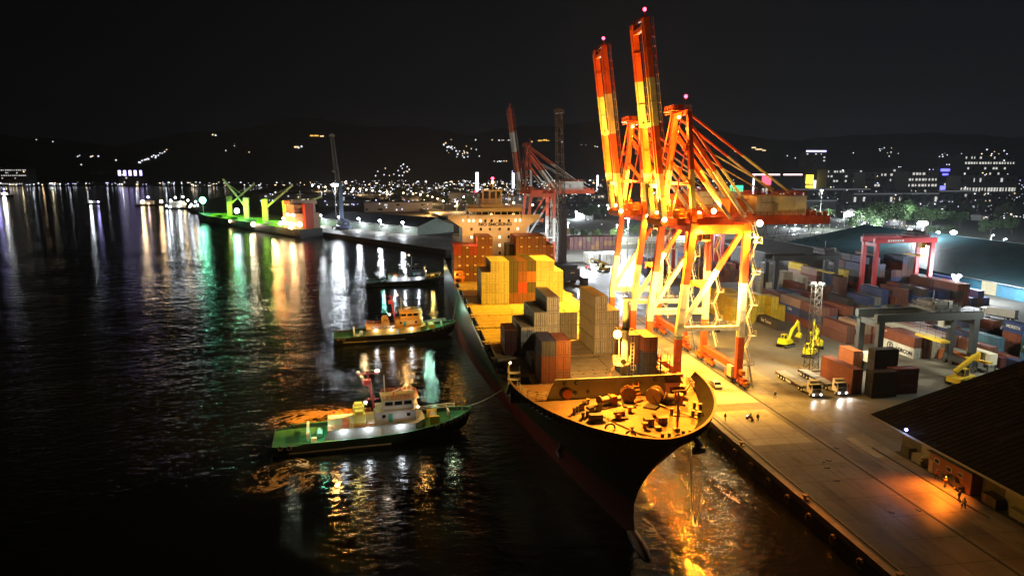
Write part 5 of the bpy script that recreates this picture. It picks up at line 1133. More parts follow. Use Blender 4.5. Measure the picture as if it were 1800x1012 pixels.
# ---------------------------------------------------------------- trucks, car, excavators
def wheel_mesh(r, w, n=14):
    b = MB(); b.tube((-w / 2, 0, 0), (w / 2, 0, 0), r, n, M_black); b.tube((-w / 2 - .01, 0, 0), (w / 2 + .01, 0, 0), r * .5, 10, M_white); return b.mesh('wheel')
WH = wheel_mesh(.52, .34); WC = wheel_mesh(.33, .2); WB = wheel_mesh(1.0, .7)
def truck(p, rz, label, body, trailer_cols, hl=3.0):
    t = thing('tractor_truck', label, 'truck', p, rz)      # front faces -y
    b = MB(); b.prism([(-1.2, -1.1), (1.2, -1.1), (1.2, 1.1), (-1.2, 1.1)], .9, 2.1, body); b.add([(-1.2, -1.1, 2.1), (1.2, -1.1, 2.1), (1.2, 1.1, 2.1), (-1.2, 1.1, 2.1), (-1.12, -.7, 3.05), (1.12, -.7, 3.05), (1.12, 1.1, 3.05), (-1.12, 1.1, 3.05)], [(0, 1, 5, 4), (1, 2, 6, 5), (2, 3, 7, 6), (3, 0, 4, 7), (4, 5, 6, 7)], body)
    b.box(-1.15, 1.15, .1, 1.1, 3.05, 3.6, body); b.build('cab', None, t)
    b = MB(); b.add([(-1.05, -1.10, 2.12), (1.05, -1.10, 2.12), (1.0, -.76, 2.98), (-1.0, -.76, 2.98)], [(0, 1, 2, 3)], M_glass)
    for i, v in enumerate(b.v): b.v[i] = (v[0], v[1] - .03, v[2])
    b.build('windscreen', None, t)
    for s_ in (-1, 1): b = MB(); b.box(s_ * 1.19 - .02, s_ * 1.19 + .02, -.75, .35, 2.15, 2.85, M_glass); b.build('side_window', None, t)
    b = MB(); b.box(-1.2, 1.2, -1.28, -1.1, .5, 1.15, M_grey); b.box(-.9, .9, -1.16, -1.10, 1.25, 1.95, M_steel)
    for z in (1.4, 1.6, 1.8): b.box(-.85, .85, -1.19, -1.16, z, z + .06, M_grey)
    b.build('bumper', None, t)
    for s_ in (-1, 1):
        MB().ball((s_ * .88, -1.3, .85), .17, G_head, 8, 5).build('headlight', G_head, t)
        if hl: lamp('headlight_beam', Vector(p) + Matrix.Rotation(rz, 3, 'Z') @ Vector((s_ * .88, -1.55, .9)), (1, .93, .82), hl, .12, 80, Vector(p) + Matrix.Rotation(rz, 3, 'Z') @ Vector((s_ * 1.4, -7, -.1)), .6)
        b = MB(); b.bar((s_ * 1.2, -.9, 2.7), (s_ * 1.5, -1.0, 2.7), .06, mat=M_black); b.box(s_ * 1.5 - .08, s_ * 1.5 + .08, -1.08, -.95, 2.0, 2.75, M_black); b.build('mirror', None, t)
    b = MB(); b.box(-.45, .45, 1.1, 5.6, .75, 1.0, M_steel); b.box(-1.1, -.5, 1.5, 2.8, .55, 1.1, M_grey); b.box(.5, 1.1, 1.5, 2.8, .55, 1.1, M_grey); b.build('chassis', None, t)
    for s_ in (-1, 1):
        for y in (-.1, 3.4, 4.7): inst('wheel', WH, t, (s_ * 1.0, y, .52))
    q = thing('flatbed_trailer', label.replace('white ', '').replace('truck', 'trailer behind the truck').split(',')[0] + ', empty', 'trailer', Vector(p) + Matrix.Rotation(rz, 3, 'Z') @ Vector((0, 3.0, 0)), rz)
    a, c = trailer_cols
    b = MB()
    for s_ in (-1, 1): b.box(s_ * .5 - .1, s_ * .5 + .1, .3, 12.6, 1.0, 1.35, a); b.box(s_ * 1.15 - .06, s_ * 1.15 + .06, 0.2, 12.7, 1.2, 1.42, a)
    for i in range(9): b.box(-1.2, 1.2, .3 + i * 1.52, .5 + i * 1.52, 1.28, 1.42, c)
    b.box(-1.1, 1.1, 6.0, 12.5, 1.36, 1.40, M_grey); b.box(-1.1, 1.1, 0.4, 5.6, 1.36, 1.40, M_grey); b.build('trailer_bed', None, q)
    b = MB(); b.box(-1.2, 1.2, 12.6, 12.75, .7, 1.42, M_red); b.build('tail_board', None, q)
    b = MB()
    for x in (-.7, .7): b.bar((x, 3.6, 0), (x, 3.6, 1.1), .12, mat=M_red)
    b.box(-1.1, 1.1, 3.2, 4.0, .9, 1.15, M_red); b.build('landing_gear', None, q)
    for s_ in (-1, 1):
        for y in (8.6, 9.9, 11.2): inst('wheel', WH, q, (s_ * 1.0, y, .52))
        b = MB(); b.box(s_ * 1.2 - .03, s_ * 1.2 + .03, 5.2, 7.6, .5, .95, M_white); b.build('side_guard', None, q)
    return t
G_head = glow('headlight_face', (1, .93, .85), 26)
truck((87.6, 136.4, 3), R(-2), 'white tractor truck with a pale empty trailer, nearer the quay crane', M_white, (M_grey, M_grey), 500)
truck((94.0, 136.8, 3), R(-1), 'white tractor truck with bright headlights beside the dark red boxes', M_white, (M_steel, M_steel), 1400)
# box truck far right
t = thing('box_truck', 'white box truck with tipper body on the road past the blue boxes', 'truck', (199.5, 199.5, 3), R(24))
MB().box(-1.25, 1.25, 0, 8.5, 1.1, 3.7).build('cargo_body', M_white, t); MB().box(-1.2, 1.2, 8.6, 10.6, .8, 3.2).build('cab', M_white, t); MB().box(-1.22, 1.22, 10.0, 10.64, 2.0, 2.9).build('windscreen', M_glass, t)
b = MB(); b.box(-.5, .5, -.5, 10.2, .6, 1.1); b.build('chassis', M_steel, t)
for s_ in (-1, 1):
    for y in (1.2, 2.5, 9.6): inst('wheel', WH, t, (s_ * 1.0, y, .52))
# car on the apron
def car(p, rz, label, col, name='parked_car', pick=False):
    t = thing(name, label, 'pickup' if pick else 'car', p, rz)
    prof = [(-2.2, .35), (2.2, .35), (2.25, .75), (1.4, .92), (.75, 1.42), (-.9, 1.45), (-1.7, 1.0), (-2.25, .9)] if not pick else [(-2.6, .45), (2.6, .45), (2.65, .95), (1.6, 1.12), (.95, 1.75), (-.5, 1.75), (-.75, 1.15), (-2.65, 1.15)]
    b = MB(); n_ = len(prof); vs = []
    for x, k_ in ((-.86, 1), (.86, 1)):
        for y, z in prof: vs.append((x * (.84 if z > 1.3 else 1), y, z))
    b.add(vs, [tuple(range(n_))[::-1], tuple(range(n_, 2 * n_))] + [(i, (i + 1) % n_, n_ + (i + 1) % n_, n_ + i) for i in range(n_)], col); b.build('body', None, t)
    b = MB()
    if not pick: b.add([(-.70, .80, 1.41), (.70, .80, 1.41), (.8, 1.38, .96), (-.8, 1.38, .96)], [(3, 2, 1, 0)], M_glass); b.add([(-.7, -.95, 1.43), (.7, -.95, 1.43), (.8, -1.66, 1.03), (-.8, -1.66, 1.03)], [(0, 1, 2, 3)], M_glass)
    else: b.add([(-.70, 1.0, 1.72), (.70, 1.0, 1.72), (.8, 1.58, 1.16), (-.8, 1.58, 1.16)], [(3, 2, 1, 0)], M_glass)
    for i, v in enumerate(b.v): b.v[i] = (v[0], v[1] + (.02 if v[1] > 0 else -.02), v[2] + .02)
    b.build('windscreen', None, t)
    for s_ in (-1, 1):
        b = MB(); zz = (1.0, 1.36) if not pick else (1.2, 1.66); b.add([(s_ * .83, -.85, zz[1]), (s_ * .83, .7, zz[1]), (s_ * .875, 1.1, zz[0]), (s_ * .875, -1.3 if not pick else -.6, zz[0])], [(0, 1, 2, 3)], M_glass); b.build('side_window', None, t)
        for y in ((1.35, -1.35) if not pick else (1.65, -1.65)): inst('wheel', WC, t, (s_ * .78, y, .34))
        MB().box(s_ * .6 - .15, s_ * .6 + .15, -2.32 if not pick else -2.7, -2.24 if not pick else -2.64, .6, .78).build('tail_lamp', M_red, t)
    if pick: b = MB(); b.box(-.75, .75, -2.5, -.8, 1.1, 1.18, M_black); b.build('cargo_bed', None, t)
    return t
car((68.6, 146.0, 3), R(180), 'silver sedan parked on the apron beside the ship bow', M_white)
car((85.0, 92.4, 3), R(168), 'dark pickup parked in the orange pool of light by the near shed', paint('dark_car_paint', (.03, .03, .035), .3), 'pickup_truck', True)
# excavators
M_exc = paint('bright_excavator_paint', (.80, .74, .02), .4, vary=.08)
def excavator(p, rz, label, boom=(1.0, 1.0)):
    t = thing('excavator', label, 'excavator', p, rz, None); t.scale = (1.12, 1.12, 1.12)
    for s_ in (-1, 1):
        b = MB(); pr_ = [(-2.0, .15), (-1.7, 0), (1.7, 0), (2.0, .15), (2.15, .5), (1.8, .88), (-1.8, .88), (-2.15, .5)]
        n_ = 8; vs = [(s_ * 1.15 - .28, y, z) for y, z in pr_] + [(s_ * 1.15 + .28, y, z) for y, z in pr_]
        b.add(vs, [tuple(range(n_))[::-1], tuple(range(n_, 2 * n_))] + [(i, (i + 1) % n_, n_ + (i + 1) % n_, n_ + i) for i in range(n_)], M_black)
        for y in (-1.4, -.7, 0, .7, 1.4): b.tube((s_ * 1.15 - .3, y, .4), (s_ * 1.15 + .3, y, .4), .24, 8, M_grey)
        b.build('track', None, t)
    b = MB(); b.tube((0, 0, .7), (0, 0, 1.05), .8, 14, M_steel); b.build('slew_ring', None, t)
    b = MB(); b.prism([(-1.3, 1.2), (1.3, 1.2), (1.35, -1.6), (.9, -2.4), (-.9, -2.4), (-1.35, -1.6)], 1.05, 1.75); b.prism([(.2, .6), (1.3, .6), (1.3, -1.7), (.8, -2.25), (-.8, -2.25), (-1.3, -1.6), (-1.3, -.4), (.2, -.4)], 1.75, 2.2); b.build('upper_body', M_exc, t)
    b = MB(); b.box(-1.3, -.35, -.35, 1.3, 1.75, 1.9, M_exc); b.box(-1.3, -.35, -.35, 1.1, 3.0, 3.12, M_exc)
    for x in (-1.25, -.4):
        for y in (-.3, 1.05): b.bar((x, y, 1.8), (x, y, 3.05), .12, mat=M_exc)
    b.build('cab_frame', None, t); MB().box(-1.2, -.45, -.25, 1.0, 1.9, 3.0).build('cab_glass', M_glass, t)
    P0, P1, P2, P3, P4 = Vector((.15, .9, 1.7)), Vector((.15, 2.4, 4.3)), Vector((.15, 5.0, 5.9)), Vector((.15, 5.6, 3.0)), Vector((.15, 5.0, 1.9))
    b = MB(); b.bar(P0, P1, .42, .5, None, .42, .75, up=(1, 0, 0)) ; b.bar(P1, P2, .42, .72, None, .36, .45, up=(1, 0, 0)); b.build('boom', M_exc, t)
    b = MB(); b.bar(P2 + Vector((0, -.5, .35)), P3, .34, .5, None, .28, .3, up=(1, 0, 0)); b.build('stick', M_exc, t)
    b = MB(); b.tube((.15, 1.3, 2.0), P1 + Vector((0, .5, -.1)), .09, 7, M_grey); b.tube(P1 + Vector((0, .6, .6)), P2 + Vector((0, -.6, .6)), .1, 7, M_exc); b.tube(P2 + Vector((0, .5, -.2)), P3 + Vector((0, .45, .3)), .08, 6, M_grey); b.build('hydraulic_ram', None, t)
    b = MB(); vs = []
    pf = [(5.55, 3.0), (6.0, 2.6), (5.9, 1.8), (5.1, 1.5), (4.5, 1.9), (4.9, 2.2), (5.2, 2.6)]
    n_ = len(pf); vs = [(-.45, y, z) for y, z in pf] + [(.75, y, z) for y, z in pf]
    b.add(vs, [tuple(range(n_))[::-1], tuple(range(n_, 2 * n_))] + [(i, (i + 1) % n_, n_ + (i + 1) % n_, n_ + i) for i in range(n_)], M_exc); b.build('bucket', None, t)
    return t
excavator((104.6, 178.5, 3), R(-62), 'yellow excavator nearest the quay crane, arm raised')
excavator((105.6, 167.6, 3), R(-48), 'yellow excavator in front, half behind the lattice mast')
excavator((112.6, 176.2, 3), R(-20), 'yellow excavator behind the lattice mast, arm high')
# reach stacker
def reach_stacker(p, rz, label):
    t = thing('reach_stacker', label, 'reach stacker', p, rz)
    MB().box(-1.6, 1.6, -3.4, 3.2, 1.0, 2.2).build('chassis', M_yellow, t)
    b = MB(); b.box(-.9, .9, -.6, 1.0, 2.2, 3.9, M_glass); b.box(-1.0, 1.0, -.7, 1.1, 3.9, 4.05, M_yellow)
    for x in (-.95, .95):
        for y in (-.65, 1.05): b.bar((x, y, 2.2), (x, y, 3.9), .14, mat=M_yellow)
    b.build('cab', None, t)
    b = MB(); b.bar((0, -3.0, 3.6), (0, 4.6, 6.4), .8, .8); b.bar((0, 4.4, 6.3), (0, 6.4, 7.0), .6, .6); b.build('boom', M_yellow, t)
    b = MB(); b.bar((0, 6.4, 7.0), (0, 6.4, 5.2), .5); b.bar((-3, 6.4, 5.1), (3, 6.4, 5.1), .7, .4); b.build('spreader', M_yellow, t)
    for s_ in (-1, 1):
        for y in (-2.3, 2.2): inst('wheel', WB, t, (s_ * 1.6, y, 1.0))
        b = MB(); b.tube((s_ * .6, 1.6, 1.8), (s_ * .3, 2.6, 5.3), .14, 7); b.build('lift_ram', M_grey, t)
    return t
reach_stacker((127.0, 139.6, 3), R(-70), 'yellow reach stacker under the dark gantry by the near shed roof')
reach_stacker((92.0, 330.0, 3), R(100), 'small yellow loader on the far apron')
# terminal tractor on far apron
t = thing('terminal_tractor', 'white and red terminal tractor with lamps on, on the far apron', 'tractor', (88.4, 334, 3), R(10))
MB().box(-1.2, 1.2, -1, 1.2, .8, 3.2).build('cab', M_white, t); MB().box(-1.22, 1.22, -1.04, -.4, 1.9, 2.9).build('windscreen', M_glass, t); MB().box(-1.1, 1.1, 1.2, 8, .8, 1.2).build('chassis', M_red, t)
for s_ in (-1, 1):
    MB().ball((s_ * .8, -1.1, 1.0), .34, G_head, 8, 5).build('headlight', G_head, t)
    for y in (0, 4, 7): inst('wheel', WH, t, (s_ * 1.0, y, .52))
lamp('tractor_lights', (88.2, 331.5, 4.2), COOL, 1.2e4, .3)
t = thing('cream_cable_house', 'cream electrical house on legs inside the dark gantry', 'cabin', (140.4, 146.6, 3), R(0))
MB().box(0, 2.4, 0, 7, 2.2, 5.0).build('cabin_wall', M_cream, t); 
b = MB()
for x in (.1, 2.3):
    for y in (.2, 6.8): b.bar((x, y, 0), (x, y, 2.2), .2)
for q in range(1, 6): b.box(-.05, .02, q * 1.15, q * 1.15 + .1, 2.2, 5.0)
b.build('support_frame', M_steel, t)

# ---------------------------------------------------------------- people
SKIN = paint('skin', (.35, .20, .13), .6, vary=.05); HIVIS = paint('orange_vest_cloth', (.75, .22, .03), .8); YVIS = paint('yellow_vest_cloth', (.70, .65, .06), .8); DARKC = paint('dark_work_cloth', (.04, .045, .06), .9); BLUEC = paint('blue_work_cloth', (.06, .09, .18), .9); HELM = paint('white_helmet', (.75, .75, .72), .35)
def person(p, rz, label, top=DARKC, legs=DARKC, helm=HELM, stride=.25, arm=.2, sit=False):
    t = thing('person', label, 'person', p, rz)
    V = [(0, 0, .95), (0, 0, 1.18), (0, 0, 1.40), (0, .02, 1.52), (0, .03, 1.64), (-.12, 0, .90), (-.13, -stride * .35, .50), (-.13, -stride * .6, .08), (-.13, -stride * .6 + .17, .04), (.12, 0, .90), (.13, stride * .7, .50), (.13, stride * .55, .08), (.13, stride * .55 + .17, .04), (-.20, 0, 1.38), (-.27, -arm * .3, 1.10), (-.26, arm, .88), (.20, 0, 1.38), (.27, -arm * .2, 1.10), (.26, arm * .6 + .05, .86)]
    if sit: V[6] = (-.2, .42, .85); V[7] = (-.2, .40, .42); V[8] = (-.2, .55, .36); V[10] = (.2, .42, .85); V[11] = (.2, .40, .42); V[12] = (.2, .55, .36); V[15] = (-.24, .5, 1.05); V[18] = (.24, .5, 1.05)
    E_ = [(0, 1), (1, 2), (2, 3), (3, 4), (0, 5), (5, 6), (6, 7), (7, 8), (0, 9), (9, 10), (10, 11), (11, 12), (2, 13), (13, 14), (14, 15), (2, 16), (16, 17), (17, 18)]
    RR = [.15, .15, .16, .07, .10, .11, .075, .05, .045, .11, .075, .05, .045, .07, .052, .04, .07, .052, .04]
    me = bpy.data.meshes.new('body'); me.from_pydata(V, E_, []); o = bpy.data.objects.new('body', me); COL.objects.link(o); o.parent = t
    md = o.modifiers.new('skin', 'SKIN'); sv = me.skin_vertices[0].data
    for i, r_ in enumerate(RR): sv[i].radius = (r_, r_ * .85)
    sv[0].use_root = True; o.modifiers.new('sub', 'SUBSURF').levels = 1; o.modifiers['sub'].render_levels = 1
    me.materials.append(legs)
    # vest and helmet, hands
    b = MB(); b.tube((0, 0, .98), (0, 0, 1.44), .215, 10, r2=.20)
    b.build('vest', top, t, smooth=True)
    MB().ball((0, .03, 1.66), .115, SKIN, 8, 6, 1.15).build('head', SKIN, t, smooth=True)
    b = MB(); b.ball((0, .02, 1.73), .145, helm, 8, 5, .8); b.build('helmet', helm, t, smooth=True)
    return t
PP = [((61.0, 124.6), R(200), 'person in dark work clothes standing alone by the coping near the bow', DARKC, DARKC), ((67.4, 123.4), R(150), 'person in dark clothes standing beside the parked motorcycle', DARKC, DARKC), ((78.2, 136.3), R(120), 'person walking alone between the crane bogies and the trucks', BLUEC, DARKC), ((101.4, 155.0), R(70), 'person beside the lattice mast base', BLUEC, DARKC), ((84.7, 99.4), R(160), 'person in a yellow vest by the near shed wall', YVIS, DARKC), ((83.6, 94.6), R(240), 'person in an orange vest behind the pickup', HIVIS, DARKC), ((83.0, 92.0), R(150), 'person in a bright vest at the pickup door', HIVIS, DARKC), ((81.3, 87.2), R(200), 'person in dark clothes with long shadow, before the pickup', DARKC, BLUEC), ((80.4, 85.2), R(110), 'person in a green yellow vest nearest the frame corner', YVIS, DARKC)]
for (xy, rz, lb, tp, lg) in PP: person((xy[0], xy[1], 3.004), rz, lb, tp, lg, stride=.25 + .2 * rng.random())
t = thing('motorcycle', 'small motorcycle with rider standing on the apron near the bow', 'motorcycle', (66.2, 124.4, 3.004), R(30))
for y in (-.62, .62):
    b = MB()
    for i in range(12): a, c = i * math.pi / 6, (i + 1) * math.pi / 6; b.tube((0, y + math.cos(a) * .27, .3 + math.sin(a) * .27), (0, y + math.cos(c) * .27, .3 + math.sin(c) * .27), .06, 5)
    b.tube((-.05, y, .3), (.05, y, .3), .2, 8); b.build('wheel', M_black, t)
b = MB(); b.bar((0, -.6, .55), (0, .3, .55), .26, .3); b.bar((0, .25, .5), (0, .5, 1.0), .1); b.bar((-.33, .5, 1.02), (.33, .5, 1.02), .06); b.build('frame', M_red, t)
MB().cbox((0, -.25, .78), (.26, .75, .12)).build('seat', M_black, t); MB().ball((0, .62, .85), .1, G_head).build('headlight', G_head, t)
person((66.2, 124.1, 3.02), R(30), 'person in a light shirt sitting on the motorcycle', paint('light_shirt_cloth', (.5, .5, .48), .8), DARKC, sit=True)

# litter and stains on the apron
for i in range(7):
    b = MB(); a = rng.random() * 3; b.bar((0, 0, .05), (math.cos(a) * .7, math.sin(a) * .7, .05), .14, .08); b.cbox((.2, .1, .06), (.25, .15, .1))
    p = (66 + rng.random() * 10, 84 + rng.random() * 26); o = b.build('timber_scrap', M_steel, None, loc=(p[0], p[1], 3.02)); tag(o, 'small dark scrap of timber lying on the open apron', 'debris', 'scraps lying on the apron')

# slabs of other pours, tyre-darkened lanes and joints on the apron
M_pale = paint('paler_quay_slab', (.36, .32, .25), .6, vary=.25, scale=.2, dirt=((.14, .11, .08), .6)); M_lane = paint('tyre_darkened_concrete', (.15, .125, .10), .5, vary=.45, scale=.25, dirt=((.30, .26, .2), .5))
for i, (x0, x1, y0, y1, m_, lb) in enumerate(((60.4, 73.4, 134.6, 174, M_pale, 'paler slab under the nearer crane'), (60.4, 75.6, 130.4, 134.4, M_lane, 'dark strip across the apron ahead of the crane'), (60.8, 72.6, 112, 130, M_pale, 'worn pale slab ahead of the strip'), (79.6, 81.2, 104, 113, M_pale, 'pale strip before the shed corner'), (75.0, 78.4, 60, 128, M_lane, 'tyre darkened lane landward of the rail'), (62.4, 64.4, 60, 110, M_lane, 'tyre darkened lane seaward'), (88, 97, 108, 132, M_lane, 'dark patch by the trucks'))):
    o = MB().box(x0, x1, y0, y1, 3.004, 3.008 + i * .0003).build('pavement_slab', m_); tag(o, lb, kind='structure')
b = MB()
for k_ in range(40): b.box(58.9, 84.4, 60 + k_ * 6.1, 60.05 + k_ * 6.1, 3.0, 3.0125)
for x in (63.8, 68.4, 79.4): b.box(x, x + .05, 60, 300, 3.0, 3.0125)
o = b.build('pavement_joint', M_black); tag(o, 'tarred joints between the slabs of the apron', kind='structure')
# patched sheets and vents on the near shed roof
g_ = random.Random(4); sl = (20.6 - 10.2 + .35) / (116 - 79.8)
for i in range(46):
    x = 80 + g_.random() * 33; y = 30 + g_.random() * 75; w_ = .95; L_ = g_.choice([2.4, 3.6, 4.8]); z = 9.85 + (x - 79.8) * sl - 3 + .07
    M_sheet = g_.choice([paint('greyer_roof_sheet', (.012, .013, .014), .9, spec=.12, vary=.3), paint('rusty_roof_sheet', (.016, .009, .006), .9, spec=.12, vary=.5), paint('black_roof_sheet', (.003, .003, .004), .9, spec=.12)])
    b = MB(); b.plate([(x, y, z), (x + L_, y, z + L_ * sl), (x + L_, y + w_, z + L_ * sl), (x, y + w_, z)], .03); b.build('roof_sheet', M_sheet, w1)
for i in range(5):
    x, y = 104, 40 + i * 14; z = 9.85 + (x - 79.8) * sl - 3; b = MB(); b.tube((x, y, z), (x, y, z + 1.0), .35, 8); b.ball((x, y, z + 1.3), .55, None, 8, 5, .7); b.build('roof_vent', M_grey, w1)

sl2 = (19.0 - 9.2 + .35) / (283 - 229)
for i in range(50):
    x = 230 + g_.random() * 46; y = 205 + g_.random() * 185; w_ = 1.0; L_ = g_.choice([4, 6, 9]); z = 8.85 + (x - 229) * sl2 - 3 + .07
    b = MB(); b.plate([(x, y, z), (x + L_, y, z + L_ * sl2), (x + L_, y + w_, z + L_ * sl2), (x, y + w_, z)], .03); b.build('roof_sheet', g_.choice([paint('greyer_teal_sheet', (.07, .12, .13), .6, vary=.3), paint('rusty_roof_sheet_b', (.09, .06, .045), .8, vary=.5), paint('dark_teal_sheet', (.02, .05, .06), .5)]), w2)
# ---------------------------------------------------------------- tugs
def tug(c, rz, label, hullm, deckm, housem, topm, mastm, funm, lamps=True, L=39.0, side=-1, dim=1.0, low=False):
    """harbour tug, bow towards +x"""
    t = thing('tugboat', label, 'tugboat', (c[0], c[1], 0), rz); h = L / 2; t.scale = (1, 1, .88)
    def hb(q): return 5.3 * (min(1, (q / .08)) ** .5 * .12 + .88) if q < .6 else 5.3 * max(0, 1 - ((q - .6) / .4) ** 2.3) ** .7
    def dz(q): return 1.9 + 2.6 * max(0, (q - .45) / .55) ** 1.8
    n_ = 26; b = MB(); lv = [(-1.2, .86), (0.2, .93), (1.2, 1.0), (None, 1.02), ('b', 1.03)]
    for sg in (-1, 1):
        base = len(b.v)
        for k_, (z, f) in enumerate(lv):
            for i in range(n_ + 1):
                q = i / n_; d_ = dz(q); zz = d_ if z is None else (d_ + (.85 if q > .12 else .5) if z == 'b' else min(z, d_)); xx = -h + L * q * (1 - .03 * max(0, 3 - k_) * (q > .9)); b.v.append((xx, sg * hb(q) * f, zz))
        for k_ in range(len(lv) - 1):
            for i in range(n_): a = base + k_ * (n_ + 1) + i; f_ = (a, a + 1, a + n_ + 2, a + n_ + 1); b.f.append(f_ if sg < 0 else f_[::-1]); b.m.append(0)
    b.add([(-h, -4.7, -1.2), (-h, 4.7, -1.2), (-h, 4.7, 2.4), (-h, -4.7, 2.4)], [(0, 3, 2, 1)]); b.build('hull', hullm, t, smooth=False)
    b = MB(); pts = [(-h + L * i / n_, hb(i / n_) * .97, dz(i / n_)) for i in range(n_ + 1)]
    for i in range(n_): (x0, y0, z0), (x1, y1, z1) = pts[i], pts[i + 1]; b.add([(x0, -y0, z0), (x1, -y1, z1), (x1, y1, z1), (x0, y0, z0)], [(0, 1, 2, 3)])
    b.build('deck', deckm, t)
    b = MB()
    for sg in (-1, 1):
        for i in range(2, n_): q0, q1 = i / n_, (i + 1) / n_; b.bar((-h + L * q0, sg * hb(q0) * 1.03, dz(q0) + .88), (-h + L * q1, sg * hb(q1) * 1.03, dz(q1) + .88), .28, .12)
    b.build('bulwark_rail', deckm, t)
    tm_ = MB()
    for i in range(10): a, c_ = 2 * math.pi * i / 10, 2 * math.pi * (i + 1) / 10; tm_.tube((math.cos(a) * .42, 0, math.sin(a) * .42), (math.cos(c_) * .42, 0, math.sin(c_) * .42), .15, 5)
    tme = tm_.mesh('tyre_fender', paint('worn_pale_tyre', (.22, .22, .20), .8))
    for sg in (-1, 1):
        for q in (.04, .08, .80, .84, .875, .905, .93, .955, .975, .99):
            y = hb(q) * 1.05 + .15; o = inst('tyre_fender', tme, t, (-h + L * q, sg * y, dz(q) + .35)); o.rotation_euler.z = -sg * max(0, q - .75) * 4.5
    b = MB()
    for sg in (-1, 1): b.box(-h + 3, -h + 22, sg * 5.45 - .12, sg * 5.45 + .12, .75, 1.0)
    b.build('rubbing_strake', M_grey, t)
    x0, x1 = -h + 10.4, -h + 27.0
    b = MB(); b.prism([(x0, -3.9), (x1, -3.9), (x1 + 1.6, -2.2), (x1 + 1.6, 2.2), (x1, 3.9), (x0, 3.9)], 1.9, 4.6); b.add([(x0 - 1.4, -3.9, 1.95), (x0, -3.9, 1.95), (x0, -3.9, 4.4)], [(0, 1, 2)]); b.build('deckhouse', housem, t)
    b = MB(); b.prism([(x0 - .2, -4.3), (x1 + .3, -4.3), (x1 + 2.0, -2.3), (x1 + 2.0, 2.3), (x1 + .3, 4.3), (x0 - .2, 4.3)], 4.6, 4.72); b.build('boat_deck', housem, t)
    w0, w1 = -h + 19.2, -h + 27.2
    b = MB(); b.prism([(w0, -2.9), (w1, -2.9), (w1 + .8, -1.7), (w1 + .8, 1.7), (w1, 2.9), (w0, 2.9)], 4.72, 7.3); b.build('upper_house', topm, t)
    v0, v1 = -h + 20.9, -h + 26.8
    b = MB(); b.prism([(v0, -2.6), (v1, -2.6), (v1 + .9, -1.6), (v1 + .9, 1.6), (v1, 2.6), (v0, 2.6)], 7.3, 8.4); b.prism([(v0 - .3, -2.9), (v1 + .1, -2.9), (v1 + 1.2, -1.8), (v1 + 1.2, 1.8), (v1 + .1, 2.9), (v0 - .3, 2.9)], 9.5, 9.7); b.prism([(v0 + .15, -2.45), (v1 - .1, -2.45), (v1 + .7, -1.5), (v1 + .7, 1.5), (v1 - .1, 2.45), (v0 + .15, 2.45)], 8.4, 9.5, None); b.build('wheelhouse', topm, t)
    for sg in (-1, 1):
        for k_ in range(3): x = v0 + .35 + k_ * 1.85; f = MB().box(x - .12, x + 1.62, sg * 2.47 - .05, sg * 2.47 + .05, 8.42, 9.48).build('window_frame', topm, t); MB().box(x, x + 1.5, sg * 2.54 - .02, sg * 2.54 + .02, 8.5, 9.4).build('pane', M_glass, f)
    for k_ in range(2): y = -1.4 + k_ * 1.5; f = MB().box(v1 + .72, v1 + .80, y, y + 1.3, 8.42, 9.48).build('window_frame', topm, t); MB().box(v1 + .8, v1 + .84, y + .1, y + 1.2, 8.5, 9.4).build('pane', M_glass, f)
    for x in (w0 + 1.4, w0 + 6.2): b = MB().box(x, x + .7, -2.96, -2.9, 5.9, 6.6).build('porthole', M_glass, t)
    MB().box(w0 + 2.6, w0 + 3.4, -2.97, -2.9, 4.8, 6.7).build('door', paint('teal_door_paint', (.04, .28, .20), .5), t)
    MB().box(x0 + 9.0, x0 + 9.9, -3.97, -3.9, 2.0, 4.0).build('door', M_cream, t)
    b = MB(); b.rail([(v0, -2.5, 9.7), (v1, -2.5, 9.7), (v1 + .9, -1.5, 9.7), (v1 + .9, 1.5, 9.7), (v1, 2.5, 9.7), (v0, 2.5, 9.7)], .95, M_orange if topm is M_tugw else topm, r=.03, step=.9); b.tube((v0 + 2.3, 0, 9.7), (v0 + 2.3, 0, 11.4), .25, 6, M_orange, r2=.1); b.tube((v0 + .4, -1.2, 9.7), (v0 + .4, -1.2, 15.2), .04, 4, M_white); b.bar((v0 + 1.6, -.8, 10.9), (v0 + 3.4, .8, 10.9), .2, .12, M_white); b.build('roof_rail', None, t)
    b = MB(); b.bar((w0 + .4, 0, 4.7), (w0 - 1.1, 0, 16.0), .5, .5, None, .32, .32); b.bar((w0 - 3.0, 0, 15.4), (w0 + 1.2, 0, 15.4), .16); b.cbox((w0 - 1.1, 0, 13.4), (1.5, 1.0, 1.2)); b.bar((w0 - 1.4, 0, 9.4), (w0 + 1.1, 0, 9.4), .2)
    for k_ in range(12): b.cbox((w0 + .75 - k_ * .1, -.05, 5.4 + k_ * .75), (.4, .1, .06))
    b.build('mast', mastm, t)
    for dx in (-2.8, .9): MB().ball((w0 + dx, 0, 15.9), .38, M_white if dx < 0 else G_warm, 8, 5, .6).build('mast_lamp', M_white if dx < 0 else G_warm, t)
    MB().ball((w0 - 1.6, -.4, 8.9), .28, G_warm).build('mast_lamp', G_warm, t); MB().ball((v1 + 1.0, -1.9, 7.4), .22, G_warm).build('mast_lamp', G_warm, t)
    for sg in (-1, 1): b = MB(); b.box(-h + 15.2, -h + 17.4, sg * 2.4 - .9, sg * 2.4 + .9, 4.7, 7.2); b.box(-h + 15.5, -h + 17.0, sg * 2.4 - .6, sg * 2.4 + .6, 7.2, 7.9); b.build('funnel', funm, t)
    b = MB(); b.tube((-h + 13.6, -3.2, 5.5), (-h + 13.6, -2.0, 5.5), .8, 12); b.build('hose_reel', M_orange, t)
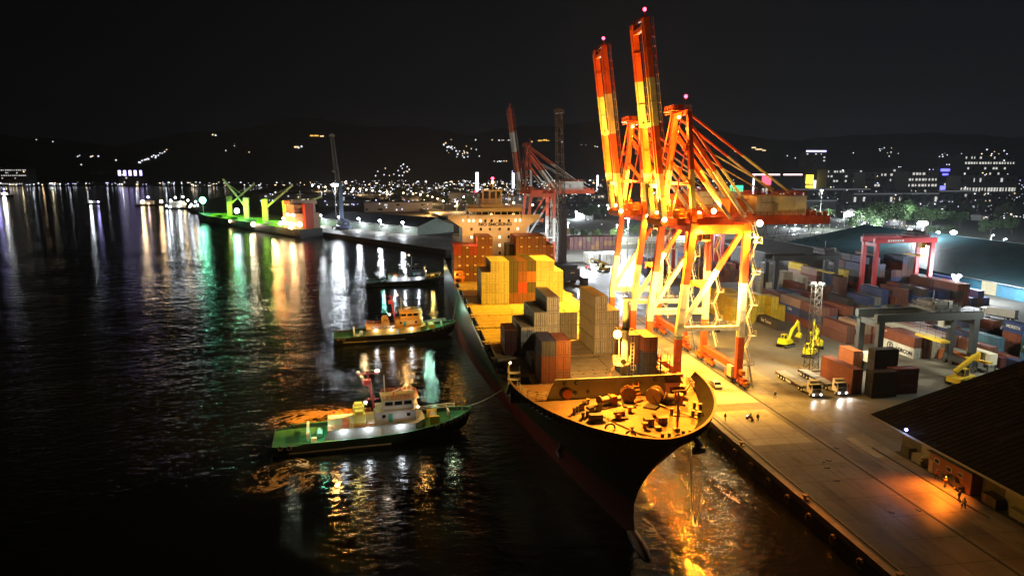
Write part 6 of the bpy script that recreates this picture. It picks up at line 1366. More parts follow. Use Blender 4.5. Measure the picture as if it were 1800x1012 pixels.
    b = MB(); b.tube((-h + 17.9, -3.3, 5.4), (-h + 19.0, -3.3, 5.4), .42, 10); b.bar((-h + 17.8, -3.3, 4.7), (-h + 17.8, -3.3, 5.4), .15); b.build('life_raft', M_white, t)
    b = MB(); b.rail([(x0 + .2, -4.2, 4.72), (w0 - .4, -4.2, 4.72)], 1.0, M_orange if housem is M_tugw else M_cream, r=.035, step=1.0); b.rail([(x0 + .2, 4.2, 4.72), (w0 - .4, 4.2, 4.72)], 1.0, M_orange, r=.035, step=1.0); b.rail([(x0, -4.1, 4.72), (x0, 4.1, 4.72)], 1.0, M_orange, r=.035, step=1.0); b.build('deck_rail', None, t)
    b = MB(); q0 = .73
    b.rail([(-h + L * q, hb(q) * .96, dz(q) + .8) for q in (.73, .78, .83, .88, .92)], 1.1, M_cream, r=.05, step=1.4); b.build('bow_rail', None, t)
    b = MB(); b.tube((-h + 31, -1.6, dz(.8) + 1.0), (-h + 31, 1.6, dz(.8) + 1.0), .8, 12, M_rope); b.box(-h + 30, -h + 32, -2.3, -1.6, dz(.8), dz(.8) + 1.8, M_yellow); b.box(-h + 30, -h + 32, 1.6, 2.3, dz(.8), dz(.8) + 1.8, M_yellow); b.box(-h + 28.6, -h + 29.2, -2, 2, dz(.75), dz(.75) + 1.6, M_yellow); b.build('bow_winch', None, t)
    b = MB(); b.bar((-h + 34.2, -1, dz(.88)), (-h + 34.2, -1, dz(.88) + 1.7), .3); b.bar((-h + 34.2, 1, dz(.88)), (-h + 34.2, 1, dz(.88) + 1.7), .3); b.bar((-h + 34.2, -1.4, dz(.88) + 1.5), (-h + 34.2, 1.4, dz(.88) + 1.5), .3); b.build('tow_post', M_cream, t)
    b = MB(); b.bar((-h + 6.4, -2.4, 1.9), (-h + 6.4, -2.4, 3.9), .4); b.bar((-h + 6.4, 2.4, 1.9), (-h + 6.4, 2.4, 3.9), .4); b.bar((-h + 6.4, -3.3, 3.9), (-h + 6.4, 3.3, 3.9), .45)
    for y in (-1.2, -.6, 0, .6, 1.2): b.bar((-h + 6.8, y, 1.9), (-h + 6.4, y, 3.9), .14)
    b.cbox((-h + 7.6, -3.2, 2.5), (1.0, .9, 1.0)); b.tube((-h + 8.6, -1.5, 2.6), (-h + 8.6, 1.5, 2.6), .55, 10); b.build('stern_gantry', M_white if not low else M_steel, t)
    if lamps:
        for x, m_, w_ in ((x0 + 2.7, G_cool, 1), (x0 + 7.4, G_cool, 1), (x1 - 2.9, G_cool, 1)):
            MB().ball((x, side * 4.05, 4.2), .42, m_, 8, 5, .8).build('deck_lamp', m_, t)
            P_ = Matrix.Rotation(rz, 3, 'Z') @ Vector((x, side * 4.9, 4.25)); lamp('tug_side_light', (c[0] + P_.x, c[1] + P_.y, 3.8), COOL, 150 * dim, .2)
    M_ = Matrix.Rotation(rz, 3, 'Z')
    def W_(x, y, z): q_ = M_ @ Vector((x, y, z)); return (c[0] + q_.x, c[1] + q_.y, z)
    return t, W_, h
M_tugw = paint('weathered_white_house_paint', (.42, .43, .41), .5, vary=.2, dirt=((.22, .15, .1), .6)); M_tughull = paint('dark_green_tug_hull', (.01, .03, .022), .4, vary=.3, dirt=((.07, .05, .03), .3)); M_darkhull = paint('near_black_tug_hull', (.012, .012, .012), .45)
M_redmast = paint('dark_red_mast_paint', (.33, .02, .035), .5, vary=.1); M_tugy = paint('orange_buff_house_paint', (.62, .32, .06), .5, vary=.12); M_lime = paint('pale_yellow_funnel_paint', (.72, .68, .16), .5, vary=.1)
t1, W1_, h1 = tug((-9.0, 132.8), R(7), 'white and green tug with red mast towing off the ship bow, nearest the camera', M_tughull, M_green_deck, M_tugw, M_tugw, M_redmast, M_lime)
lamp('tug_stern_light', W1_(-h1 + 9.2, -1.5, 5.2), (.30, 1, .62), 700, .2); lamp('tug_funnel_light', W1_(-h1 + 15.6, 0, 10.5), (1, .80, .25), 800, .2); lamp('tug_bow_light', W1_(-h1 + 29, -1.4, 8.8), (1, .52, .14), 800, .2); lamp('tug_wheelhouse_light', W1_(-h1 + 21, -9, 9.5), (1, .8, .6), 260, .3); lamp('tug_foredeck_light', W1_(-h1 + 35, 0, 8), (.75, 1, .6), 380, .2); lamp('tug_quarter_light', W1_(-h1 + 3, -1, 9), (.9, 1, .7), 350, .2); lamp('tug_mast_light', W1_(-h1 + 17, 1, 14.2), (1, .45, .12), 600, .2)
t2, W2_, h2 = tug((-7.4, 217.0), R(6), 'orange buff tug with green foredeck pushing toward the ship side, middle of three', M_darkhull, M_green_deck, M_tugy, M_tugy, M_redmast, M_tugy, dim=1.2)
lamp('tug_bow_light', W2_(-h2 + 30, -1, 9.5), (.55, 1, .7), 2600, .2); lamp('tug_wheelhouse_light', W2_(-h2 + 22, -8, 11), (1, .55, .16), 2000, .3); lamp('tug_aft_light', W2_(-h2 + 9, -2, 8), (1, .72, .35), 1600, .2)
t3, W3_, h3 = tug((-5.0, 322.0), R(3), 'dark tug with white deck lamps beyond the buff one, farthest of three', M_darkhull, M_steel, M_grey, M_steel, M_darkhull, M_steel, dim=3.5, L=38, low=True)
lamp('tug_bow_light', W3_(-h3 + 31, -1, 7.5), (1, .70, .2), 1500, .2); lamp('tug_aft_light', W3_(-h3 + 8, -2, 6), (.4, 1, .75), 1800, .2)
def line(pts, label, r=.07, sag=1.2):
    a, c = Vector(pts[0]), Vector(pts[1]); b = MB(); P_ = [a.lerp(c, i / 12) - Vector((0, 0, sag * 4 * (i / 12) * (1 - i / 12))) for i in range(13)]; b.path(P_, r, 5)
    o = b.build('mooring_line', M_rope); tag(o, label, 'rope'); return o
line([W1_(h1 - 1, 0, 5.0), S(-11.5, 47, 13.0)], 'pale towing line from the nearest tug to the ship side', .09, .8)
line([W2_(h2 - 1, 0, 5.0), S(-15.9, 140, 13.0)], 'towing line from the buff tug to the ship side', .07, .6)
line([S(9.6, 9.4, 18.8), (58.2, 112, 3.6)], 'mooring line from the bow shoulder to a yellow bollard', .05, .6)
line([S(5.0, 2.6, 18.6), S(12.0, 13, 4)], 'loop of rope hanging below the ship bow toward the water', .05, 9.0)

# ---------------------------------------------------------------- churned water by the tug, silt streaks by the bow
def churn_mat(name, col, thr, rough=.5, scale=.25, op=.85):
    m = bpy.data.materials.new(name); t = nodes(m); b = t.nodes['Principled BSDF']; L_ = t.links; b.inputs['Roughness'].default_value = rough
    tc = t.nodes.new('ShaderNodeTexCoord'); n = t.nodes.new('ShaderNodeTexNoise'); n.inputs['Scale'].default_value = scale; n.inputs['Detail'].default_value = 8; n.inputs['Roughness'].default_value = .7; n.inputs['Distortion'].default_value = 1.6
    L_.new(tc.outputs['Object'], n.inputs[0]); at_ = t.nodes.new('ShaderNodeAttribute'); at_.attribute_name = 'fade'; at_.attribute_type = 'GEOMETRY'
    k = t.nodes.new('ShaderNodeMath'); k.operation = 'MULTIPLY_ADD'; L_.new(n.outputs[0], k.inputs[0]); k.inputs[1].default_value = 1.5; k.inputs[2].default_value = -.75
    ad = t.nodes.new('ShaderNodeMath'); ad.operation = 'ADD'; L_.new(k.outputs[0], ad.inputs[0]); L_.new(at_.outputs['Fac'], ad.inputs[1])
    mr = t.nodes.new('ShaderNodeMapRange'); mr.inputs[1].default_value = thr; mr.inputs[2].default_value = thr + .45; mr.inputs[3].default_value = 0; mr.inputs[4].default_value = op; L_.new(ad.outputs[0], mr.inputs[0])
    mn = t.nodes.new('ShaderNodeMath'); mn.operation = 'MULTIPLY'; r3 = t.nodes.new('ShaderNodeMapRange'); r3.inputs[1].default_value = 0; r3.inputs[2].default_value = .15; L_.new(at_.outputs['Fac'], r3.inputs[0]); L_.new(mr.outputs[0], mn.inputs[0]); L_.new(r3.outputs[0], mn.inputs[1]); L_.new(mn.outputs[0], b.inputs['Alpha'])
    r2 = t.nodes.new('ShaderNodeMapRange'); r2.inputs[1].default_value = .1; r2.inputs[2].default_value = 1.0; r2.inputs[3].default_value = .25; r2.inputs[4].default_value = 1.25; L_.new(ad.outputs[0], r2.inputs[0])
    mx = t.nodes.new('ShaderNodeMix'); mx.data_type = 'RGBA'; mx.blend_type = 'MULTIPLY'; mx.inputs[0].default_value = 1; mx.inputs[6].default_value = (*col, 1); L_.new(r2.outputs[0], mx.inputs[7]); L_.new(mx.outputs[2], b.inputs['Base Color'])
    bp = t.nodes.new('ShaderNodeBump'); bp.inputs['Strength'].default_value = .8; bp.inputs['Distance'].default_value = .35; L_.new(n.outputs[0], bp.inputs['Height']); L_.new(bp.outputs[0], b.inputs['Normal'])
    return m
from mathutils import noise as mnoise
def patch(c, rx, ry, rot, mat, name, label, z=.03, hgt=.09, swirl=2.6, thin=0.0, stretch=1.0, N=76):
    """a patch of churned water: swirling ridges of foam and silt over the surface"""
    b = MB(); fade = []; seed = rx * 3.1 + ry
    for j in range(N + 1):
        for i in range(N + 1):
            u, v = 2 * i / N - 1, 2 * j / N - 1; r = math.hypot(u, v); a = math.atan2(v, u) + swirl * (1 - min(1, r)) ** 1.3
            sx, sy = math.cos(a) * r * rx, math.sin(a) * r * ry
            big = mnoise.fractal(Vector((sx * .13, sy * .30 * stretch, seed)), 1.0, 2.0, 4); ridge = 1 - abs(mnoise.fractal(Vector((sx * .30, sy * .62 * stretch, seed + 9)), .75, 2.2, 6)) * 3.0
            edge = 1 - r * (1 + .22 * mnoise.noise(Vector((math.cos(a) * 1.7, math.sin(a) * 1.7, seed))))
            f = max(0, min(1, edge * 1.5)) * (.50 + .55 * big + .42 * ridge - thin); fade.append(max(0, f))
            h_ = hgt * max(0, f) * (.4 + .8 * max(0, ridge)); x, y = u * rx, v * ry
            b.v.append((x * math.cos(rot) - y * math.sin(rot), x * math.sin(rot) + y * math.cos(rot), z + h_))
    for j in range(N):
        for i in range(N):
            k_ = j * (N + 1) + i
            if max(fade[k_], fade[k_ + 1], fade[k_ + N + 1], fade[k_ + N + 2]) > .02: b.f.append((k_, k_ + 1, k_ + N + 2, k_ + N + 1)); b.m.append(0)
    me = b.mesh(name, mat, True); at_ = me.attributes.new('fade', 'FLOAT', 'POINT'); at_.data.foreach_set('value', fade)
    o = bpy.data.objects.new(name, me); COL.objects.link(o); o.location = (c[0], c[1], 0); tag(o, label, None, None, 'stuff'); return o
M_silt = churn_mat('silty_churned_water', (.85, .45, .08), .30, .45, 3.2, .85); M_foam = churn_mat('white_wash', (.72, .70, .64), .42, .6, 2.6, .8); M_siltl = churn_mat('silty_brown_water', (.22, .135, .06), .40, .2, .8, .18)
p = at(558, 733, 0); patch((p.x, p.y), 14.5, 10.0, R(5), M_silt, 'churned_water', 'oval of brown churned water behind the nearest tug')
p = at(500, 843, 0); patch((p.x, p.y), 10.5, 9.0, R(10), M_silt, 'churned_water', 'oval of brown churned water below the nearest tug stern', swirl=-2.4)
p = at(520, 816, 0); patch((p.x, p.y), 5.4, 3.6, R(-25), M_foam, 'white_wash', 'white wash beside the nearest tug stern', .06, .12, thin=.32)
p = at(480, 612, 0); patch((p.x, p.y), 24, 8, R(3), M_siltl, 'silty_water', 'faint silty trail behind the buff tug')
p = at(590, 508, 0); patch((p.x, p.y), 24, 22, R(3), M_foam, 'white_wash', 'broken wash behind the dark tug', .03, .12, thin=.42, swirl=.8)
p = at(1210, 885, 0); patch((p.x, p.y), 8.5, 24, R(4), M_siltl, 'silty_water', 'silty brown water between the ship bow and the quay', swirl=.7, stretch=.4)
p = at(1262, 850, 0); patch((p.x, p.y), 1.8, 20, R(2), M_foam, 'white_wash', 'pale foam streak between the bow and the quay wall', .07, .06, swirl=.5, thin=.42, stretch=.4)
lamp('swirl_fill_light', W1_(-h1 + 14, 2.5, 9.6), (1, .46, .08), 17000, .3, 130, W1_(-h1 + 5, 20, 0)); lamp('swirl_fill_light', W1_(-h1 + 11.5, -4.4, 6.2), (1, .50, .12), 3800, .3, 130, W1_(-h1 + 3, -14, 0))  # added spots near the tug that brighten the churned water

# ---------------------------------------------------------------- bulk carrier and small craft on the left
M_bulkdeck = paint('bulker_deck_paint', (.20, .35, .12), .6, vary=.3); M_crgreen = paint('pale_deck_crane_paint', (.55, .60, .25), .5)
A_, B_ = Vector((-236, 800, 0)), Vector((-84, 566, 0)); dv = (A_ - B_).normalized(); LB = (A_ - B_).length; rzb = math.atan2(dv.y, dv.x)
bk = thing('bulk_carrier', 'bulk carrier with green lit deck cranes moored at the inner quay', 'bulk carrier', B_, rzb)      # +x to the bow
b = MB(); st_ = [(0, 9.5), (4, 12), (LB * .82, 12), (LB * .93, 9), (LB * .98, 4), (LB + 3, .3)]
for sg in (-1, 1):
    base = len(b.v)
    for z, f in ((-1, .9), (1.5, 1), (7, 1.0)):
        for x, y in st_: b.v.append((x, sg * y * f, z + (1.6 * (x / LB > .9) if z == 7 else 0)))
    n_ = len(st_)
    for k_ in range(2):
        for i in range(n_ - 1): a = base + k_ * n_ + i; f_ = (a, a + 1, a + n_ + 1, a + n_); b.f.append(f_ if sg < 0 else f_[::-1]); b.m.append(0)
b.add([(0, -9.5, -1), (0, 9.5, -1), (0, 9.5, 7), (0, -9.5, 7)], [(0, 3, 2, 1)]); b.build('hull', paint('dull_black_hull', (.03, .035, .035), .5), bk)
b = MB(); b.prism([(x, y * .97) for x, y in st_] + [(x, -y * .97) for x, y in st_[::-1]], 6.6, 6.9); b.build('deck', M_bulkdeck, bk)
for k_ in range(4): x = 52 + k_ * 46; MB().box(x, x + 30, -7, 7, 6.9, 9.0).build('hatch_cover', M_bulkdeck, bk)
for k_, (x, ang, rot, el) in enumerate(((48, 0, R(-123), 20), (94, 0, R(-123), 40), (140, 0, R(57), 54), (186, 0, R(-123), 40))):
    g = thing('deck_crane', None, None); g.parent = bk; g.location = (x, 0, 6.9); g.rotation_euler.z = rot
    b = MB(); b.bar((0, 0, 0), (0, 0, 17), 4.4, 4.4); b.box(-2.4, 2.4, -2.2, 2.2, 15.5, 21); b.build('crane_post', M_crgreen, g)
    b = MB(); e_ = Vector((math.cos(R(el)), 0, math.sin(R(el)))); b.bar(Vector((2, -.8, 14)), Vector((2, -.3, 14)) + e_ * 30, 1.5); b.bar(Vector((2, .8, 14)), Vector((2, .3, 14)) + e_ * 30, 1.5); b.bar((0, 0, 21), Vector((2, 0, 14)) + e_ * 27, .25)
    b.build('crane_jib', M_crgreen, g)
b = MB(); b.box(6, 28, -11, 11, 6.9, 19); b.box(10, 26, -9, 9, 19, 26); b.box(12, 24, -11.5, 11.5, 26, 29); b.build('deckhouse', paint('buff_bulker_house', (.55, .38, .25), .6), bk)
for z in (10, 13.5, 17, 21.5, 27):
    b = MB(); b.box(28.02, 28.1, -9, 9, z, z + .7) if z < 18 else b.box(26.02, 26.1, -8, 8, z, z + .7); b.build('window_row', M_glass, bk)
MB().box(2, 8, -3.5, 3.5, 6.9, 27).build('funnel', paint('red_funnel_paint', (.45, .06, .03), .5), bk)
b = MB(); b.bar((18, 0, 29), (18, 0, 37), .5); b.bar((18, -3, 34), (18, 3, 34), .3); b.build('mast', M_cream, bk)
Mb = Matrix.Rotation(rzb, 3, 'Z')
def WB_(x, y, z): return B_ + Mb @ Vector((x, y, z))
gr = random.Random(5)
for k_ in range(16):
    x, y, z = gr.uniform(3, 28), 12.2, gr.choice([8, 11, 14.5, 18, 22, 27]); MB().ball((x, y if z < 19 else 10, z), 1.0 + gr.random() * .5, G_warm, 6, 4).build('deck_light', G_warm, bk)
for x, y, z, m_, r_ in ((LB - 8, 0, 21, G_green, 3.6), (132, 12, 16, G_cool, 2.4), (90, 13, 6, G_warm, 2.2), (-1, 10, 11, G_warm, 2.2), (32, 12, 10, G_warm, 1.8), (150, 13, 5.5, G_warm, 1.2)): MB().ball((x, y, z), r_, m_, 8, 5).build('deck_light', m_, bk)
MB().tube((LB - 8, 0, 7), (LB - 8, 0, 20), .4, 6).build('fore_mast', M_cream, bk)
for x, y, z, c_, e_ in ((LB - 9, 3, 22, (.25, 1, .45), 1.1e6), (128, 16, 16, (.2, 1, .5), 5e5), (88, 16, 7, (1, .8, .6), 2.5e5), (38, 16, 10, (1, .9, .25), 3.0e5), (17, 20, 22, (1, .22, .05), 5.0e5), (0, 16, 12, (1, .5, .2), 3.5e5), (26, 18, 12, (1, .45, .16), 4e5)):
    lamp('bulker_light', WB_(x, y, z), c_, e_ * .03, .9)
for x in (212, 170, 128, 84, 50): lamp('deck_floodlight', WB_(x, 15, 34), (.36, 1, .04), 1.4e5, .6, 74, WB_(x + 4, -1, 12), .6)
def small_boat(px, py, L, label, lights, rz=0.1, hh=5):
    p = at(px, py, 0); t = thing('small_vessel', label, 'boat', (p.x, p.y, 0), rz)
    b = MB(); h = L / 2; w_ = L * .13; b.add([(-h, -w_, -.5), (h * .6, -w_, -.5), (h, 0, -.5), (h * .6, w_, -.5), (-h, w_, -.5), (-h, -w_, 2), (h * .6, -w_ * 1.1, 2.3), (h * 1.1, 0, 3.4), (h * .6, w_ * 1.1, 2.3), (-h, w_, 2)], [(0, 1, 6, 5), (1, 2, 7, 6), (2, 3, 8, 7), (3, 4, 9, 8), (4, 0, 5, 9), (5, 6, 7, 8, 9)]); b.build('hull', M_darkhull, t)
    MB().box(-h * .7, h * .1, -w_ * .7, w_ * .7, 2, 2 + hh).build('cabin', M_cream, t); MB().bar((-h * .1, 0, 2), (-h * .1, 0, 4 + hh * 1.8), .3).build('mast', M_cream, t)
    for k_ in range(5): MB().box(-h * .65 + k_ * h * .14, -h * .6 + k_ * h * .14, -w_ * .72, -w_ * .7, 2.6 + hh * .4, 3.4 + hh * .4).build('window', M_glass, t)
    for (dx, dz, m_, r_, c_, e_) in lights:
        MB().ball((dx, -w_ * .8, dz), r_, m_, 7, 5).build('deck_light', m_, t)
        if e_: lamp('boat_light', (p.x + dx, p.y - w_ - r_ - 1, dz), c_, e_ * .005, .8)
small_boat(268, 361, 46, 'small vessel with two amber lamps far out on the water', [(-12, 6, G_warm, 2.6, (1, .75, .5), 5e5), (14, 6, G_warm, 2.4, (1, .62, .3), 3.6e5), (-4, 13, G_violet, 1.8, (.4, .4, 1), 0), (-4, 3, G_warm, 1.0, (1, .6, .3), 0)])
small_boat(322, 367, 48, 'cluster lit white vessel near the bulk carrier bow', [(x, z, G_cool, 1.3, COOL, 3e4 if k_ % 3 == 0 else 0) for k_, (x, z) in enumerate(((-20, 5), (-14, 12), (-8, 16), (-2, 9), (2, 17), (8, 12), (12, 6), (18, 10), (-16, 2.5), (-4, 4), (10, 3), (20, 5)))] + [(4, 7, G_warm, 1.4, (1, .7, .3), 1.6e5), (16, 4, G_warm, 1.2, (1, .7, .3), 1.2e5)], hh=9)
small_boat(168, 359, 24, 'small boat with two white lamps far out left', [(-6, 4, G_cool, 1.6, COOL, 1.0e5), (5, 4, G_violet, 1.4, (.5, .6, 1), 3e4)], hh=3)
small_boat(4, 345, 40, 'white and violet lit boat at the left frame edge', [(-6, 8, G_violet, 2.4, (.6, .6, 1), 0), (6, 5, G_cool, 3.0, (1, .85, .8), 3e5)], hh=6)
small_boat(8, 335, 20, 'tiny boat beyond the one at the left edge', [(0, 4, G_violet, 2.0, COOL, 0)], hh=3)

# ---------------------------------------------------------------- the town
GA = glow('town_lamp_white', (.88, .92, 1), 3.2); GB_ = glow('town_lamp_warm', (1, .74, .42), 3.0); GC_ = glow('town_lamp_violet', (.62, .58, 1), 2.6); GD_ = glow('town_lamp_dim', (.85, .9, 1), .8)
def block(px0, px1, pt, Y, label, mat, rows=0, depth=30, litrow=(), sign=None, name='building', winw=.6, seed=1, base=3):
    a, c = aty(px0, pt, Y), aty(px1, pt, Y); w_ = c.x - a.x; H_ = a.z - base
    t = thing(name, label, 'building', (a.x, Y, base)); g = random.Random(seed)
    MB().box(0, w_, 0, depth, 0, H_).build('wall', mat, t); MB().box(-.6, w_ + .6, -.6, depth + .6, H_, H_ + 1.0).build('roof', M_walld, t)
    if rows:
        fh = H_ / rows; n_ = max(3, int(w_ / 7))
        for r_ in range(rows):
            for i in range(n_):
                if g.random() < winw or r_ in litrow:
                    lit = r_ in litrow or g.random() < .35
                    x = w_ * (i + .2) / n_; o = MB().box(x, x + w_ * g.uniform(.3, .75) / n_, -.25, -.05, fh * (r_ + .35), fh * (r_ + .75)).build('window', glow('town_window_light', (.95, .93, .85), .7) if lit else M_glass, t)
    for i in range(max(3, int((px1 - px0) / 9))):
        x = w_ * g.random(); z = g.choice([.4, .5, 1.2, H_ + 1.5, H_ * g.random()]) + 2; r_ = Y * .00075 * g.uniform(.6, 1.25); m_ = g.choice([GA, GA, GB_, GC_])
        MB().ball((x, -1.2, z), r_, m_, 6, 4).build('wall_lamp', m_, t)
    if sign: 
        for (u0, u1, v0, v1, m_) in sign: MB().box(w_ * u0, w_ * u1, -.9, -.3, H_ * v0, H_ * v1).build('lit_sign', m_, t)
    return t
M_tb = paint('dim_town_wall', (.16, .16, .17), .8, vary=.15); M_tp = paint('pale_town_wall', (.38, .37, .35), .8, vary=.15)
Gv = glow('violet_sign_light', (.55, .45, 1), 3.5); Gp = glow('pink_white_strip_light', (1, .62, .62), 3); Gr = glow('red_sign_light', (1, .06, .10), 4); Gy = glow('amber_sign_light', (1, .72, .05), 3); Gw = glow('white_sign_light', (.9, .93, 1), 3); Gg = glow('green_sign_light', (.05, 1, .35), 2.5); Gb = glow('blue_sign_light', (.12, .12, 1), 3.5)
block(1417, 1452, 268, 1500, 'hotel tower with violet roof sign and amber sign at its foot', M_tb, 12, 30, (), [(0, 1, 1.01, 1.05, Gv), (.08, .45, .22, .44, Gy), (.1, .5, .06, .18, Gy), (.48, .6, 0, .3, Gw)], winw=.25, seed=2)
block(1322, 1410, 309, 1300, 'low mall with pink white roof strip and red sign', M_tb, 2, 60, (), [(0, .55, 1.02, 1.09, Gp), (.62, 1, 1.02, 1.09, Gp), (.2, .38, .55, .98, Gr), (.02, .05, .1, 1, Gw)], winw=.5, seed=3)
block(1455, 1516, 298, 1450, 'mid height grey block right of the hotel', M_tb, 5, 40, (), None, winw=.5, seed=4)
block(1522, 1596, 303, 1400, 'long pale arcade building with scattered lit windows', M_tp, 4, 40, (), None, winw=.4, seed=5)
block(1560, 1600, 296, 1520, 'higher pale block behind the arcade building', M_tp, 5, 30, (), None, winw=.3, seed=15)
block(1598, 1650, 301, 1350, 'arched building front with bright upper windows', M_tp, 4, 40, (1, 2), None, winw=.8, seed=6)
block(1652, 1672, 292, 1450, 'narrow block with blue violet lights', M_tb, 5, 20, (), [(.1, .9, .8, .9, Gb), (.3, .8, .65, .72, Gb), (.2, .9, .1, .25, Gb)], winw=.1, seed=7)
block(1697, 1786, 273, 1450, 'wide six storey hospital block with rows of lit windows', M_tb, 7, 50, (2, 5), None, winw=.75, seed=8)
block(1690, 1790, 309, 1300, 'low annex in front of the hospital block', M_tp, 2, 40, (0,), None, winw=.5, seed=9)
block(1283, 1306, 325, 1150, 'dark shop with a green sign', M_tb, 1, 20, (), [(0, 1, .5, .95, Gg)], seed=10)
block(1286, 1299, 264, 1700, 'slender unlit tower behind the mall', M_tb, 14, 14, (), None, winw=.1, seed=11)
block(0, 46, 297, 2660, 'shoreline block with a lit top row at the left edge', M_tb, 6, 60, (5, 3), None, winw=.4, seed=12)
block(2, 40, 316, 2600, 'low shoreline hall with warm light', M_tb, 2, 40, (0,), None, winw=.7, seed=13)
block(208, 250, 309, 2650, 'shoreline grandstand with violet floodlights', M_tb, 2, 40, (), [(0, .12, 1, 1.6, Gv), (.22, .34, 1, 1.6, Gv), (.44, .56, 1, 1.6, Gv), (.66, .78, 1, 1.6, Gv), (.9, 1.0, 1, 1.6, Gv)], winw=.3, seed=14)
block(836, 841, 303, 1500, 'slim tower with a bright white lit edge', M_tb, 1, 8, (), [(0, 1, .1, 1, Gw)], seed=16); block(900, 904, 304, 1600, 'slim tower with a lit edge left of the distant crane', M_tb, 1, 8, (), [(0, 1, .2, 1, Gw)], seed=17); block(1049, 1052, 308, 1500, 'slim lit mast building left of the raised booms', M_tb, 1, 8, (), [(0, 1, .2, 1, Gw)], seed=18)
for i, (a, c, pt, Y) in enumerate(((1395, 1530, 333, 1050), (1500, 1650, 341, 900), (1410, 1470, 353, 760), (1650, 1710, 336, 950), (1375, 1398, 345, 640))):
    block(a, c, pt, Y, 'long low dark roofed hall, %s of the roofs past the machinery house' % ORD[i], M_tb, 1, 26, (), [(0, 1, .95, 1.05, glow('dim_eave_light', (.8, .85, .9), .12))], seed=30 + i)
for i, (a, c, pt, Y) in enumerate(((560, 650, 352, 1000), (640, 760, 357, 860), (880, 930, 345, 900), (455, 560, 342, 1150), (790, 850, 340, 1100))):
    block(a, c, pt, Y, 'low dark port building past the inner quay, %s from the left end' % ORD[(1, 2, 4, 0, 3)[i]], M_tb, 2, 30, (), None, winw=.3, seed=50 + i)
# houses
M_h = [M_tb, M_tp, paint('dull_brown_house_wall', (.18, .13, .10), .8)]
hg = random.Random(9); nh = 0
hw = MB().box(-5, 5, -4, 4, 0, 5).mesh('wall', M_tb); hwp = MB().box(-5, 5, -4, 4, 0, 5).mesh('wall', M_tp)
hrf = MB().add([(-5.8, -4.8, 4.8), (5.8, -4.8, 4.8), (5.8, 4.8, 4.8), (-5.8, 4.8, 4.8), (-3, 0, 7.4), (3, 0, 7.4)], [(0, 1, 5, 4), (1, 2, 5), (2, 3, 4, 5), (3, 0, 4)]).mesh('roof', paint('dull_iron_roof', (.10, .09, .085), .6, vary=.4))
hwn = MB().box(-3, -1.4, -4.08, -4.01, 1.6, 3.2).box(1.2, 2.8, -4.08, -4.01, 1.6, 3.2).mesh('window', glow('house_window_light', (1, .85, .6), .8))
while nh < 120:
    Y = hg.uniform(560, 2000); px = hg.choice([hg.uniform(640, 1060), hg.uniform(1360, 1790), hg.uniform(1360, 1790)]); q = aty(px, 400, Y)
    if q.x > 60 and q.x < 420 and Y < 620: continue
    if Y < 900 and px < 800: continue
    s_ = hg.uniform(.8, 2.2); t = thing('town_house', 'small low house with a hipped roof among the dark trees of the town', 'house', (q.x, Y, 3), hg.uniform(-.5, .5), 'small houses of the town behind the port'); t.scale = (s_, s_, s_ * .9)
    inst('wall', hw if hg.random() < .6 else hwp, t); inst('roof', hrf, t)
    if hg.random() < .5: inst('window', hwn, t)
    nh += 1
# trees
tg = random.Random(17); nt_ = 0
for i in range(170):
    Y = tg.uniform(450, 1700) ** 1.0; px = tg.choice([tg.uniform(600, 1060), tg.uniform(1340, 1800), tg.uniform(1340, 1800)]); q = aty(px, 400, Y)
    if Y < 860 and px < 820: continue
    if 60 < q.x < 345 and Y < 520: continue
    tree((q.x, Y, 3), tg.uniform(.8, 1.7), i, 'dark broadleaf tree in the belt behind the port', 'trees of the belt behind the port')
for i, (x, y, s_) in enumerate(((388, 505, 2.1), (404, 520, 2.4), (420, 510, 2.0), (372, 525, 1.8), (395, 545, 2.2), (440, 540, 1.7), (455, 520, 1.5), (352, 515, 1.3))): tree((x, y, 3), s_, i, ['tall tree lit green behind the brightest mast', 'tallest green lit tree behind the brightest mast', 'lit tree right of the tallest one', 'lit tree left of the tallest one', 'tree crown rising behind the tallest lit one', 'half lit tree at the right of the lit group', 'outermost tree right of the lit group', 'small tree at the left of the lit group'][i])
for i in range(11): tree((110 + i * 9.5 + tg.uniform(-3, 3), 476 + tg.uniform(-6, 12), 3), tg.uniform(.7, 1.2), i, 'green lit tree in the row behind the brown container wall', 'trees behind the brown container wall')
for i, (x, y) in enumerate(((356, 566), (362, 560), (348, 572), (330, 540))): palm((x, y, 3), 1.7 + .2 * i, 'tall palm beside the slim lamp mast', 'palms by the slim lamp mast')
lamp('tree_light', (396, 485, 26), (.8, 1, .85), 7e4, .8); lamp('tree_light', (140, 462, 12), (.95, 1, .85), 5e4, .6); lamp('tree_light', (190, 466, 14), (.95, 1, .85), 5e4, .6); lamp('tree_light', (352, 552, 18), (.9, 1, .85), 5e4, .6)
b = MB(); b.bar((96, 458, 5.0), (250, 478, 5.0), .4, 3.6); o = b.build('perimeter_wall', M_tp); tag(o, 'long pale perimeter wall behind the brown container wall', 'wall')
b = MB(); b.prism([(60, 446), (200, 462), (330, 520), (330, 526), (200, 468), (60, 452)], 2.9, 3.02); o = b.build('perimeter_road', M_conc); tag(o, 'pale road behind the container yard', kind='structure')
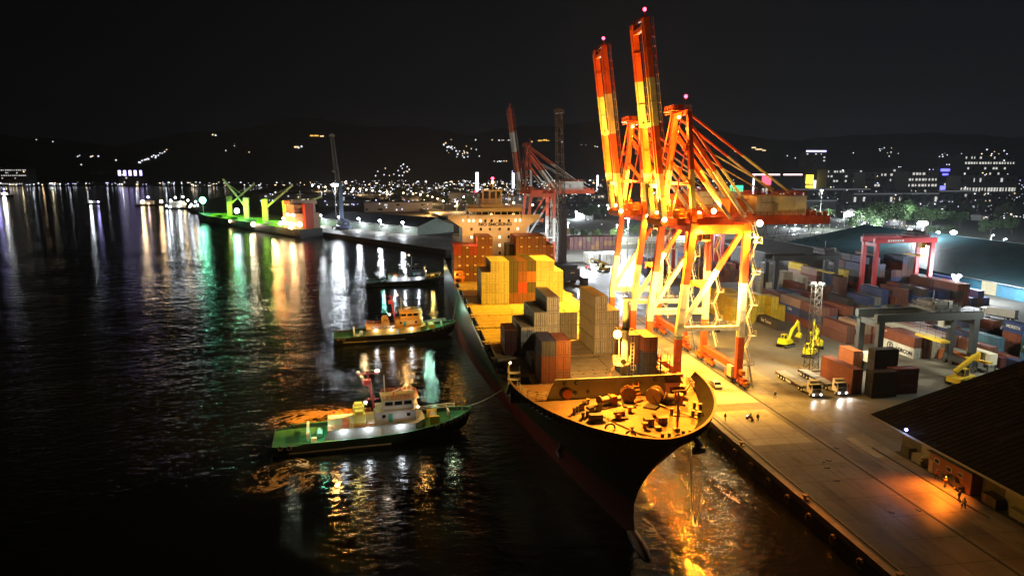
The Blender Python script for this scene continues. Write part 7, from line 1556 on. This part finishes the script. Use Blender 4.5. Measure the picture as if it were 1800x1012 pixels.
# coast road with its lamps
RP = [(470, 333), (520, 336), (560, 338), (600, 341), (640, 346), (680, 352), (715, 358), (745, 365), (765, 371), (785, 378)]
b = MB(); pr_ = None
for px, py in RP:
    p = at(px, py, 6); l_, r_ = p + Vector((9, 9, 0)), p - Vector((9, 9, 0))
    if pr_: b.add([pr_[0], pr_[1], r_, l_], [(0, 1, 2, 3)]); b.add([pr_[1], r_, r_ - Vector((0, 0, 3.2)), pr_[1] - Vector((0, 0, 3.2))], [(0, 1, 2, 3)]); b.add([pr_[1], r_, r_ + Vector((0, 0, 1)), pr_[1] + Vector((0, 0, 1))], [(0, 1, 2, 3)])
    pr_ = (l_, r_)
o = b.build('coast_road', M_conc); tag(o, 'raised coast road with street lamps', kind='structure')
for i, (px, py) in enumerate([(549, 326), (560, 328), (572, 328.5), (612, 331), (622, 331), (633, 332), (644, 333.5), (655, 335), (668, 336), (680, 337), (709, 339), (726, 340.5), (739, 342), (752, 344), (760, 346), (769, 349), (779, 353), (803, 355), (800, 362), (890, 359), (815, 346)]):
    p = at(px, py, 15); lamp_post((p.x, p.y, 3), 11.6, 'street lamp along the coast road, %s from the bulk carrier end' % ORD[i], 'street_lamp', G_warm if i % 4 else G_cool, p.y * .00125, None, 'street lamps along the coast road')
    if i % 4 == 1: lamp('street_light', (p.x, p.y - 2, 13), (1, .60, .26), 1.2e5, 1.5)
lamp('road_glow', tuple(at(755, 366, 11)), (1, .50, .16), 1.0e5, 1.5); lamp('road_glow', tuple(at(770, 366, 11)), (1, .50, .2), 6e4, 1.5)
# lamps round the yard edges
for i, (px, py) in enumerate(((1570, 352), (1148, 340), (1052, 362), (1067, 361), (1392, 362), (1398, 385), (1490, 372), (1500, 390), (1517, 392), (1535, 396), (1613, 382), (1743, 413), (1765, 420), (1758, 427), (998, 392), (1084, 396), (1104, 401), (975, 344), (1012, 372))):
    p = at(px, py, 11); lamp_post((p.x, p.y, 3), 8, 'white lamp post among the trees behind the yard, %s of them' % ORD[i], 'area_lamp', G_cool, p.y * .0013, (COOL, 90 * p.y) if p.y < 700 else None, 'lamp posts among the trees behind the yard')
# everything too small and far to count
b = MB(); cg = random.Random(33)
def sc(n_, x0, x1, y0, y1, ms, s0=.5, s1=1.1, z=9):
    for _ in range(n_):
        px, py = cg.uniform(x0, x1), cg.uniform(y0, y1); p = at(px, py, z)
        blob(b, p, p.y * .00075 * cg.uniform(s0, s1), cg.choice(ms), cg.choice([1, 1, 1, 2.2]))
sc(90, 0, 330, 316, 325, [GA, GB_, GC_, GD_], .5, 1.0, 5); sc(26, 0, 110, 318, 325, [GB_, GA], .7, 1.2, 5); sc(70, 330, 560, 318, 327, [GD_, GA, GB_], .4, .9, 5); sc(120, 560, 1060, 309, 316, [GD_, GD_, GA], .3, .7, 60); sc(120, 1200, 1800, 300, 314, [GD_, GD_, GA, GC_], .3, .7, 70)
sc(320, 560, 860, 317, 343, [GD_, GA, GB_, GD_, GA], .45, 1.0); sc(240, 780, 930, 318, 362, [GD_, GA, GB_], .4, .9); sc(260, 860, 1060, 316, 348, [GD_, GA, GB_], .45, 1.0); sc(26, 960, 1065, 345, 400, [GD_, GA], .4, .8)
sc(220, 1190, 1420, 315, 336, [GA, GB_, GD_, GC_], .4, .9); sc(30, 1330, 1420, 322, 334, [GA, GA, Gr], .6, 1.1); sc(320, 1420, 1800, 315, 334, [GA, GB_, GC_, GD_, GA], .5, 1.1); sc(260, 1360, 1600, 338, 408, [GD_, GA, GC_, GA, GB_], .45, .95, 8); sc(150, 1600, 1800, 330, 385, [GD_, GA], .4, .9, 7); sc(16, 1755, 1800, 376, 384, [GA, GB_], .6, 1.2, 7); sc(16, 1400, 1520, 380, 398, [GC_, GA, GD_], .5, 1.0, 7)
o = b.build('town_lights'); tag(o, 'countless small lights of the town around the bay', kind='stuff')
for px, c_, e_ in ((20, (1, .7, .4), 9e6), (48, (1, .75, .4), 5e6), (66, COOL, 3e6), (84, (1, .6, .3), 4e6), (100, (1, .8, .4), 5e6), (130, COOL, 2e6), (160, COOL, 2e6), (195, COOL, 2e6), (222, (.8, .8, 1), 6e6), (245, COOL, 4e6), (297, COOL, 4e6)):
    p = at(px, 325, 6); lamp('shore_light', (p.x, p.y - 30, 9), c_, e_ * .0003, 2)
# ---------------------------------------------------------------- the containers that show largest stay single, the rest become one mass
def thin_containers(limit=290):
    from mathutils.bvhtree import BVHTree
    o0 = Vector((0, 0, CAM_Z)); hits = {}; vs, fs, own = [], [], []
    bpy.context.view_layer.update()
    def put(pts, faces, nm):
        k = len(vs); vs.extend(pts); fs.extend([tuple(i + k for i in f) for f in faces]); own.extend([nm] * len(faces))
    for o in bpy.data.objects:
        if o.parent is None and o.get('category') == 'container':
            M_ = o.matrix_basis; bb = [M_ @ Vector(c) for c in o.data.bound_box] if False else [M_ @ Vector((x, y, z)) for x in (-1.22, 1.22) for y in (-o.dimensions.y / 2, o.dimensions.y / 2) for z in (0, o.dimensions.z)]
            put(bb, [(0, 1, 3, 2), (4, 6, 7, 5), (0, 4, 5, 1), (2, 3, 7, 6), (1, 5, 7, 3), (0, 2, 6, 4)], o.name)
        elif o.name.split('.')[0] in ('hull', 'deckhouse', 'roof_slope', 'wall', 'main_girder', 'breakwater', 'leg') and o.type == 'MESH': put([o.matrix_world @ v.co for v in o.data.vertices], [tuple(p.vertices) for p in o.data.polygons], '')
    bvh = BVHTree.FromPolygons(vs, fs)
    for j in range(225, 430):
        for i in range(440, 1024):
            hit = bvh.ray_cast(o0, ray((i + .5) * 1800 / 1024, (j + .5) * 1800 / 1024).normalized(), 700)
            if hit[2] is not None and own[hit[2]]: hits[own[hit[2]]] = hits.get(own[hit[2]], 0) + 1
    boxes = [o for o in bpy.data.objects if o.parent is None and o.get('category') == 'container']
    boxes.sort(key=lambda o: -hits.get(o.name, 0))
    keep, rest = boxes[:limit], boxes[limit:]
    keep = [o for o in keep if hits.get(o.name, 0) > 3]; rest = [o for o in boxes if o not in keep]
    b = MB(); pal = {}
    for o in rest:
        c = tuple(round(v, 1) for v in o.color[:3]); c = tuple(max(.03, v) for v in c)
        if c not in pal: pal[c] = paint('container_paint_%02d' % len(pal), c, .5, vary=.22, scale=.7)
        M_ = o.matrix_basis; me = o.data
        b.add([M_ @ v.co for v in me.vertices], [tuple(p.vertices) for p in me.polygons], pal[c])
        for ch in list(o.children): bpy.data.objects.remove(ch)
        bpy.data.objects.remove(o)
    if rest: o = b.build('stacked_containers'); tag(o, 'containers half hidden deeper in the stacks, too many to tell apart', kind='stuff')
    print('CONTAINERS', len(keep), len(rest), [o.get('label') for o in keep if len(o['label'].replace('-', ' ').split()) > 14][:12])
    ls = {}
    for o in bpy.data.objects:
        if o.parent is None and o.get('label') and not o.get('group'): ls.setdefault(o['label'], []).append(o.name)
    print('DUP', {k: v for k, v in ls.items() if len(v) > 1})
thin_containers()
